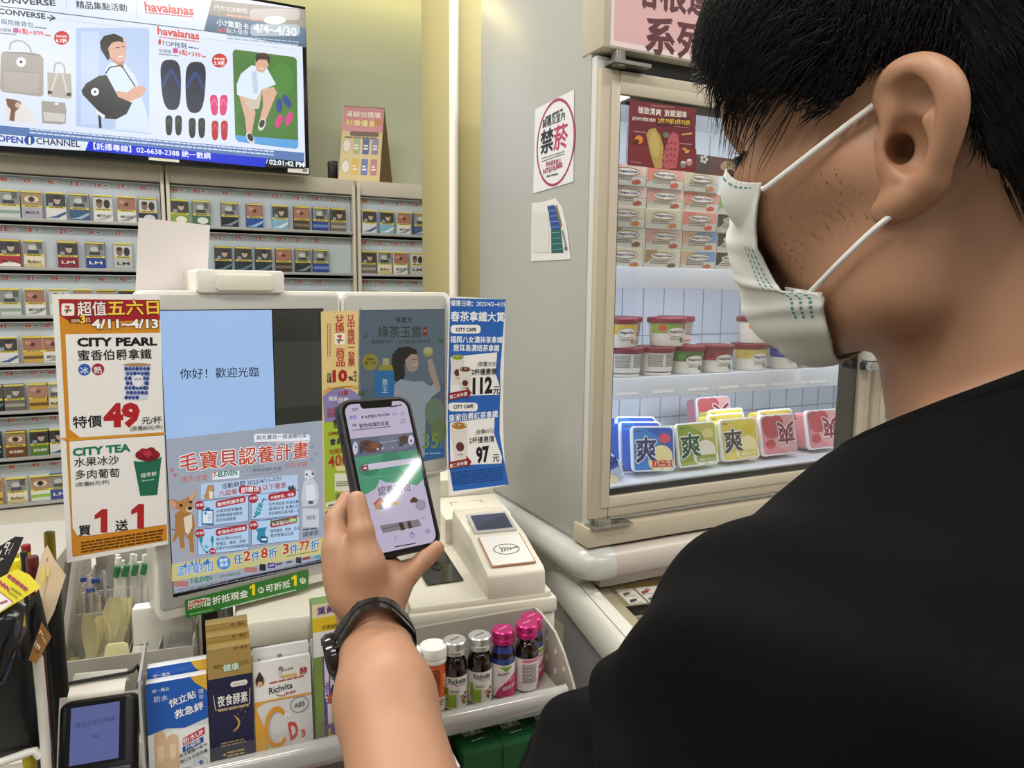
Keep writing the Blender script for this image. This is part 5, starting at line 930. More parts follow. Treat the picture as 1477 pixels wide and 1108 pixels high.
P = card('c', '', '', [(-20, 800), (22, 774), (34, 775), (24, 800), (6, 838), (-20, 870)], .685, '#1d1d20'); P.z(0, 760, 5.54); P.poly([(32, 168), (58, 122), (88, 124), (62, 170)], '#e4e2dc').poly([(46, 158), (60, 134), (74, 135), (60, 158)], '#1d1d20').line([(40, 222), (58, 178), (74, 184)], 7, '#e4e2dc').line([(4, 270), (12, 250), (28, 262)], 7, '#e4e2dc').line([(-8, 230), (14, 186)], 8, '#e4e2dc').line([(70, 220), (112, 130)], 5, '#b9b7b0'); P.mb.obj('black_card', 'black product card with white print at the upper left of the counter goods', 'card', fr='K')
P = card('c', '', '', [(-24, 846), (24, 821), (42, 829), (59, 847), (0, 884), (-24, 894)], .668, '#e6d93c'); P.z(0, 760, 5.54); P.poly([(-130, 480), (0, 520), (108, 600), (0, 678), (-130, 720)], '#ecebe6').line([(-40, 500), (0, 520), (108, 602)], 6, '#a8324a')
for k in range(5): P.line([(66 + k * 32, 384 + k * 24), (94 + k * 32, 402 + k * 24)], 22, '#b0406a').line([(58 + k * 32, 398 + k * 24), (86 + k * 32, 416 + k * 24)], 8, '#8a2a50')
for k in range(3): P.line([(6 + k * 26, 430 + k * 20), (18 + k * 26, 476 + k * 18)], 16, '#b0406a')
P.line([(92, 486), (176, 542)], 14, '#8f8a3a').line([(66, 512), (146, 566)], 10, '#8f8a3a').line([(2, 612), (62, 590)], 16, '#b0406a'); P.mb.obj('price_card', 'yellow and white price card with pink print lying over the black pouch', 'price card', fr='K')
P = card('c', '', '', [(60, 897), (74, 919), (52, 958), (41, 952)], .694, '#9a6a34'); P.z(0, 760, 5.54); P.line([(322, 826), (344, 868)], 9, '#efe6d8').line([(312, 850), (330, 832)], 7, '#efe6d8').line([(340, 880), (352, 900)], 6, '#efe6d8').line([(356, 902), (362, 926)], 7, '#efe6d8').text('199', (270, 944), (310, 990), '#efe6d8', bold=.03).ring(300, 1000, 12, 14, 4, '#3a2a1a'); P.mb.obj('brown_tag', 'brown price tag with white handwriting on the slim black pouch', 'price tag', fr='K')
P = card('c', '', '', [(68, 786), (78, 806), (95, 830), (87, 854), (78, 882), (66, 906), (55, 888), (50, 840), (60, 800)], .735, '#cfb99a'); P.z(0, 760, 5.54); P.poly([(330, 330), (352, 310), (372, 400), (340, 480), (318, 440)], '#d9c46a').poly([(372, 310), (400, 330), (388, 400), (376, 390)], '#d9c878').line([(378, 250), (376, 280)], 5, '#4a4436').line([(366, 392), (386, 410), (350, 560)], 4, '#8a7a54').poly([(318, 600), (340, 560), (350, 620), (336, 660)], '#9aa66a'); P.mb.obj('tan_leaflet', 'tan leaflet with a curled corner left of the cutlery bags', 'leaflet', fr='K')
# caps and tubes standing in the pot behind
def capcan(name, lab, cat, x, y, wpx, v, z0, col, capcol):
    p = vp(x, y, v); r_ = wpx / FPX * (p @ rz(-FR['K'], CF)) / 2; t = thing(name, lab, cat, (p[0], v, z0), 'K')
    b = MB(); b.lathe([(0, z0), (r_ * .95, z0), (r_ * .95, p[2] - r_ * 1.4), (0, p[2] - r_ * 1.4)], (p[0], v, 0), mat(col, .35), 20); b.part('tube', t)
    b = MB(); b.lathe([(r_ * .98, p[2] - r_ * 1.6), (r_, p[2] - r_ * .25), (r_ * .9, p[2]), (0, p[2])], (p[0], v, 0), mat(capcol, .4), 24); b.part('cap', t)
capcan('glue_tube', 'yellow capped tube at the left edge above the yellow price card', 'tube', 19, 808, 26, .735, CT - .0015, '#d8c020', '#ecd51e')
capcan('glue_tube', 'dark red tube standing right of the yellow capped tube', 'tube', 46, 803, 23, .765, CT - .0015, '#541218', '#5a1a1e')
capcan('glue_tube', 'black tube with a yellow ring between the yellow and red tubes', 'tube', 34, 796, 13, .785, CT - .0015, '#24242a', '#24242a')
capcan('glue_tube', 'red capped tube at the back of the tube group', 'tube', 37, 786, 17, .805, CT - .0015, '#c8b428', '#8a1a22')
capcan('glue_tube', 'small yellow topped tube beside the black card', 'tube', 24, 798, 8, .79, CT - .0015, '#d8c020', '#d8c432')
p = vp(71, 768, .80); b = MB(); b.tube([(p[0] - .003, .80, 1.002), (p[0], .80, p[2])], .0048, mat('#8a7a2a', .25, metal=.7), 14); b.tube([(p[0], .80, p[2]), (p[0] + .0001, .80, p[2] + .0006)], .0036, mat('#2a2a20', .5), 12); b.obj('brass_pen', 'brass coloured pen barrel sticking up behind the tan leaflet', 'pen', fr='K')
b = MB(); b.lathe([(0, .999), (.010, .999), (.010, 1.215), (.009, 1.215), (.009, 1.0), (0, 1.0)], (p[0] - .003, .80, 0), BLK, 18); b.obj('pen_cup', 'slim black pen cup behind the tan leaflet', 'pot', fr='K')
b = MB(); b.box((-.42, .90, CT + .0005), (-.237, 1.10, 1.185), mat('#a9a6a0', .45), .004)
z_ = 1.168; b.box((-.40, .8985, 1.155), (-.245, .901, 1.160), mat('#1a1a1a', .5)); b.obj('counter_box', 'grey counter box with a dark slot behind the capped tubes', 'box', fr='K')
for k, lab in enumerate(('dark straw dispenser sleeve leaning beside the grey counter box', 'pale clear sleeve leaning beside the dark straw sleeve')):
    b = MB(); x0 = vp(88 + 8 * k, 800, .88); b.box((x0[0] - .004, .87, 1.10), (x0[0] + .004, .90, 1.205 + .004 * k), mat('#6b6660' if k == 0 else '#bdbab4', .3), .001, rot=R3('Y', 10)); b.obj('straw_sleeve', lab, 'sleeve', fr='K')
# ================================================================ freezers (frame W)
XF, YF = .60, .955            # left flank and door plane of the upright freezer
FW = mat('#acada8', .3, noise=.012, nscale=4); FBE = mat('#bdb29c', .38, noise=.01); FBD = mat('#a89e88', .4); GASK = mat('#17181a', .4)
XR = 1.235                    # right edge of the first door
def fp(x, y, Y=YF): return onY(x, y, Y)
zb, ztop = 1.098, 2.12
t = thing('upright_freezer', 'white upright freezer with lit shelves standing on the chest freezer', 'freezer', (1.2, 1.17, zb))
b = MB(); b.box((XF, .975, zb), (XF + .03, 1.385, ztop), FW, .002); b.box((1.85, .975, zb), (1.88, 1.385, ztop), FW, .002); b.box((XF + .03, 1.36, zb), (1.85, 1.385, ztop), FW); b.box((XF + .03, .975, ztop - .03), (1.85, 1.36, ztop), FW); b.box((XF + .03, .975, zb), (1.85, 1.36, zb + .02), FW)
b.box((XF + .002, .962, zb), (XF + .03, .976, 1.84), mat('#c9cac6', .3), .001); b.part('cabinet_shell', t)
# lit interior
INW = mat('#e3e8f0', .45)
b = MB(); b.box((XF + .03, 1.322, zb + .02), (1.85, 1.33, 1.85), INW); b.box((XF + .03, .985, zb + .02), (XF + .034, 1.33, 1.85), INW); b.box((1.846, .985, zb + .02), (1.85, 1.33, 1.85), INW); b.box((XF + .03, .985, 1.845), (1.85, 1.33, 1.85), INW); b.box((XF + .034, .985, zb + .02), (1.846, 1.325, 1.146), INW)
for k in range(1, 22): b.box((XF + .03 + k * .055, 1.3205, 1.15), (XF + .0315 + k * .055, 1.3222, 1.84), mat('#aab1be', .5))
for z in (1.215, 1.40, 1.60): b.box((XF + .034, 1.320, z), (1.846, 1.3222, z + .002), mat('#9aa2b0', .5))
b.part('liner', t)
SHF = mat('#dfe5ec', .3)
ZS = [1.343, 1.538]
for z in ZS:
    b = MB(); b.box((XF + .036, 1.075, z - .008), (1.84, 1.318, z), SHF); b.box((XF + .036, 1.070, z - .036), (1.84, 1.076, z + .002), mat('#e2e8f2', .25, coat=.4), .001)
    b.part('shelf', t)
b = MB(); b.box((XF + .036, 1.0, 1.168), (1.84, 1.318, 1.1735), SHF); b.box((XF + .036, .992, 1.1735), (1.84, .9965, 1.190), CLR); b.part('bottom_shelf', t)
LED = mat('#f4f8ff', .3, emit=5)
for x in (XF + .042, XR - .0):
    b = MB(); b.box((x, .990, 1.16), (x + .007, .996, 1.82), mat('#eef4ff', .3, emit=4.5)); b.part('led_strip', t)
b = MB(); b.box((XF + .05, 1.03, 1.838), (1.83, 1.045, 1.844), LED); b.part('led_strip', t)
for z in ZS: b = MB(); b.box((XF + .05, 1.085, z - .0125), (1.83, 1.095, z - .0085), LED); b.part('led_strip', t)
for x, z, sx, sy, pw, rx in ((.92, 1.83, .5, .05, .6, 0), (1.52, 1.83, .5, .05, .5, 0)):
    o = area_lamp('freezer_lamp', (x, 1.06, z), sx, sy, pw, (.88, .95, 1.0), (math.radians(25), 0, 0))
for z in ZS: area_lamp('freezer_lamp', (.92, 1.09, z - .014), .52, .02, .42, (.85, .93, 1.0), (math.radians(20), 0, 0))
# header sign box
hb = fp(865, 78); 
b = MB(); b.box((XF - .002, .80 + .14, 1.846), (1.88, 1.0, 2.10), mat('#c4bda9', .4), .002); b.part('sign_box', t)
P = Print((XF, .9395, 1.843), rough=.35); P.uv(); P.sheet([(.010, .006), (1.26, .006), (1.26, .24), (.010, .24)], '#ecd9da', .001).rect(.016, .014, 1.25, .24, '#dfb3b6')
P.z(640, 0, 3.5167)
P.text('系列', (1026, 248), (1322, 290), '#5c2630', h=170, bold=.05); P.text('哈根達斯', (958, 8), (1490, 102), '#5c2630', h=165, bold=.05); P.mb.part('header_sign', t, label='pink sign with dark red lettering')
# base ledge and hinges
q = fp(848, 745); b = MB(); b.box((XF - .004, .945, zb - .002), (1.88, .99, zb + .030), FBE, .002); b.part('base_ledge', t)
def hinge(x0, z0, up):
    b = MB(); CHR2 = mat('#b9b7b0', .22, metal=.9); b.box((x0, .935, z0), (x0 + .075, .965, z0 + .0025), CHR2, .0005); b.box((x0 + .012, .938, z0 + .002), (x0 + .034, .955, z0 + .012 * up), CHR2, .001); b.tube([(x0 + .02, .944, z0), (x0 + .02, .944, z0 + .014 * up)], .004, CHR2, 10); b.tube([(x0 + .05, .948, z0 + .002), (x0 + .05, .948, z0 + .004)], .0025, mat('#6a6862', .3, metal=.8), 8); return b
hinge(XF + .0, zb + .0305, 1).part('lower_hinge', t)
b = MB(); b.box((XF + .03, .962, 1.818), (1.86, .986, 1.847), mat('#2a2926', .5)); b.part('dark_gap_cover', t)  # added panel: dark colour stands for shade in the gap, covering the LED strip
b = MB(); b.tube([(XF + .03, .948, 1.823), (XF + .03, .948, 1.845)], .011, mat('#8d8a83', .3, metal=.6), 14); b.box((XF + .015, .935, 1.826), (XF + .08, .962, 1.831), mat('#8d8a83', .3, metal=.6)); b.part('upper_hinge', t)
# doors
z0, z1 = 1.139, 1.822
def door(x0, x1, lab, hx):
    d = MB(); w = .034; Y0, Y1 = YF - .002, .975
    for lo, hi in (((x0, z0), (x0 + w, z1)), ((x1 - w, z0), (x1, z1)), ((x0 + w, z0), (x1 - w, z0 + w)), ((x0 + w, z1 - w), (x1 - w, z1))):
        d.box((lo[0], Y0, lo[1]), (hi[0], Y1, hi[1]), FBE, .003)
    for lo, hi in (((x0 + w * .55, z0 + w * .5), (x0 + w, z1 - w * .5)), ((x1 - w, z0 + w * .5), (x1 - w * .55, z1 - w * .5)), ((x0 + w, z0 + w * .5), (x1 - w, z0 + w)), ((x0 + w, z1 - w), (x1 - w, z1 - w * .5))):
        d.box((lo[0], Y0 - .002, lo[1]), (hi[0], Y0 + .002, hi[1]), mat('#c6bca8', .3), .001)
    dr = d.part('door', t)
    g = MB(); g.box((x0 + w, Y0 + .003, z0 + w), (x1 - w, Y0 + .005, z1 - w), glass(refl=.08, tint=.96)); o = g.part('door_glass', t); o.parent = dr
    k = MB()
    for lo, hi in (((x0 + w - .004, z0 + w - .004), (x0 + w + .006, z1 - w + .004)), ((x1 - w - .045, z0 + w - .004), (x1 - w + .004, z1 - w + .004)), ((x0 + w, z0 + w - .004), (x1 - w, z0 + w + .010)), ((x0 + w, z1 - w - .012), (x1 - w, z1 - w + .004))):
        k.box((lo[0], Y0 + .006, lo[1]), (hi[0], Y0 + .010, hi[1]), GASK)
    o = k.part('gasket', t); o.parent = dr
    h = MB(); h.box((hx - .016, Y0 - .028, 1.372), (hx + .016, Y0 - .004, 1.62), mat('#d9d6cc', .3), .006); h.box((hx - .017, Y0 - .029, 1.355), (hx + .017, Y0 - .003, 1.372), mat('#c9c9c8', .12, metal=.95), .003); o = h.part('handle', t); o.parent = dr
    return dr
door(XF + .004, XR - .006, 'left', 1.205); door(XR + .004, 1.86, 'right', 1.262)
FRZ = t
# red poster stuck to the door glass
P = Print((0, YF - .0025, 0), rough=.35, eps=.0002); P.z(0, 0, 1).sheet([(908, 144), (1003, 156), (1003, 249), (905, 238)], '#6e2430', .0004); P.z(820, 80, 3.2571)
P.poly([(286, 212), (600, 250), (598, 330), (282, 300)], '#74262f').poly([(282, 420), (600, 440), (600, 550), (278, 512)], '#7a2c34').text('極致清爽', (326, 268), (434, 282), '#f2ebe4', bold=.02).text('放縱滋味', (450, 282), (554, 292), '#f2ebe4', bold=.02).text('迷你杯/雪糕/雪餅', (298, 302), (408, 312), '#efe6da', bold=.015).rrect(414, 292, 576, 330, 16, '#4a1a20').text('2件79折3件75折', (418, 316), (570, 328), '#ecc84a', bold=.025).fine((386, 238), (500, 248), '#a8706a', 6).fine((306, 358), (362, 364), '#c9a08a', 4).fine((524, 416), (578, 420), '#c9a08a', 4).fine((494, 336), (568, 344), '#a8706a', 5)
P.poly([(364, 370), (380, 346), (408, 342), (432, 380), (446, 430), (440, 530), (404, 528), (380, 450)], '#b39a52').ell(404, 420, 22, 60, '#c4ac66', -6).poly([(470, 380), (490, 360), (514, 372), (520, 420), (506, 530), (452, 534), (436, 500), (452, 440)], '#b85a62')
for k in range(16): P.ell(450 + 17 * (k % 4) + (k // 4) * -2, 410 + 28 * (k // 4) + 5 * (k % 2), 4, 5, '#7a2c38')
P.ell(330, 396, 20, 20, '#d8862a').ell(320, 404, 12, 10, '#5a2a1a').ell(456, 374, 15, 14, '#6a7a5a').line([(532, 372), (580, 366)], 5, '#d8b060').ell(545, 440, 12, 7, '#c98a3a', 20).ell(556, 452, 12, 7, '#d8a050', -20).ell(538, 512, 14, 17, '#8a7a7a').ell(566, 502, 14, 17, '#b98a8a').ell(538, 502, 12, 6, '#d8ccc8').ell(566, 492, 12, 6, '#e0c8c8').fine((288, 500), (344, 508), '#b08078', 4)
P.mb.obj('door_poster', 'dark red ice cream poster stuck on the freezer door glass', 'poster')
P = Print((0, 1.068, 0), rough=.4, eps=.0003); P.z(0, 0, 1); z_ = fp(1030, 240, 1.068)
P.sheet([(1002, 222), (1120, 238), (1118, 262), (1002, 250)], '#6b2a2e', .001).poly([(1003, 223), (1024, 226), (1022, 251), (1003, 249)], '#3a241c')
for a in range(5): P.ell(1015 + 4 * math.cos(a * 1.257), 230 + 4 * math.sin(a * 1.257), 2.4, 2.4, '#f0ece4')
P.ell(1050, 240, 11, 8, '#c9a878'); P.mb.obj('shelf_strip', 'dark red flavour strip hanging inside the freezer right of the door poster', 'sign strip')

# ---- frozen goods: boxes of bars on the top shelf
def bar_box_mesh(w, h, d, col, acc, fruit):
    b = MB(); b.box((-w / 2, 0, 0), (w / 2, d, h), mat('#dcd6c4', .45), .0008); P = Print((0, -.0001, 0), eps=.0003); P.mb = b; P.uv()
    P.rect(-w / 2 + .001, h * .45, w / 2 - .001, h - .001, col).poly([(-w / 2 + .001, h - .001), (-w * .1, h - .001), (-w * .42, h * .3), (-w / 2 + .001, h * .3)], acc).ell(0, h * .66, w * .34, h * .20, '#f0ece2').ring(0, h * .66, w * .34, h * .20, w * .02, '#a88a5a').text('Häagen-Dazs', (-w * .27, h * .62), (w * .27, h * .62), '#5a2030', h=-h * .12, bold=.02).fine((-w * .35, h * .36), (w * .15, h * .36), '#8a7a64', -h * .05, 2).ell(w * .28, h * .2, w * .09, h * .12, fruit).ell(w * .20, h * .16, w * .07, h * .10, fruit)
    return b
BK = [('#d9cfae', '#d8c8a0', '#c87a3a', 'cream and gold'), ('#e0bfae', '#d79a8a', '#b0503a', 'peach pink'), ('#d9d5b8', '#a98a5a', '#7a5a2a', 'ivory and brown'), ('#7fa0cc', '#d8b08a', '#c86a4a', 'blue and white'), ('#e6a090', '#e0806a', '#d84a3a', 'salmon'), ('#a9bf8a', '#8fae6a', '#4a7a3a', 'pale green'), ('#e2ddc6', '#3a3a34', '#4a8a4a', 'ivory with dark corner')]
BKP = [bar_box_mesh(.082, .036, .06, c, a, f).mesh('bar_box', (0, 0, 0)) for c, a, f, n in BK]
rows = [(0, [(0, 0), (1, 2), (2, 3), (3, 6)]), (1, [(0, 2), (1, 1), (2, 3), (3, 6)]), (2, [(0, 0), (1, 0), (2, 4), (3, 6)]), (3, [(0, 1), (1, 1), (2, 4), (3, 5)]), (4, [(0, 1), (1, 4), (2, 0)])]
CW = ['leftmost', 'second', 'third', 'fourth']; RW = ['bottom', 'second', 'third', 'fourth', 'top']
ZT0 = ZS[1] + .0003
for r_, lst in rows:
    for c_, k in lst:
        o = bpy.data.objects.new('bar_box', BKP[k]); COL.objects.link(o); o.location = (.762 + c_ * .086 + (.006 if r_ % 2 else 0), 1.11 + .004 * (r_ % 2) + .003 * c_, ZT0 + r_ * .0362)
        settag(o, '%s ice cream bar box, %s stack, %s layer on the top shelf' % (BK[k][3], CW[c_] if c_ else 'leftmost', RW[r_]), 'ice cream box', 'ice cream boxes on the top shelf', None, tuple(o.location), 'W')
# ---- cups on the middle shelf
def cup_parts(t, x, y, z, art, kind):
    b = MB(); b.lathe([(0, z), (.029, z), (.030, z + .001), (.0345, z + .046), (0, z + .046)], (x, y, 0), mat('#e4e0d8', .4), 28); bd = b.part('cup_body', t)
    b = MB(); b.lathe([(.0362, z + .043), (.0375, z + .044), (.0375, z + .0515), (.0355, z + .053), (0, z + .0525)], (x, y, 0), mat('#7a1e2c', .35), 28); b.part('lid', t)
    P = Print((0, 0, 0), eps=.0002); P.uv(); base, leaf, fl = art
    P.rect(-.09, .002, .09, .042, '#e2ded4')
    if kind == 'label': P.rect(-.055, .024, .030, .042, base).ell(-.030, .034, .008, .006, leaf).ell(.024, .036, .010, .006, leaf).ell(-.002, .027, .019, .009, '#f1efe9').ring(-.002, .027, .019, .009, .001, '#b8a070').text('Häagen-Dazs', (-.017, .0255), (.013, .0255), '#4a1f2c', h=-.005, bold=.02).fine((-.015, .015), (.006, .015), '#9a9488', -.0012, 2).ell(.013, .012, .006, .005, fl).ell(.018, .009, .004, .003, fl).rect(.034, .006, .062, .040, '#d3cfc4').fine((.036, .036), (.060, .036), '#6a6a62', -.0012, 9)
    else: P.fine((-.035, .038), (-.006, .038), '#70706a', -.0012, 10).fine((0, .038), (.035, .038), '#70706a', -.0012, 10).rect(-.04, .006, .04, .008, base)
    n = 24; P.mb.cut(0, [-.09 + .18 * k / n for k in range(1, n)])
    def f(p):
        r = .030 + (p[2] - .001) * .1 - p[1]; a = p[0] / .0335; return np.array([x + r * math.sin(a), y - r * math.cos(a), z + p[2]])
    P.mb.map(f); o = P.mb.part('wrapped_label', t); o.parent = bd
CUPS = [('ice_cream_cup', 'vanilla ice cream cup at the left of the upper cup layer', .758, 1.118, 1, ('#e0c23a', '#d8b830', '#b09a5a'), 'label'), ('c', 'ice cream cup turned to its small print behind the vanilla cup', .800, 1.165, 1, ('#cfae6a', '#8a5', '#888888'), 'text'),
        ('c', 'green leafed ice cream cup in the middle of the upper cup layer', .868, 1.118, 1, ('#8fb04a', '#c84a3a', '#4a7a2a'), 'label'), ('c', 'ice cream cup with red lid behind the green leafed cup', .925, 1.165, 1, ('#d8843a', '#8a5', '#b04a3a'), 'text'), ('c', 'cookie ice cream cup at the right of the upper cup layer', 1.088, 1.118, 1, ('#e8e0d0', '#e08a4a', '#8a3a2a'), 'label'),
        ('c', 'leftmost ice cream cup of the lower layer, small print forward', .770, 1.116, 0, ('#555555', '#888888', '#888888'), 'text'), ('c', 'second ice cream cup of the lower layer, small print forward', .842, 1.116, 0, ('#444444', '#888888', '#888888'), 'text'), ('c', 'green tea ice cream cup in the lower layer', .914, 1.118, 0, ('#4f7a3a', '#6a9a4a', '#3a6a2a'), 'label'), ('c', 'red labelled ice cream cup in the lower layer', .986, 1.117, 0, ('#a03a44', '#8a2a34', '#5a7a3a'), 'label'), ('c', 'yellow vanilla ice cream cup in the lower layer below the cookie cup', 1.076, 1.118, 0, ('#d8c46a', '#c8b050', '#a8925a'), 'label'), ('c', 'purple berry ice cream cup at the right of the lower layer', 1.168, 1.118, 0, ('#4a3a9a', '#6a5ab8', '#3a2a7a'), 'label'), ('c', 'second purple ice cream cup beside the dark door edge', 1.243, 1.118, 0, ('#4a3a9a', '#8a7ac8', '#3a2a7a'), 'label')]
for n_, lab, x, y, lay, art, kind in CUPS:
    art = tuple(c if len(c) == 7 else '#8aa550' for c in art)
    z = ZS[0] + .0003 + lay * .0535
    if not lay: z = ZS[0] + .0003
    t = thing('ice_cream_cup', lab, 'ice cream cup', (x, y, z), group='ice cream cups on the middle shelf'); cup_parts(t, x, y, z, art, kind)
# price tags along the shelf edge
for k, (x, v) in enumerate(((905, '129'), (958, ''), (1008, '129'), (1052, '129'), (1092, '129'), (1128, '129'), (1152, '119'), (1180, '129'))):
    p = fp(x, 549, 1.069); P = Print((p[0], 1.0685, 1.313), (1, 0, 0), (0, .2, .98), eps=.0003); P.uv().sheet([(-.024, .002), (.024, .002), (.024, .030), (-.024, .030)], '#e9ecee', .0006).fine((-.020, .023), (.004, .023), '#6a7076', -.002, 2)
    P.rect(.002, .010, .023, .027, '#e4d84a')
    if v: P.text(v, (.004, .013), (.021, .013), '#3a3a2a', bold=.03)
    P.mb.obj('price_tag', 'white and yellow shelf price tag, %s from the left along the cup shelf' % ['first', 'second', 'third', 'fourth', 'fifth', 'sixth', 'seventh', 'eighth'][k], 'price tag', group='price tags on the cup shelf')
# ---- flat square ice cream tubs standing on edge on the bottom shelf
def tub_mesh(bg, bg2, ink, scoop, fl, sub, invert=False):
    w, h, d = .092, .080, .036; b = MB(); P_ = []
    for cx, cz, a in ((w / 2 - .009, .009, -90), (w / 2 - .009, h - .009, 0), (-w / 2 + .009, h - .009, 90), (-w / 2 + .009, .009, 180)):
        for i in range(5):
            q = math.radians(a + 22.5 * i); P_.append((cx + .009 * math.cos(q), cz + .009 * math.sin(q)))
    b.prism(P_, (1, 0, 0), (0, 0, 1), (0, 0, 0), (0, .007, 0), mat('#e9eef4', .35), .0008); b.prism([(x * .93, h / 2 + (z - h / 2) * .93) for x, z in P_], (1, 0, 0), (0, 0, 1), (0, .007, 0), (0, d - .007, 0), mat(bg, .4), .001)
    P = Print((0, -.0002, 0), eps=.0003); P.mb = b; P.uv(); S = -1 if invert else 1; Q = lambda x, z: (S * x, h / 2 + S * (z - h / 2))
    P.rrect(-w / 2 + .003, .003, w / 2 - .003, h - .003, .008, bg); P.poly([Q(-.043, .003), Q(.0, .003), Q(.02, .03), Q(.01, .06), Q(-.02, .077), Q(-.043, .077)], bg2)
    P.ell(*Q(.016, .026), .024, .020, scoop).ell(*Q(.004, .016), .018, .014, scoop).ell(*Q(.026, .014), .016, .012, scoop)
    P.ell(*Q(.024, .058), .013, .009, fl)
    a0, a1 = (Q(-.040, .020), Q(.004, .020)); P.text('爽', a0, a1, ink, h=None, bold=.03, ol='#f0f2f4', olw=.03)
    if sub: P.rect(.016 * S - .022, Q(0, .007)[1] - .0, .016 * S + .022, Q(0, .019)[1], '#c8462e' if sub == 'バニラ' else bg2).text(sub, (.016 * S - .018, min(Q(0, .007)[1], Q(0, .019)[1]) + .002), (.016 * S + .018, min(Q(0, .007)[1], Q(0, .019)[1]) + .002), '#f4efe8', bold=.02)
    P.fine((-.038, .070), (-.026, .070), '#6a6a4a', -.0022); return b
TB_ = [('#2b5cc0', '#3a86d8', '#1b2f6e', '#efe2a8', '#d8506a', 'バニラ', False, 'blue vanilla'), ('#b9b85a', '#8fa23a', '#1f4f30', '#e6e4d6', '#d8d08a', '芳醇ラフランス', False, 'pale green pear'), ('#e0cf5a', '#d8c85a', '#3a3a34', '#f0e4b0', '#d8c22a', '濃厚バナナ', False, 'yellow banana'), ('#d88a98', '#e0a8a8', '#8a1a34', '#c04a58', '#c03a4a', '', True, 'pink strawberry')]
TM = [tub_mesh(*k[:7]).mesh('ice_cream_tub', (0, 0, 0)) for k in TB_]
def tub(k, x, y, lab, lean=-12, yaw=0, z=1.182, s=1):
    o = bpy.data.objects.new('ice_cream_tub', TM[k]); COL.objects.link(o); settag(o, lab, 'ice cream tub', 'square ice cream tubs on the bottom shelf', None, (x, y, z), 'W')
    o.rotation_euler = (math.radians(lean), math.radians(yaw), 0); o.scale = (s, s, s); return o
def fx(px, Y): return fp(px, 660, Y)[0]
tub(0, fx(945, 1.03), 1.03, 'front blue vanilla ice cream tub on the bottom shelf', yaw=4); tub(0, fx(928, 1.075), 1.078, 'blue ice cream tub standing right behind the front blue tub', yaw=4); tub(0, fx(922, 1.12), 1.125, 'rearmost blue ice cream tub with only its rim showing', yaw=4)
tub(1, fx(1010, 1.03), 1.03, 'pale green pear ice cream tub right of the blue tubs', yaw=0); tub(2, fx(1071, 1.032), 1.033, 'yellow banana ice cream tub in the front row', yaw=0); tub(3, fx(1127, 1.036), 1.038, 'pink strawberry ice cream tub standing upside down in the front row', yaw=0); tub(3, fx(1193, 1.04), 1.045, 'dark pink ice cream tub beside the right door frame', yaw=0)
tub(2, fx(1030, 1.13), 1.085, 'yellow ice cream tub in the second row behind the pear tub', z=1.182); tub(2, fx(1062, 1.11), 1.13, 'yellow ice cream tub in the third row behind the banana tub', z=1.182); tub(3, fx(1046, 1.16), 1.19, 'pink ice cream tub at the back showing its red top', z=1.198); tub(2, fx(1105, 1.12), 1.085, 'yellow ice cream tub in the second row behind the strawberry tub')
def bag(name, lab, pts, Y, col, art):
    q = [fp(x, y, Y) for x, y in pts]; c = sum(q) / len(q); b = MB(); n = len(q)
    V = [p + np.array([0, 0, 0]) for p in q] + [c + (p - c) * .6 - np.array([0, .010, 0]) for p in q] + [c - np.array([0, .012, 0])] + [c + np.array([0, .012, 0])]
    F = [(j, (j + 1) % n, n + (j + 1) % n, n + j) for j in range(n)] + [(n + j, n + (j + 1) % n, 2 * n) for j in range(n)] + [((j + 1) % n, j, 2 * n + 1) for j in range(n)]
    b.add(V, F, mat(col, .3), True); P = Print((0, Y - .013, 0), eps=.0003); P.mb = b; P.z(0, 0, 1); art(P); return b.obj(name, lab, 'ice cream bag')
bag('ice_cream_bag', 'blue and white ice cream bag at the left end of the bottom shelf', [(862, 655), (880, 652), (896, 668), (901, 690), (862, 704)], 1.03, '#c9d6ee', lambda P: P.poly([(868, 658), (884, 658), (893, 672), (880, 678), (868, 676)], '#3a58b0').text('SA', (876, 672), (892, 668), '#1f2f7a', bold=.03).ell(880, 692, 12, 8, '#e8dcb0'))
bag('ice_cream_bag', 'white ice cream bag with striped top standing behind the pink tub', [(1128, 604), (1136, 594), (1163, 602), (1164, 640), (1158, 672), (1140, 672)], 1.10, '#dfe4f4', lambda P: [P.line([(1137 + 4 * k, 595 + k), (1139 + 4 * k, 604 + k)], 2, '#3a4878') for k in range(7)])
bag('ice_cream_bag', 'white ice cream bag with blue lettering lying left of the striped bag', [(1060, 616), (1110, 602), (1134, 610), (1136, 632), (1060, 640)], 1.14, '#dbe0f2', lambda P: [P.line([(1110 + 4 * k, 604 - k * .3), (1112 + 4 * k, 612)], 2, '#3a4878') for k in range(5)] + [P.text('Gum', (1108, 622), (1130, 620), '#5a4aa8', bold=.03)])

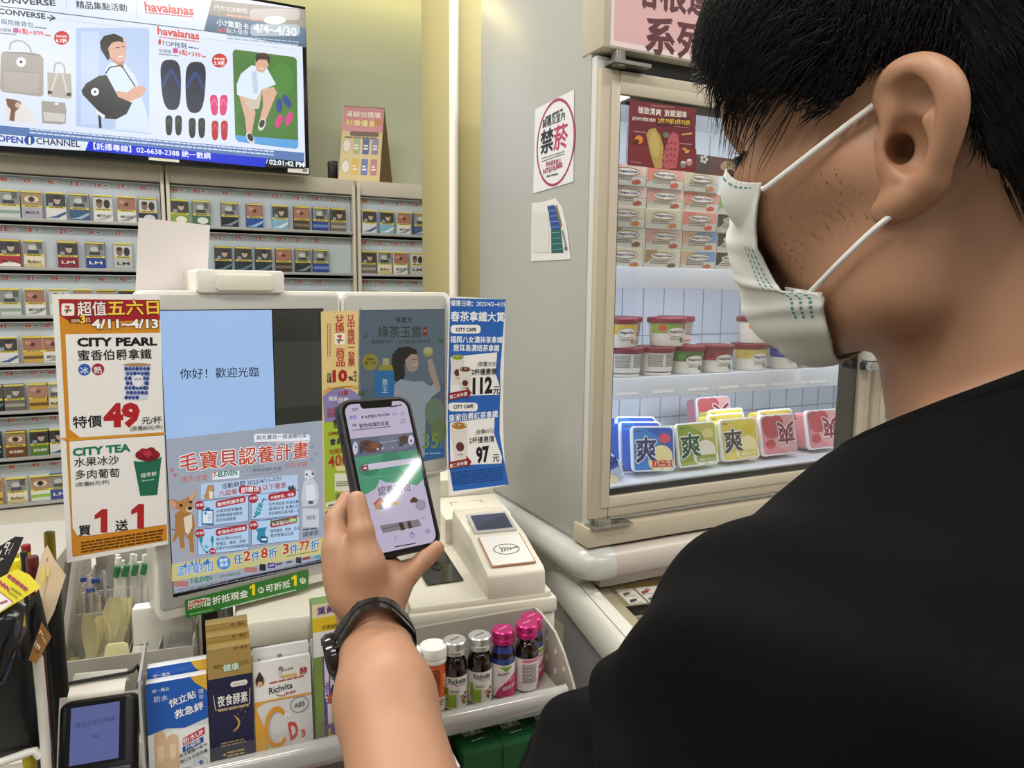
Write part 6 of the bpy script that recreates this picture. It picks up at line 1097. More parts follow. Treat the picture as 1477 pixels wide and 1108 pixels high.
# ---- stickers on the freezer flank
def side_print(c): return Print((XF - .0012, 1.1, 1.7), (0, -1, 0), (0, 0, 1), rough=.35, eps=.0002)
P = side_print(0); P.z(0, 0, 1).sheet([(772, 158), (828, 129), (827, 262), (769, 279)], '#dfe0e2', .0004); P.z(750, 130, 4.26)
c = [P.ab((215, 322))]
def sell(x, y, rx, ry, w, col):
    C_ = P.ab((x, y)); a = np.linalg.norm(P.ab((x + rx, y)) - C_); h_ = np.linalg.norm(P.ab((x, y - ry)) - C_); P.uv(); P.ring(C_[0], C_[1], h_ * .5 + a * .5, h_, w, col); P.z(750, 130, 4.26)
sell(215, 325, 112, 268, .0045, '#a03a62')
P.text('騎樓及室內', (140, 232), (276, 176), '#2a2a30', bold=.02).text('禁', (128, 384), (204, 358), '#1e1e24', h=128, bold=.035).text('菸', (208, 360), (292, 334), '#b8365a', h=132, bold=.03).fine((158, 178), (264, 124), '#3a3a40', 12, 1).fine((134, 424), (276, 378), '#3a3a40', 5, 1).fine((134, 442), (278, 392), '#3a3a40', 5, 1).text('違者最高處以', (158, 470), (252, 444), '#a83a5a', bold=.015).text('NT$10,000', (144, 516), (262, 472), '#a83a5a', h=30, bold=.035).fine((164, 536), (246, 516), '#5a5a62', 10)
P.mb.obj('no_smoking_sticker', 'white no smoking sticker with a red ring on the freezer side', 'sticker')
P = side_print(0); P.z(0, 0, 1).sheet([(767, 293), (784, 291), (801, 286), (811, 300), (818, 330), (823, 374), (766, 377)], '#dbdad6', .0004); P.z(750, 130, 4.26)
P.poly([(168, 712), (212, 706), (240, 780), (252, 856), (192, 858)], '#2a4a90').poly([(192, 858), (252, 856), (268, 1000), (194, 1002)], '#1f5c58')
for k in range(8): P.line([(174 + k * 4, 742 + k * 34), (222 + k * 6, 738 + k * 34)], 2, '#7a94c8' if k < 4 else '#6aa49a')
P.line([(222, 712), (256, 840)], 12, '#7a6a58').line([(262, 860), (284, 960)], 10, '#8a8a84').ell(284, 972, 10, 12, '#6a6a66').rect(80, 752, 180, 996, '#cfcfcb')
P.mb.obj('info_sticker', 'white sticker with a blue and green strip peeling below the no smoking sticker', 'sticker')

# ================================================================ chest freezer under it (frame Z; its plinth follows the upright)
CF_ = mat('#c3c3be', .3, noise=.02); RAIL = mat('#d2d2ca', .28, coat=.2); GRY = mat('#8b8b8d', .5)
t = thing('chest_freezer', 'white chest freezer with glass top right of the checkout counter', 'freezer', (1.0, .85, 0), 'Z')
ZR = 1.022
b = MB(); b.box((.392, .56, .08), (1.75, 1.115, .975), GRY, .004); b.box((.41, .58, 0), (1.75, 1.11, .08), mat('#2a2a2c', .6)); b.part('body', t)
pr = [(.392, .972)] + [(.4045 - .020 * math.cos(q), ZR - .034 + .034 * math.sin(q)) for q in [math.radians(-20 + 11 * k) for k in range(11)]] + [(.4045, .972)]
b = MB(); b.prism(pr, (1, 0, 0), (0, 0, 1), (0, .555, 0), (0, .66, 0), RAIL); b.part('left_rim', t)
b = MB(); b.prism([(.4064, .975), (.432, .975), (.432, ZR - .004), (.428, ZR), (.4068, ZR)], (1, 0, 0), (0, 0, 1), (0, .555, 0), (0, .575, 0), mat('#d6d5cb', .3)); b.lathe([(.007, 0), (.0065, .002), (.004, .0032), (0, .0036)], (.4205, 1.035, ZR), mat('#e4e2da', .3), 16)
b.box((.432, .555, .975), (1.75, .60, ZR - .003), mat('#d6d5cb', .3), .003); b.part('top_frame', t)
b = MB(); b.box((.432, .60, ZR - .016), (.452, 1.10, ZR - .006), mat('#a39a82', .35), .001); b.box((.432, .60, .96), (.436, 1.10, ZR - .014), mat('#b8b09c', .4)); b.part('lid_track', t)
b = MB(); b.box((.452, .61, ZR - .014), (1.74, 1.09, ZR - .010), glass(refl=.04, tint=.93)); b.part('glass_lid', t)
b = MB(); b.box((.44, .60, .80), (1.74, 1.10, .81), mat('#cfcabc', .5)); b.box((.44, 1.085, .81), (1.74, 1.10, ZR - .02), mat('#b5ad98', .5)); b.box((.452, .985, .995), (1.74, .990, 1.002), mat('#b5ad98', .5)); b.part('inner_tub', t)
def wz(p): return rz(-FR['Z'], p)
def wbox(mb, lo, hi, mt, r=0):
    k = len(mb.v); mb.box(lo, hi, mt, r); mb.v[k:] = [tuple(wz(p)) for p in mb.v[k:]]
b = MB(); wbox(b, (.606, .985, .93), (1.88, 1.385, 1.0950), mat('#c9c9c4', .4), .002); b.part('rear_plinth', t)
zc, r_ = 1.066, .0265
b = MB(); path = [(.601, 1.385, zc)] + [(.601, 1.2, zc), (.601, .985, zc), (.602, .968, zc), (.607, .957, zc), (.617, .951, zc), (.64, .9495, zc)]; b.tube([wz(p) for p in path], r_, mat('#bdbeb9', .28, coat=.2), 20); b.part('corner_bumper', t)
b = MB(); b.tube([wz((.64, .951, zc)), wz((1.88, .951, zc))], .025, mat('#b9b0a6', .35), 20); wbox(b, (.63, .958, 1.02), (1.88, .985, 1.06), mat('#b3aaa0', .4), .003); b.part('front_bumper', t)
b = MB(); wbox(b, (.655, .972, 1.010), (1.86, .985, 1.020), mat('#d0cfca', .2, metal=.7), .001); wbox(b, (.65, .965, .985), (1.86, .985, 1.010), mat('#7d7a74', .4)); b.part('rear_track', t)
P = Print((.452, 1.004, ZR - .0098), (1, 0, 0), (0, 1, 0), fr='Z', rough=.3, eps=.0002); P.uv(); P.sheet([(0, 0), (.34, 0), (.34, .088), (0, .088)], '#8f8466', .0004)
P.rect(.0, .060, .34, .088, '#8a7840').rect(.012, .004, .335, .062, '#d6d6d0').text('冰品價格表', (.08, .068), (.17, .068), '#b06a5a', bold=.02).line([(.044, .004), (.044, .062)], .003, '#6a6450')
for r2 in range(2):
    for k in range(10):
        x = .016 + k * .032; y = .036 - r2 * .026; P.poly([(x, y), (x + .014, y + .005), (x + .016, y + .013), (x + .003, y + .010)], ['#5a4a3a', '#8a3a3a', '#3a3a44', '#4a6a5a', '#b08a5a'][(k + r2 * 2) % 5]).ell(x + .016, y + .014, .005, .004, ['#d8c8a0', '#c86a5a', '#8a6a4a'][k % 3]).fine((x, y - .003), (x + .020, y - .003), '#7a7a78', -.0024)
P.mb.obj('price_chart', 'printed ice cream price chart lying on the chest freezer glass', 'price chart', fr='Z')
# second upright door: green notice inside
P = Print((1.262, 1.0, 1.20), rough=.4, eps=.0003); P.uv().sheet([(.02, .01), (.24, .01), (.24, .09), (.02, .09)], '#3f9a5c', .001).text('清爽之夏祭', (.03, .062), (.22, .062), '#eaf4ec', bold=.02).fine((.04, .05), (.2, .05), '#2a6a3e', -.004).text('冰淇淋', (.05, .022), (.16, .022), '#eaf4ec', bold=.015); P.mb.obj('green_notice', 'green notice card inside the second freezer door', 'notice')
# ================================================================ phone (held in the left hand)
PC = np.array([.1949, .6612, 1.3246]); PX = np.array([.9778, .2086, -.0207]); PY = np.array([-.0736, .4340, .8979]); PX /= np.linalg.norm(PX); PY -= PX * (PX @ PY); PY /= np.linalg.norm(PY); PN = np.cross(PX, PY)
def phone_px(x, y, c=0.0):
    """Where the line of sight through a photo point meets the phone's face, c in front of it."""
    return hit(x, y, PC + PN * c, PN)
t = thing('smartphone', 'smartphone in a black case showing an animal adoption web page', 'phone', tuple(PC))
def rrect_pts(w, h, r, n=8):
    P_ = []
    for cx, cy, a in ((w / 2 - r, -h / 2 + r, -90), (w / 2 - r, h / 2 - r, 0), (-w / 2 + r, h / 2 - r, 90), (-w / 2 + r, -h / 2 + r, 180)):
        for i in range(n + 1): q = math.radians(a + 90 * i / n); P_.append((cx + r * math.cos(q), cy + r * math.sin(q)))
    return P_
b = MB(); b.prism(rrect_pts(.078, .1525, .0125), PX, PY, PC - PN * .0115, PN * .0122, mat('#17181a', .45), .0018); b.part('case', t)
b = MB(); b.prism(rrect_pts(.0722, .1468, .0102), PX, PY, PC, PN * .0011, mat('#0a0a0c', .06)); b.part('bezel', t)
P = Print(PC + PN * .0013, PX, PY, emit=.62, rough=.05, eps=.00012); P.uv(); sw, sh = .0668, .1420
P.poly(rrect_pts(sw, sh, .0085), '#d3c8e2'); P.z(470, 560, 4.263)
P.uv(); L_, R_2, T_2, B_2 = -sw / 2, sw / 2, sh / 2, -sh / 2
def pr(x, y): P.z(470, 560, 4.263); q_ = P.ab((x, y)); P.uv(); return q_
yb1 = pr(345, 292)[1]; yb2 = pr(345, 405)[1]; yg = pr(400, 640)[1]
P.rect(L_, yb2, R_2, yb1, '#6b7289').rect(L_, yg, R_2, yb2, '#4fa37c'); P.z(470, 560, 4.263)
P.poly([(330, 300), (470, 282), (520, 276), (536, 360), (470, 374), (340, 390)], '#7b8094').poly([(206, 330), (250, 318), (310, 330), (346, 350), (330, 388), (260, 398), (222, 380)], '#6a4638').ell(300, 352, 24, 20, '#8a5a40').ell(244, 344, 16, 14, '#4a3430').poly([(204, 350), (236, 366), (222, 402), (206, 404)], '#3c4356').ell(318, 376, 7, 7, '#e8e0f0').ell(348, 371, 6, 6, '#d8d0e4').ell(408, 366, 5, 5, '#c0b8d0').poly([(446, 304), (478, 290), (512, 296), (500, 340), (462, 352)], '#5a4038').poly([(446, 330), (480, 330), (470, 360), (448, 360)], '#4a5064').ell(522, 320, 18, 30, '#e4dcec').ell(180, 370, 16, 40, '#ddd4e6').ell(184, 362, 5, 8, '#6a6a80').ell(522, 326, 6, 10, '#6a6a80').line([(330, 338), (430, 322)], 4, '#b8bccc')
P.ell(400, 440, 60, 46, '#428f70').ell(500, 480, 52, 44, '#6ab48c').ell(260, 500, 60, 40, '#3f8a6c')
P.poly([(212, 484), (240, 470), (540, 430), (552, 446), (548, 462), (244, 508), (214, 506)], '#e2d8ee').poly([(212, 482), (256, 472), (262, 506), (230, 512), (214, 504)], '#9a3444').poly([(222, 498), (244, 482), (252, 500)], '#efe6f0').line([(214, 556), (400, 536)], 3, '#7ac09c')
P.poly([(236, 660), (300, 622), (316, 600), (330, 562), (370, 580), (430, 582), (488, 552), (512, 590), (560, 600), (598, 560), (640, 900), (300, 960)], '#d3c8e2')
P.text('認養動物', (324, 660), (520, 626), '#3a2c4a', h=50, bold=.012).poly([(290, 712), (330, 672), (364, 704), (356, 708), (330, 684), (298, 720)], '#a83a3a').poly([(298, 716), (330, 686), (354, 708), (350, 740), (304, 752)], '#c98a5a').ell(338, 728, 13, 18, '#3a2a20').poly([(516, 690), (540, 668), (566, 684), (560, 704), (520, 706)], '#5a3a2a').quad((384, 702), (446, 694), (448, 718), (386, 724), '#d8b884').text('更多', (396, 718), (432, 713), '#9a6a3a', bold=.02).ell(582, 720, 32, 34, '#a59aae').ell(582, 720, 24, 26, '#b0a5ba')
P.poly([(330, 846), (570, 806), (586, 848), (350, 892)], '#8d8792').poly([(444, 830), (470, 824), (486, 870), (462, 878)], '#4a2a22').poly([(496, 820), (516, 816), (530, 860), (508, 866)], '#5a3428').line([(346, 868), (440, 846)], 5, '#6a6470').line([(588, 800), (604, 797)], 4, '#6a6480')
P.line([(420, 910), (432, 922), (422, 936)], 4, '#9a90c8').ring(528, 906, 15, 14, 3.5, '#6a5ac0').line([(528, 906), (527, 884)], 4, '#6a5ac0').line([(520, 892), (527, 884), (534, 890)], 3, '#6a5ac0').ring(624, 880, 14, 14, 3.5, '#6a5ac0').line([(618, 886), (630, 872)], 3.5, '#6a5ac0').line([(424, 976), (552, 954)], 6, '#2a2434')
P.text('2:01', (164, 142), (200, 136), '#4a4258', bold=.03).fine((398, 120), (468, 108), '#5a5268', 10).text('關閉', (148, 192), (190, 186), '#5a6ad0', bold=.012).text('a.ntpc.gov.tw', (242, 184), (394, 168), '#5a5068', bold=.03).rect(220, 172, 230, 186, '#3a3446').text('あA', (412, 170), (440, 165), '#6a6ac8', bold=.01).ring(470, 156, 11, 11, 3, '#6a6ac8').ell(176, 228, 14, 9, '#8a86a0').text('動物保護防疫處', (208, 244), (388, 224), '#33293f', bold=.02).line([(158, 260), (398, 236)], 4, '#3a3248')
for k in range(3): P.line([(456, 192 + k * 11), (486, 188 + k * 11)], 3, '#8a82a0')
P.mb.part('screen', t, label='lit screen with a web page about adopting animals')
P = Print(PC + PN * .0013, PX, PY, rough=.1, eps=.0009); P.uv(); P.poly([(-.0175, T_2 + .001), (-.0165, T_2 - .004), (-.0145, T_2 - .0056), (.0145, T_2 - .0056), (.0165, T_2 - .004), (.0175, T_2 + .001)], '#0a0a0c'); P.mb.part('notch', t)
b = MB(); b.box((0, 0, 0), (.001, .010, .003), mat('#17181a', .4)); b.v = [tuple(PC + PX * (-.0398 + p[0]) + PY * (.035 + p[1]) - PN * (.004 + p[2])) for p in b.v]; b.part('side_button', t)

# ================================================================ the person: one skin surface grown from blended volumes
def smin(a, b_, k):
    if k <= 0: return np.minimum(a, b_)
    h = np.maximum(k - np.abs(a - b_), 0) / k; return np.minimum(a, b_) - h * h * k * .25
class Vol:
    """Blended round cones and ellipsoids; add(...) in order, subtractions with op = -1."""
    def __init__(s): s.p = []
    def cone(s, a, b_, ra, rb, k=.02, op=1):
        a, b_ = np.array(a, float), np.array(b_, float); s.p.append(('c', a, b_, ra, rb, k, op, (a + b_) / 2, np.linalg.norm(b_ - a) / 2 + max(ra, rb))); return s
    def chain(s, pts, rs, k=.008):
        for i in range(len(pts) - 1): s.cone(pts[i], pts[i + 1], rs[i], rs[i + 1], k if i == 0 else .003)
        return s
    def ell(s, c, r, M=None, k=.02, op=1):
        c, r = np.array(c, float), np.array(r, float); s.p.append(('e', c, r, np.eye(3) if M is None else np.array(M), None, k, op, c, r.max())); return s
    def slab(s, c, hs, M, r, k=.002):
        s.p.append(('b', np.array(c, float), np.array(hs, float), np.array(M), r, k, -1, np.array(c, float), float(np.linalg.norm(hs)) + r)); return s
    def half(s, o, n, k=.002): s.p.append(('h', np.array(o, float), np.array(n, float), None, None, k, -2, None, None)); return s
    def __call__(s, P, c=None, R=None):
        d = np.full(len(P), 1.0)
        for ty, a, b_, ra, rb, k, op, cc, cr in s.p:
            if c is not None and cc is not None and np.linalg.norm(cc - c) - cr > R + k + .01: continue
            if ty == 'c':
                ab = b_ - a; L2 = ab @ ab; t_ = np.clip(((P - a) @ ab) / max(L2, 1e-12), 0, 1); q = np.linalg.norm(P - a - t_[:, None] * ab, axis=1) - (ra + (rb - ra) * t_)
            elif ty == 'e':
                w = (P - a) @ ra; k0 = np.linalg.norm(w / b_, axis=1); k1 = np.linalg.norm(w / (b_ * b_), axis=1) + 1e-9; q = k0 * (k0 - 1) / k1; q = np.where(k0 < .05, -b_.min(), q)
            elif ty == 'b': w = np.abs((P - a) @ ra) - b_; q = np.linalg.norm(np.maximum(w, 0), axis=1) + np.minimum(w.max(1), 0) - rb
            else: q = (P - a) @ b_; d = -smin(-d, -q, k); continue
            d = smin(d, q, k) if op == 1 else -smin(-d, q, k)
        return d
def polygonise(fn, lo, hi, h, blk=18):
    """Surface nets over the blocks of a grid that the surface passes through."""
    lo = np.array(lo, float); nb = np.ceil((np.array(hi) - lo) / (h * blk)).astype(int); Rb = h * blk * .87
    cs = np.array([(i, j, k) for i in range(nb[0]) for j in range(nb[1]) for k in range(nb[2])]); cen = lo + (cs + .5) * blk * h
    near = np.abs(fn(cen)) < Rb * 1.9; cs, cen = cs[near], cen[near]
    g = np.arange(blk + 1); G = np.stack(np.meshgrid(g, g, g, indexing='ij'), -1).reshape(-1, 3); N = blk + 1; M_ = 4096
    VK, VP, Q = [], [], []
    def key(ijk): return ((ijk[..., 0] + 8) * M_ + ijk[..., 1] + 8) * M_ + ijk[..., 2] + 8
    for c_, ce in zip(cs, cen):
        base = c_ * blk; d = fn(lo + (base + G) * h, ce, Rb).reshape(N, N, N)
        if d.min() > 0 or d.max() < 0: continue
        ins = d < 0; cnt = sum(ins[i:i + blk, j:j + blk, k:k + blk].astype(int) for i in (0, 1) for j in (0, 1) for k in (0, 1)); cell = np.argwhere((cnt > 0) & (cnt < 8))
        if not len(cell): continue
        acc = np.zeros((len(cell), 3)); n = np.zeros(len(cell))
        for ax in range(3):
            for o1 in (0, 1):
                for o2 in (0, 1):
                    a = np.zeros(3, int); a[(ax + 1) % 3] = o1; a[(ax + 2) % 3] = o2; e = a.copy(); e[ax] = 1
                    A = cell + a; B = cell + e; da = d[A[:, 0], A[:, 1], A[:, 2]]; db = d[B[:, 0], B[:, 1], B[:, 2]]; m_ = (da < 0) != (db < 0)
                    t_ = np.where(m_, da / np.where(m_, da - db, 1), 0); acc += m_[:, None] * (A + t_[:, None] * (B - A)); n += m_
        VK.append(key(cell + base)); VP.append(lo + (acc / n[:, None] + base) * h)
        for ax in range(3):
            e = np.zeros(3, int); e[ax] = 1; s0 = d[:blk, :blk, :blk]; s1 = d[e[0]:blk + e[0], e[1]:blk + e[1], e[2]:blk + e[2]]; cr = np.argwhere((s0 < 0) != (s1 < 0))
            if not len(cr): continue
            f1 = np.zeros(3, int); f1[(ax + 1) % 3] = 1; f2 = np.zeros(3, int); f2[(ax + 2) % 3] = 1; ip = cr + base
            q = np.stack([key(ip - f1 - f2), key(ip - f2), key(ip), key(ip - f1)], 1); fl = s0[cr[:, 0], cr[:, 1], cr[:, 2]] < 0
            q[~fl] = q[~fl][:, ::-1]; Q.append(q)
    VK = np.concatenate(VK); VP = np.concatenate(VP); Q = np.concatenate(Q); o = np.argsort(VK); VK, VP = VK[o], VP[o]
    ix = np.clip(np.searchsorted(VK, Q), 0, len(VK) - 1); ok = (VK[ix] == Q).all(1); return VP, ix[ok]
def relax(V, Q, n=2, w=.5):
    for _ in range(n):
        s_ = np.zeros_like(V); c_ = np.zeros(len(V))
        for i in range(4):
            for j in ((i + 1) % 4, (i - 1) % 4): np.add.at(s_, Q[:, i], V[Q[:, j]]); np.add.at(c_, Q[:, i], 1)
        V = V * (1 - w) + w * s_ / np.maximum(c_, 1)[:, None]
    return V
def organic(pieces, name, parent, mt):
    """Join grown pieces (V, Q) into one object."""
    V = []; Fq = []; k = 0
    for v, q in pieces: V.append(v); Fq.append(q + k); k += len(v)
    V = np.concatenate(V); Fq = np.concatenate(Fq); me = bpy.data.meshes.new(name); me.vertices.add(len(V)); me.vertices.foreach_set('co', (V - np.array(BASE[parent.name])).ravel())
    me.loops.add(len(Fq) * 4); me.loops.foreach_set('vertex_index', Fq.ravel().astype(np.int32)); me.polygons.add(len(Fq)); me.polygons.foreach_set('loop_start', np.arange(0, len(Fq) * 4, 4, dtype=np.int32)); me.polygons.foreach_set('loop_total', np.full(len(Fq), 4, np.int32))
    me.update(calc_edges=True); me.validate(); me.polygons.foreach_set('use_smooth', [True] * len(me.polygons)); me.materials.append(mt)
    o = bpy.data.objects.new(name, me); COL.objects.link(o); o.parent = parent; BASE[o.name] = BASE[parent.name]; return o

# head frame: F forward, L to his left, U up; origin between the ears
HO = np.array([.3541, .2465, 1.5687]); HF = np.array([-.3621, .9192, -.1547]); HL = np.array([-.9104, -.3844, -.1528]); HU = np.array([-.2000, .0855, .9761]); HM = np.array([HF, HL, HU]).T
def hw(p): return HO + HM @ np.array(p, float)
def hloc(P): return (np.array(P) - HO) @ HM
head = Vol()
def hell(c, r, k=.02, op=1, rot=None): head.ell(hw(c), r, HM if rot is None else HM @ rot, k, op)
def hcone(a, b_, ra, rb, k=.02, op=1): head.cone(hw(a), hw(b_), ra, rb, k, op)
hell((-.012, 0, .048), (.098, .076, .084)); hell((-.045, 0, .005), (.058, .060, .060), .03); hell((.044, 0, .050), (.050, .060, .056), .03); hell((.036, 0, -.010), (.049, .058, .078), .03)
for s_ in (1, -1):
    hell((.046, s_ * .038, -.012), (.029, .026, .036), .02); hcone((.074, s_ * .046, .002), (.02, s_ * .066, .002), .012, .010, .02)
    hcone((.0, s_ * .061, -.012), (.010, s_ * .055, -.056), .015, .017, .03); hcone((.008, s_ * .054, -.056), (.064, s_ * .022, -.076), .018, .016, .03)
hell((.071, 0, -.075), (.017, .022, .017), .02); hell((.074, 0, -.047), (.018, .026, .026), .02)
hcone((.080, 0, .024), (.098, 0, -.012), .007, .010, .014)
for s_ in (1, -1):
    hell((.091, s_ * .012, -.018), (.010, .008, .008), .008); hcone((.088, s_ * .012, .041), (.073, s_ * .046, .039), .010, .008, .012); hell((.087, s_ * .034, .022), (.015, .017, .014), .012, -1); hell((.0675, s_ * .034, .023), (.0130, .0130, .0125), .004); hcone((.0785, s_ * .028, .0215), (.0695, s_ * .047, .0225), .0022, .002, .003)
NB = np.array([.404, .187, 1.420])       # base of the neck
head.cone(hw((-.016, 0, -.030)), NB + np.array([-.016, .016, -.005]), .055, .064, .010); head.cone(hw((-.045, 0, -.02)), NB + np.array([.012, -.03, .01]), .045, .06, .02)

AZ = math.radians(8); TF = np.array([-math.sin(AZ), math.cos(AZ), 0]); TL_ = np.array([-math.cos(AZ), -math.sin(AZ), 0]); UP = np.array([0, 0, 1.0])
def tw(f, l, u): return NB + TF * f + TL_ * l + UP * u
SL_, SR_ = tw(.03, .178, -.072), tw(-.01, -.178, -.062)
# left arm, hand and fingers, placed around the phone
def pd(x, y, c): return phone_px(x, y, c)
WR = at(534, 893, .672); EL = at(648, 1440, .425); MID = at(556, 1010, .592)
arm = Vol()
arm.cone(SL_, EL, .050, .043, .02).cone(EL, MID, .045, .0372, .02).cone(MID, WR, .0372, .0280, .02)
arm.ell(at(532, 850, .677), (.030, .020, .034), np.array([CR, CF, CU]).T, .02)
PM = np.array([PX, PY, PN]).T
arm.ell(pd(518, 828, -.018), (.0300, .040, .0195), PM @ R3('Z', 8), .016)
arm.cone(pd(534, 868, -.002), pd(528, 818, .009), .0185, .0150, .016).cone(pd(528, 818, .009), pd(521, 768, .0130), .0148, .0112, .012).cone(pd(521, 768, .0125), pd(514.5, 722, .0112), .0112, .0088, .004)
arm.cone(pd(500, 858, -.016), pd(488, 792, -.016), .015, .0125, .014).chain([pd(488, 792, -.016), pd(485, 750, -.0225), pd(503, 722, -.0245), pd(532, 712, -.0220)], [.0125, .0105, .0090, .0078], .006)
arm.chain([pd(506, 800, -.032), pd(512, 766, -.037), pd(545, 750, -.030), pd(576, 746, -.0205)], [.012, .0105, .0090, .0078], .010)
arm.chain([pd(524, 822, -.034), pd(545, 800, -.037), pd(578, 784, -.029), pd(606, 778, -.0205)], [.0115, .0100, .0088, .0076], .010)
arm.cone(pd(546, 872, -.010), pd(566, 852, -.010), .0165, .0115, .014).chain([pd(566, 852, -.010), pd(590, 829, -.006), pd(613, 806, -.002), pd(629, 791, .001)], [.0112, .0094, .0088, .0080], .010)
arm.ell(pd(556, 838, -.022), (.018, .024, .014), PM, .014)
arm.slab(PC - PN * .0052, (.0330, .0703, .0005), PM, .0067)     # the flesh gives way to the phone it holds
HN = np.array([.60, .30, .86])
rarm = Vol(); ER = np.array([.63, .20, 1.09]); rarm.cone(SR_, ER, .050, .043, .02).cone(ER, HN, .043, .028, .02)
hd = (HN - ER) / np.linalg.norm(HN - ER); sd_ = np.array([.25, .9, .1])
rarm.ell(HN + hd * .045, (.022, .036, .045), np.array([[1, 0, 0], [0, 1, 0], [0, 0, 1.0]]), .02)
for k in range(4):
    q0 = HN + hd * .080 + np.array([0, -.028 + .018 * k, 0]); q1 = q0 + hd * (.034 - .003 * abs(k - 1.5)) + np.array([-.006, 0, 0]); rarm.chain([q0, q1, q1 + np.array([-.014, 0, -.022])], [.010, .009, .0078], .01)
rarm.chain([HN + hd * .02 + np.array([0, .025, 0]), HN + hd * .055 + np.array([-.01, .05, 0]), HN + hd * .085 + np.array([-.018, .055, 0])], [.013, .011, .009], .012)
torso = Vol(); torso.cone(SL_, tw(.0, .03, .0), .045, .060, .03).cone(SR_, tw(.0, -.03, .0), .045, .060, .03).ell(tw(.015, 0, -.20), (.155, .10, .22), np.array([TL_, TF, UP]).T, .04).ell(tw(.02, 0, -.42), (.145, .105, .20), np.array([TL_, TF, UP]).T, .05)
hq = hit(1300, 214, HO + HL * .074, HL); head.ell(hq, (.0050, .026, .0070), HM, .003, -1); hq2 = hit(1311, 206, HO + HL * .078, HL); head.ell(hq2, (.0085, .0115, .0125), HM, .005, -1)
skin = Vol(); skin.p = torso.p + head.p + arm.p + rarm.p
SKIN = mat('#ab7f63', .48, noise=.05, nscale=45, bump=.08, sss=.12)
person = thing('person', 'person in a black t-shirt and white face mask looking down at a phone', 'person', (.42, .20, 0))
V, Q_ = polygonise(skin, (-.02, .02, .74), (.78, .78, 1.74), .0021); V = relax(V, Q_, 2, .4)
# left ear, grown finer and set into the head
def ear_px(x, y, L): q = hit(x, y, HO + HL * L, HL); return q
def curve(pts, rs, n=6):
    P_ = [np.array(p) for p in pts]; o = []; r = []
    for i in range(len(P_) - 1):
        a, b_, c_, d_ = P_[max(i - 1, 0)], P_[i], P_[i + 1], P_[min(i + 2, len(P_) - 1)]
        for k in range(n):
            t_ = k / n; o.append(.5 * ((2 * b_) + (c_ - a) * t_ + (2 * a - 5 * b_ + 4 * c_ - d_) * t_ ** 2 + (3 * b_ - a - 3 * c_ + d_) * t_ ** 3)); r.append(rs[i] + (rs[i + 1] - rs[i]) * t_)
    return o + [P_[-1]], r + [rs[-1]]
ear = Vol(); oz = [(1278, 140, .076), (1284, 118, .080), (1303, 103, .085), (1331, 97, .089), (1356, 107, .092), (1372, 130, .094), (1374, 162, .094), (1367, 196, .092), (1354, 232, .089), (1340, 262, .086)]
ol = [ear_px(*p) for p in oz]; ear.chain(*curve(ol, [.0035, .0038, .004, .0042, .0042, .0042, .0042, .0040, .0042, .0048]), .004)
lo_ = [ear_px(1336, 268, .084), ear_px(1312, 285, .081), ear_px(1290, 298, .078), ear_px(1274, 306, .074)]; ear.chain(*curve([ol[-1]] + lo_, [.0048, .0056, .0062, .0058, .0040]), .006)
hx = [ear_px(1280, 142, .077), ear_px(1290, 165, .078), ear_px(1300, 178, .077)]; ear.chain(hx, [.0034, .0030, .0028], .004)
ah = [ear_px(1322, 140, .0835), ear_px(1340, 165, .0865), ear_px(1342, 200, .0865), ear_px(1332, 235, .084), ear_px(1312, 258, .081)]; ear.chain(*curve(ah, [.0036, .0046, .0046, .0044, .0040]), .006)
ear.ell(ear_px(1328, 190, .080), (.0145, .0045, .026), HM @ R3('Y', -14) @ R3('Z', 14), .006); ear.ell(ear_px(1318, 250, .077), (.012, .004, .014), HM, .006)
ear.cone(ear_px(1316, 150, .070), ear_px(1316, 250, .066), .012, .010, .008)
ear.cone(ear_px(1278, 205, .0765), ear_px(1283, 228, .0765), .0042, .0045, .005); ear.cone(ear_px(1282, 240, .077), ear_px(1300, 256, .079), .004, .004, .005)
ear.ell(ear_px(1312, 208, .0865), (.0080, .0085, .0115), HM, .004, -1); ear.ell(ear_px(1300, 215, .078), (.0046, .016, .0064), HM, .002, -1); ear.ell(ear_px(1318, 140, .0895), (.007, .0055, .008), HM, .004, -1)
ec = ear_px(1320, 190, .08); Ve, Qe = polygonise(ear, ec - .05, ec + .05, .0009, 16); Ve = relax(Ve, Qe, 3, .4)
body = organic([(V, Q_), (Ve, Qe)], 'body', person, SKIN)

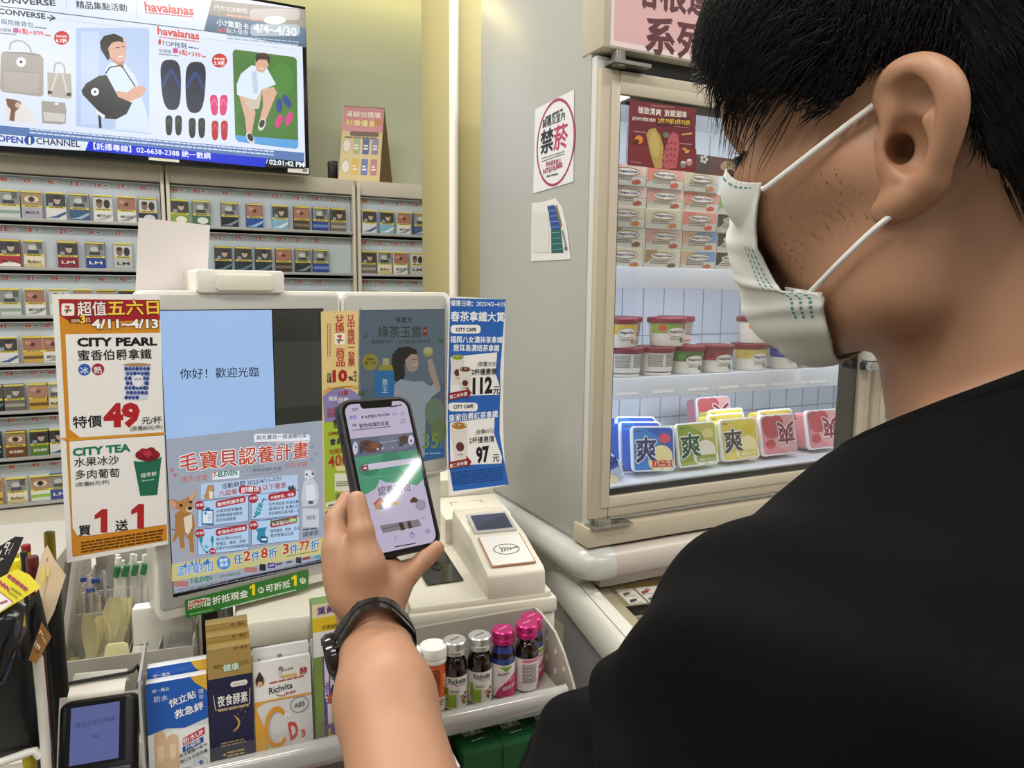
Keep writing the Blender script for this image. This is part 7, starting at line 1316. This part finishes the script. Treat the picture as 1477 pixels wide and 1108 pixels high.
# ---- t-shirt
SHIRT = mat('#040405', .85, noise=.12, nscale=220, bump=.25, spec=.12)
BT = np.array([TL_, TF, UP]).T
sh_ = Vol(); sh_.cone(tw(.0, .035, -.014), SL_, .068, .057, .03).cone(tw(.0, -.035, -.004), SR_, .078, .064, .03).cone(tw(-.045, .03, .0), tw(-.05, .15, -.060), .058, .050, .04).ell(tw(.015, 0, -.20), (.180, .122, .24), BT, .06).ell(tw(.02, 0, -.43), (.170, .128, .21), BT, .06)
HEM = SL_ + (EL - SL_) * .43; AX = (EL - SL_) / np.linalg.norm(EL - SL_); HR = SR_ + (ER - SR_) * .6
sh_.cone(SL_, HEM + AX * .03, .057, .0625, .03).cone(SR_, HR, .064, .062, .03)
FOLD = (.057, .104)
def shirt(P, c=None, R=None):
    d = sh_(P, c, R); q = P - NB; f = q @ TF; l = q @ TL_; u = q[:, 2]
    # creases that run from the shoulder to the armpit and along the sleeve
    d = d + .0022 * np.sin(60 * (u + .7 * f) + 9 * np.sin(14 * l)) * np.clip((l - .02) / .1, 0, 1) + .0024 * np.sin(70 * (f - .5 * u) + 5 * l + 4 * np.sin(18 * u)) 
    aa = (P - SL_) @ AX; wl = np.clip((l - .10) / .05, 0, 1)
    d = d - wl * (.0055 * np.exp(-((aa - FOLD[0]) / .010) ** 2) + .0030 * np.exp(-((aa - FOLD[1]) / .016) ** 2) - .0040 * np.exp(-((aa - .5 * (FOLD[0] + FOLD[1])) / .012) ** 2))
    d = np.maximum(d, -((.046 - .62 * f) - u))                     # neck opening
    d = np.maximum(d, (P - HEM) @ AX)                              # sleeve end
    return np.maximum(d, -(u + .60))
Vs, Qs = polygonise(shirt, (-.02, -.02, .80), (.78, .50, 1.56), .0032); Vs = relax(Vs, Qs, 2, .4)
tee = organic([(Vs, Qs)], 'black_t_shirt', person, SHIRT)
b = MB(); ring = []
for k in range(60):
    a = 2 * math.pi * k / 60; dr = TF * math.sin(a) + TL_ * math.cos(a); r0 = .05
    for _ in range(60):
        f = r0 * math.sin(a); p = NB + dr * r0 + UP * (.045 - .62 * f)
        if sh_(p[None])[0] > -.002: break
        r0 += .0015
    ring.append(p - dr * .003)
b.tube(ring, .0052, SHIRT, 10, closed=True); o = b.part('collar', person); o.parent = tee
b = MB(); e1 = np.cross(AX, UP); e1 /= np.linalg.norm(e1); e2 = np.cross(AX, e1); hm_ = []
for k in range(48):
    a = 2 * math.pi * k / 48; dr = e1 * math.cos(a) + e2 * math.sin(a); r0 = .04
    for _ in range(40):
        if shirt((HEM - AX * .004 + dr * r0)[None])[0] > -.001: break
        r0 += .001
    hm_.append(HEM - AX * .004 + dr * r0)
b.tube(hm_, .0035, SHIRT, 8, closed=True); o = b.part('sleeve_hem', person); o.parent = tee
# ---- trousers and shoes (below the frame)
tr = Vol(); tr.ell(tw(.01, 0, -.56), (.165, .12, .13), BT, .03)
for s_ in (1, -1): tr.cone(tw(.01, s_ * .09, -.60), tw(.03, s_ * .095, -.95), .088, .062, .03).cone(tw(.03, s_ * .095, -.95), tw(.0, s_ * .10, -1.335), .062, .050, .02)
tr.half(tw(0, 0, -.50), UP)
Vt, Qt = polygonise(tr, (.05, -.05, .04), (.78, .45, 1.0), .007); organic([(Vt, Qt)], 'dark_trousers', person, mat('#20222a', .8, noise=.1, nscale=90))
sv = Vol()
for s_ in (1, -1): sv.cone(tw(-.03, s_ * .10, -1.375), tw(.15, s_ * .115, -1.385), .044, .034, .01)
sv.half(np.array([0, 0, .002]), -UP)
for s_ in (1, -1):
    w1 = Vol(); w1.cone(tw(-.03, s_ * .10, -1.375), tw(.15, s_ * .115, -1.385), .044, .034, .01); w1.half(np.array([0, 0, .002]), -UP); c_ = tw(.06, s_ * .107, -1.38)
    Vv, Qv = polygonise(w1, c_ - .17, c_ + .17, .006, 12); organic([(Vv, Qv)], 'shoe', person, mat('#1c1c1e', .6))
# ---- hair: a dense under-layer on the scalp and combed strands over it
hd_fn = Vol(); hd_fn.p = head.p
def scalp(dirs, c=(-.008, 0, .030)):
    """Points where rays from the middle of the head leave it, in head coordinates."""
    c = np.array(c); lo_ = np.full(len(dirs), .03); hi_ = np.full(len(dirs), .17)
    for _ in range(22):
        m_ = (lo_ + hi_) / 2; d = hd_fn(HO + (c + dirs * m_[:, None]) @ HM.T); ins = d < 0; lo_ = np.where(ins, m_, lo_); hi_ = np.where(ins, hi_, m_)
    return c + dirs * lo_[:, None]
def hairline(f, l):
    """Height of the hairline above the ears, by how far forward a place is."""
    xs_ = [-.12, -.075, -.045, -.034, -.027, -.020, .004, .016, .024, .034, .048, .066, .082, .12]; ys_ = [-.058, -.055, -.040, -.022, .004, .036, .036, .028, .025, .037, .050, .063, .074, .078]
    return np.interp(f, xs_, ys_)
HAIR = mat('#0b0a09', .55, spec=.25, noise=.25, nscale=300)
def cap_t(q): return .0060 + .0045 * np.clip((q[:, 0] - .02) / .06, 0, 1) + .004 * np.clip((q[:, 2] - .04) / .06, 0, 1)
def cap(P, c=None, R=None):
    q = hloc(P); d = hd_fn(P, c, R) - cap_t(q); g = (hairline(q[:, 0], q[:, 1]) + .004 + .0035 * np.sin(420 * q[:, 0] + 3 * np.sin(170 * q[:, 1])) - q[:, 2])
    return np.maximum(d, g * .8)
Vh, Qh = polygonise(cap, HO - .17, HO + .17, .0026); Vh = relax(Vh, Qh, 2, .4)
hair = organic([(Vh, Qh)], 'hair', person, HAIR)
rg = np.random.RandomState(11)
def strands(n, accept, flow, length, lift, w0, seed_dirs=None, seg=7, c=(-.008, 0, .030)):
    """Grow n strands over the head; flow(p, s) is the direction at a place, lift how far they stand off."""
    out = []
    d = rg.normal(size=(n * 14, 3)); d /= np.linalg.norm(d, axis=1)[:, None]; p = scalp(d); ok = accept(p); p = p[ok][:n]; k = len(p)
    if not k: return None
    L = length(p) * (1 + .30 * np.clip(rg.normal(size=k), -2, 1.2)); jit = rg.normal(size=(k, 3)) * .16; paths = [p.copy()]; cur = p.copy(); cc = np.array(c)
    for s_ in range(1, seg + 1):
        v = flow(cur, s_ / seg) + jit; nrm = (cur - cc); nrm /= np.linalg.norm(nrm, axis=1)[:, None]
        stick = 1.0; v = v - nrm * (v * nrm).sum(1)[:, None] * stick; v /= np.linalg.norm(v, axis=1)[:, None] + 1e-9
        cur = cur + v * (L / seg)[:, None]; dd = hd_fn(HO + cur @ HM.T); want = np.maximum(lift(p), cap_t(cur) + .0012 + .004 * (lift(p) * 977 % 1)) * math.sin(min(1, s_ / seg * 1.6) * 1.6); cur = cur + nrm * (want - dd)[:, None] * .75; paths.append(cur.copy())
    return np.stack(paths, 1), w0
def to_mesh(mb_list, name, parent, mt):
    V = []; Q = []; base = 0
    for P_, w0 in mb_list:
        k, s_, _ = P_.shape; T_ = np.gradient(P_, axis=1); T_ /= np.linalg.norm(T_, axis=2)[..., None] + 1e-9
        ref = np.cross(T_, np.array([.3, .9, .2])); ref /= np.linalg.norm(ref, axis=2)[..., None] + 1e-9; bi = np.cross(T_, ref); wv = w0 * np.interp(np.linspace(0, 1, s_), [0, .5, 1], [1, .9, .12])
        W_ = wv[None, :, None]; ring = np.stack([P_ + ref * W_, P_ + (-.5 * ref + .866 * bi) * W_, P_ + (-.5 * ref - .866 * bi) * W_], 2)
        V.append((HO + ring.reshape(-1, 3) @ HM.T)); idx = np.arange(k * s_ * 3).reshape(k, s_, 3) + base; base += k * s_ * 3
        for a in range(3): Q.append(np.stack([idx[:, :-1, a], idx[:, :-1, (a + 1) % 3], idx[:, 1:, (a + 1) % 3], idx[:, 1:, a]], -1).reshape(-1, 4))
    o = organic([(np.concatenate(V), np.concatenate(Q))], name, person, mt)
    if parent is not person: o.parent = parent
    return o
F3 = lambda a, b_, c_: np.array([a, b_, c_], float)
def above(p, m_=0.0): return p[:, 2] > hairline(p[:, 0], p[:, 1]) + m_
sets = []
# crown and top combed forward into a fringe
sets.append(strands(7500, lambda p: above(p, .012) & (p[:, 0] > .0) & (p[:, 2] > .05), lambda q, s_: np.stack([.9 - .6 * np.clip((q[:, 0] - .06) / .03, 0, 1) + 0 * q[:, 0], .25 * np.sign(q[:, 1]) * np.clip(np.abs(q[:, 1]) / .05, 0, 1), -.15 - 1.1 * np.clip((q[:, 0] - .05) / .04, 0, 1)], 1), lambda p: .046 - .031 * np.clip((p[:, 0] - .030) / .04, 0, 1), lambda p: .011 + .004 * rg.rand(len(p)), .00042))
# near and far sides: combed down and forward, short towards the ear
sets.append(strands(6500, lambda p: above(p, .001) & (np.abs(p[:, 1]) > .03) & (p[:, 0] > -.03), lambda q, s_: np.stack([.42 + 0 * q[:, 0], .0 * q[:, 1], -1 + 0 * q[:, 0]], 1), lambda p: .006 + .30 * np.clip(p[:, 2] - hairline(p[:, 0], p[:, 1]), 0, .075), lambda p: .0075 + .004 * rg.rand(len(p)), .00036))
# back of the head: short, combed down and backward
sets.append(strands(4500, lambda p: above(p, .0) & (p[:, 0] < -.015), lambda q, s_: np.stack([-.35 + 0 * q[:, 0], .1 * np.sign(q[:, 1]), -1 + 0 * q[:, 0]], 1), lambda p: .010 + .22 * np.clip(p[:, 2] - hairline(p[:, 0], p[:, 1]), 0, .09), lambda p: .005 + .004 * rg.rand(len(p)), .00034))
# loose fringe tips in front of the brow
sets.append(strands(1100, lambda p: (p[:, 0] > .066) & (p[:, 2] > .066) & (p[:, 2] < .105), lambda q, s_: np.stack([.28 - .2 * s_ + 0 * q[:, 0], .30 * np.sign(q[:, 1]), -1.1 + 0 * q[:, 0]], 1), lambda p: .005 + .30 * np.clip(p[:, 2] - .066, 0, .04) + .004 * rg.rand(len(p)), lambda p: .010 + .004 * rg.rand(len(p)), .00040))
to_mesh([s_ for s_ in sets if s_ is not None], 'hair_strands', hair, HAIR)
# stubble on the jaw and cheek, brows and lashes
def patch(n, fl, seglen, direction, w0, name):
    P_ = []
    for _ in range(n):
        f, u, s_ = fl(); l = .09
        for _ in range(40):
            if hd_fn((HO + HM @ np.array([f, s_ * l, u]))[None])[0] < 0: break
            l -= .0022
        p = np.array([f, s_ * l, u]); d = np.array(direction, float) + rg.normal(size=3) * .25; d[1] *= s_; d /= np.linalg.norm(d); L = seglen * (.6 + .8 * rg.rand()); P_.append([p, p + d * L * .5, p + d * L + np.array([0, 0, -L * .15])])
    to_mesh([(np.array(P_), w0)], name, person, HAIR)
def f_st():
    while True:
        f = rg.uniform(.012, .070); u = rg.uniform(-.078, .010)
        if u < .018 - .55 * (f - .01) - .03 * rg.rand() and f - .0 < .072 - .0 and (f > .03 - .5 * (u + .0)  or u > -.03): return f, u, 1
patch(1000, f_st, .0013, (.3, .5, -1), .00008, 'stubble')
for sd_b in (1, -1):
    def f_br(): a = rg.rand(); return .088 - .020 * a, .0375 + .004 * math.sin(2.4 * a) + rg.normal() * .0014, sd_b
    patch(150, f_br, .007, (-.9, .5, .12), .00018, 'eyebrow')
for sd_l in (1, -1):
    def f_la(): a = rg.rand(); return .0785 - .009 * a, .0190 + .002 * a + rg.normal() * .0003, sd_l
    patch(70, f_la, .0075, (.85, .5, -.42), .00020, 'eyelash')

# ---- face mask
def cheek(f, u, s_=1, gap=.002):
    l = .095
    for _ in range(120):
        if hd_fn((HO + HM @ np.array([f, s_ * l, u]))[None])[0] < gap: break
        l -= .0008
    return l
def hl_px(x, y, l0=.06):
    """Place on the near cheek seen at a photo point, in head coordinates."""
    l = l0
    for _ in range(6):
        q = hloc(hit(x, y, HO + HL * l, HL)); l = .5 * l + .5 * cheek(q[0], q[2])
    return np.array([q[0], l, q[2]])
def mid_px(x, y): q = hloc(hit(x, y, HO, HL)); return np.array([q[0], 0, q[2]])
Ek = [hl_px(1103, 263), hl_px(1097, 300), hl_px(1100, 345), hl_px(1118, 388), hl_px(1140, 415), hl_px(1188, 423), hl_px(1192, 452), hl_px(1202, 490), hl_px(1215, 522, .04)]
for e, lift_ in zip(Ek, (.001, .003, .006, .008, .008, .003, .002, .002, .001)): e[1] += lift_
Mk = [mid_px(*p) for p in ((1064, 257), (1050, 288), (1040, 318), (1036, 350), (1038, 378), (1046, 418), (1057, 448), (1088, 482), (1122, 507))]
for k, q in enumerate(Mk): q[0] -= (.012, .012, .012, .011, .011, .011, .011, .006, .006)[k]
def spl(Pk, t_):
    n = len(Pk) - 1; x = t_ * n; i = min(int(x), n - 1); k = x - i; a, b_, c_, d_ = Pk[max(i - 1, 0)], Pk[i], Pk[i + 1], Pk[min(i + 2, n)]
    return .5 * (2 * b_ + (c_ - a) * k + (2 * a - 5 * b_ + 4 * c_ - d_) * k * k + (3 * b_ - a - 3 * c_ + d_) * k ** 3)
MW = mat('#d9dcd8', .75, noise=.03, nscale=120, bump=.15); MT = mat('#4f8f86', .7)
def mask_pt(s_, t_):
    """s 0..1 near side to far side, t 0..1 top to bottom."""
    sd = 1 if s_ <= .5 else -1; k = abs(s_ - .5) * 2; E = spl(Ek, t_).copy(); M0 = spl(Mk, t_); E[1] *= sd
    C1 = np.array([E[0] * .16 + M0[0] * .84, E[1] * .66, (E[2] * .5 + M0[2] * .5)])
    p = (1 - k) ** 2 * M0 + 2 * k * (1 - k) * C1 + k * k * E
    if k < .12: p = p + np.array([-.002 * (1 - k / .12), 0, 0])
    pl = 0
    for t0, am in ((.30, .0024), (.52, .0030), (.72, .0026)): pl += am * max(0, 1 - abs(t_ - t0 - .02 * math.sin(5 * k)) / .035)
    n_ = p - np.array([.03, 0, -.03]); n_ /= np.linalg.norm(n_); p = p + n_ * (pl * (1 - .5 * k) + .0016 * math.sin(9 * s_ + 13 * t_) * (1 - k))
    return HO + HM @ p
NU, NV = 120, 110
b = MB(); Vm = np.array([mask_pt(i / NU, j / NV) for j in range(NV + 1) for i in range(NU + 1)])
for _ in range(4):                                             # keep the cloth clear of the face
    G_ = Vm.reshape(NV + 1, NU + 1, 3)
    for _s in range(4): G_[1:-1, 1:-1] = .5 * G_[1:-1, 1:-1] + .125 * (G_[:-2, 1:-1] + G_[2:, 1:-1] + G_[1:-1, :-2] + G_[1:-1, 2:])
    Vm = G_.reshape(-1, 3); d0 = hd_fn(Vm); gr = np.stack([hd_fn(Vm + np.eye(3)[a] * .001) - d0 for a in range(3)], 1) / .001; gr /= np.linalg.norm(gr, axis=1)[:, None] + 1e-9; Vm = Vm + gr * np.clip(.0028 - d0, 0, .02)[:, None]
Fw, Ft, Fk = [], [], []
for j in range(NV):
    for i in range(NU):
        f = (j * (NU + 1) + i, j * (NU + 1) + i + 1, (j + 1) * (NU + 1) + i + 1, (j + 1) * (NU + 1) + i); e_ = min(i, NU - 1 - i)
        (Ft if (3 <= e_ <= 9 and e_ % 3 == 0 and 30 < j < 84 and j % 3 != 0) or (j == 3 and e_ > 4 and i % 3) else Fw).append(f)
b.add(Vm, Fw, MW, True); k0 = len(b.v); b.f += Ft; b.m += [b.slot(MT)] * len(Ft); b.sm += [True] * len(Ft)
mk = b.part('face_mask', person, label='white pleated face mask with green stitching')
so = mk.modifiers.new('thickness', 'SOLIDIFY'); so.thickness = .0011; so.offset = 1
# folded corner tab and ear loops
b = MB(); c0 = [hl_px(*p) + np.array([0, .0045, 0]) for p in ((1136, 413), (1190, 421), (1190, 447), (1146, 436))]; b.prism([(0, 0)], (1, 0, 0), (0, 1, 0), (0, 0, 0), (0, 0, 1), MW) if False else b.add([HO + HM @ p for p in c0] + [HO + HM @ (p - np.array([0, .002, 0])) for p in c0], [(0, 1, 2, 3), (7, 6, 5, 4), (0, 4, 5, 1), (1, 5, 6, 2), (2, 6, 7, 3), (3, 7, 4, 0)], MW); o = b.part('corner_tab', person); o.parent = mk
STR = mat('#e6e6e2', .7)
def loop(pts, gap=.003):
    q = []
    for k, (x, y) in enumerate(pts): q.append(hl_px(x, y, .07) + np.array([0, gap, 0]))
    return q
up_ = loop([(1104, 272), (1112, 268), (1150, 239), (1190, 208), (1230, 177), (1268, 148)]); up_ += [np.array([up_[-1][0] - .008, .0775, up_[-1][2] + .006]), np.array([-.020, .071, .022])]
dn = loop([(1160, 432), (1172, 420), (1190, 402), (1220, 372), (1262, 332), (1300, 300)]); dn += [np.array([dn[-1][0] - .006, .0715, dn[-1][2] + .008]), np.array([-.020, .070, .006])]
for pts in (up_, dn):
    P_, r_ = curve([HO + HM @ p for p in pts], [.00135] * len(pts), 5); b = MB(); b.tube(P_, r_, STR, 8); o = b.part('ear_loop', person); o.parent = mk
    P_, r_ = curve([HO + HM @ (p * np.array([1, -1, 1])) for p in pts], [.00135] * len(pts), 5); b = MB(); b.tube(P_, r_, STR, 8); o = b.part('ear_loop', person); o.parent = mk

# ---- wrist watch
fa = (MID - WR) / np.linalg.norm(MID - WR); WC = WR + fa * .030; tv = CU - fa * (fa @ CU); tv /= np.linalg.norm(tv); sdv = np.cross(fa, tv)
BLKM = mat('#0e0e10', .16, spec=.6, coat=.4); BLK2 = mat('#19191b', .3, coat=.2)
def arm_r(dr, base):
    r = .02
    for _ in range(42):
        if arm((base + dr * r)[None])[0] > .0012: break
        r += .0006
    return r
tilt = .35; wv = fa + tv * tilt * 0; 
b = MB(); nl = 26
for k in range(nl):
    a0 = 2 * math.pi * k / nl; a1 = 2 * math.pi * (k + .985) / nl; V = []
    for a in (a0, (a0 + a1) / 2, a1):
        dr = tv * math.cos(a) + sdv * math.sin(a); r = arm_r(dr, WC)
        for th, w_ in ((0, -.0098), (0, .0098), (.0032, .0090), (.0032, -.0090)): V.append(WC + dr * (r + th) + fa * w_)
    F = []
    for s_ in (0, 1):
        o_ = s_ * 4
        for j in range(4): F.append((o_ + j, o_ + (j + 1) % 4, o_ + 4 + (j + 1) % 4, o_ + 4 + j))
    F += [(3, 2, 1, 0), (8, 9, 10, 11)]; b.add(V, F, BLKM)
    V = []
    for a in (a0, (a0 + a1) / 2, a1):
        dr = tv * math.cos(a) + sdv * math.sin(a); r = arm_r(dr, WC)
        for th, w_ in ((.0024, -.0030), (.0024, .0030), (.0040, .0026), (.0040, -.0026)): V.append(WC + dr * (r + th) + fa * w_)
    b.add(V, F, BLK2)
wt = b.part('watch_band', person, label='black metal link watch band')
# the case sits on the back of the wrist, on the far left side
sg = -1 if (sdv @ CR) > 0 else 1
dr = sdv * sg * .97 - tv * .25; dr /= np.linalg.norm(dr); r = arm_r(dr, WC); c_ = WC + dr * r; tx = np.cross(dr, fa); Mw = np.array([fa, tx, dr]).T
b = MB(); b.lathe([(0, -.001), (.0185, -.001), (.0195, .002), (.0195, .007), (.0175, .0095), (.0165, .0098), (0, .0100)], c_, BLKM, 36, M=Mw); o = b.part('watch_case', person); o.parent = wt
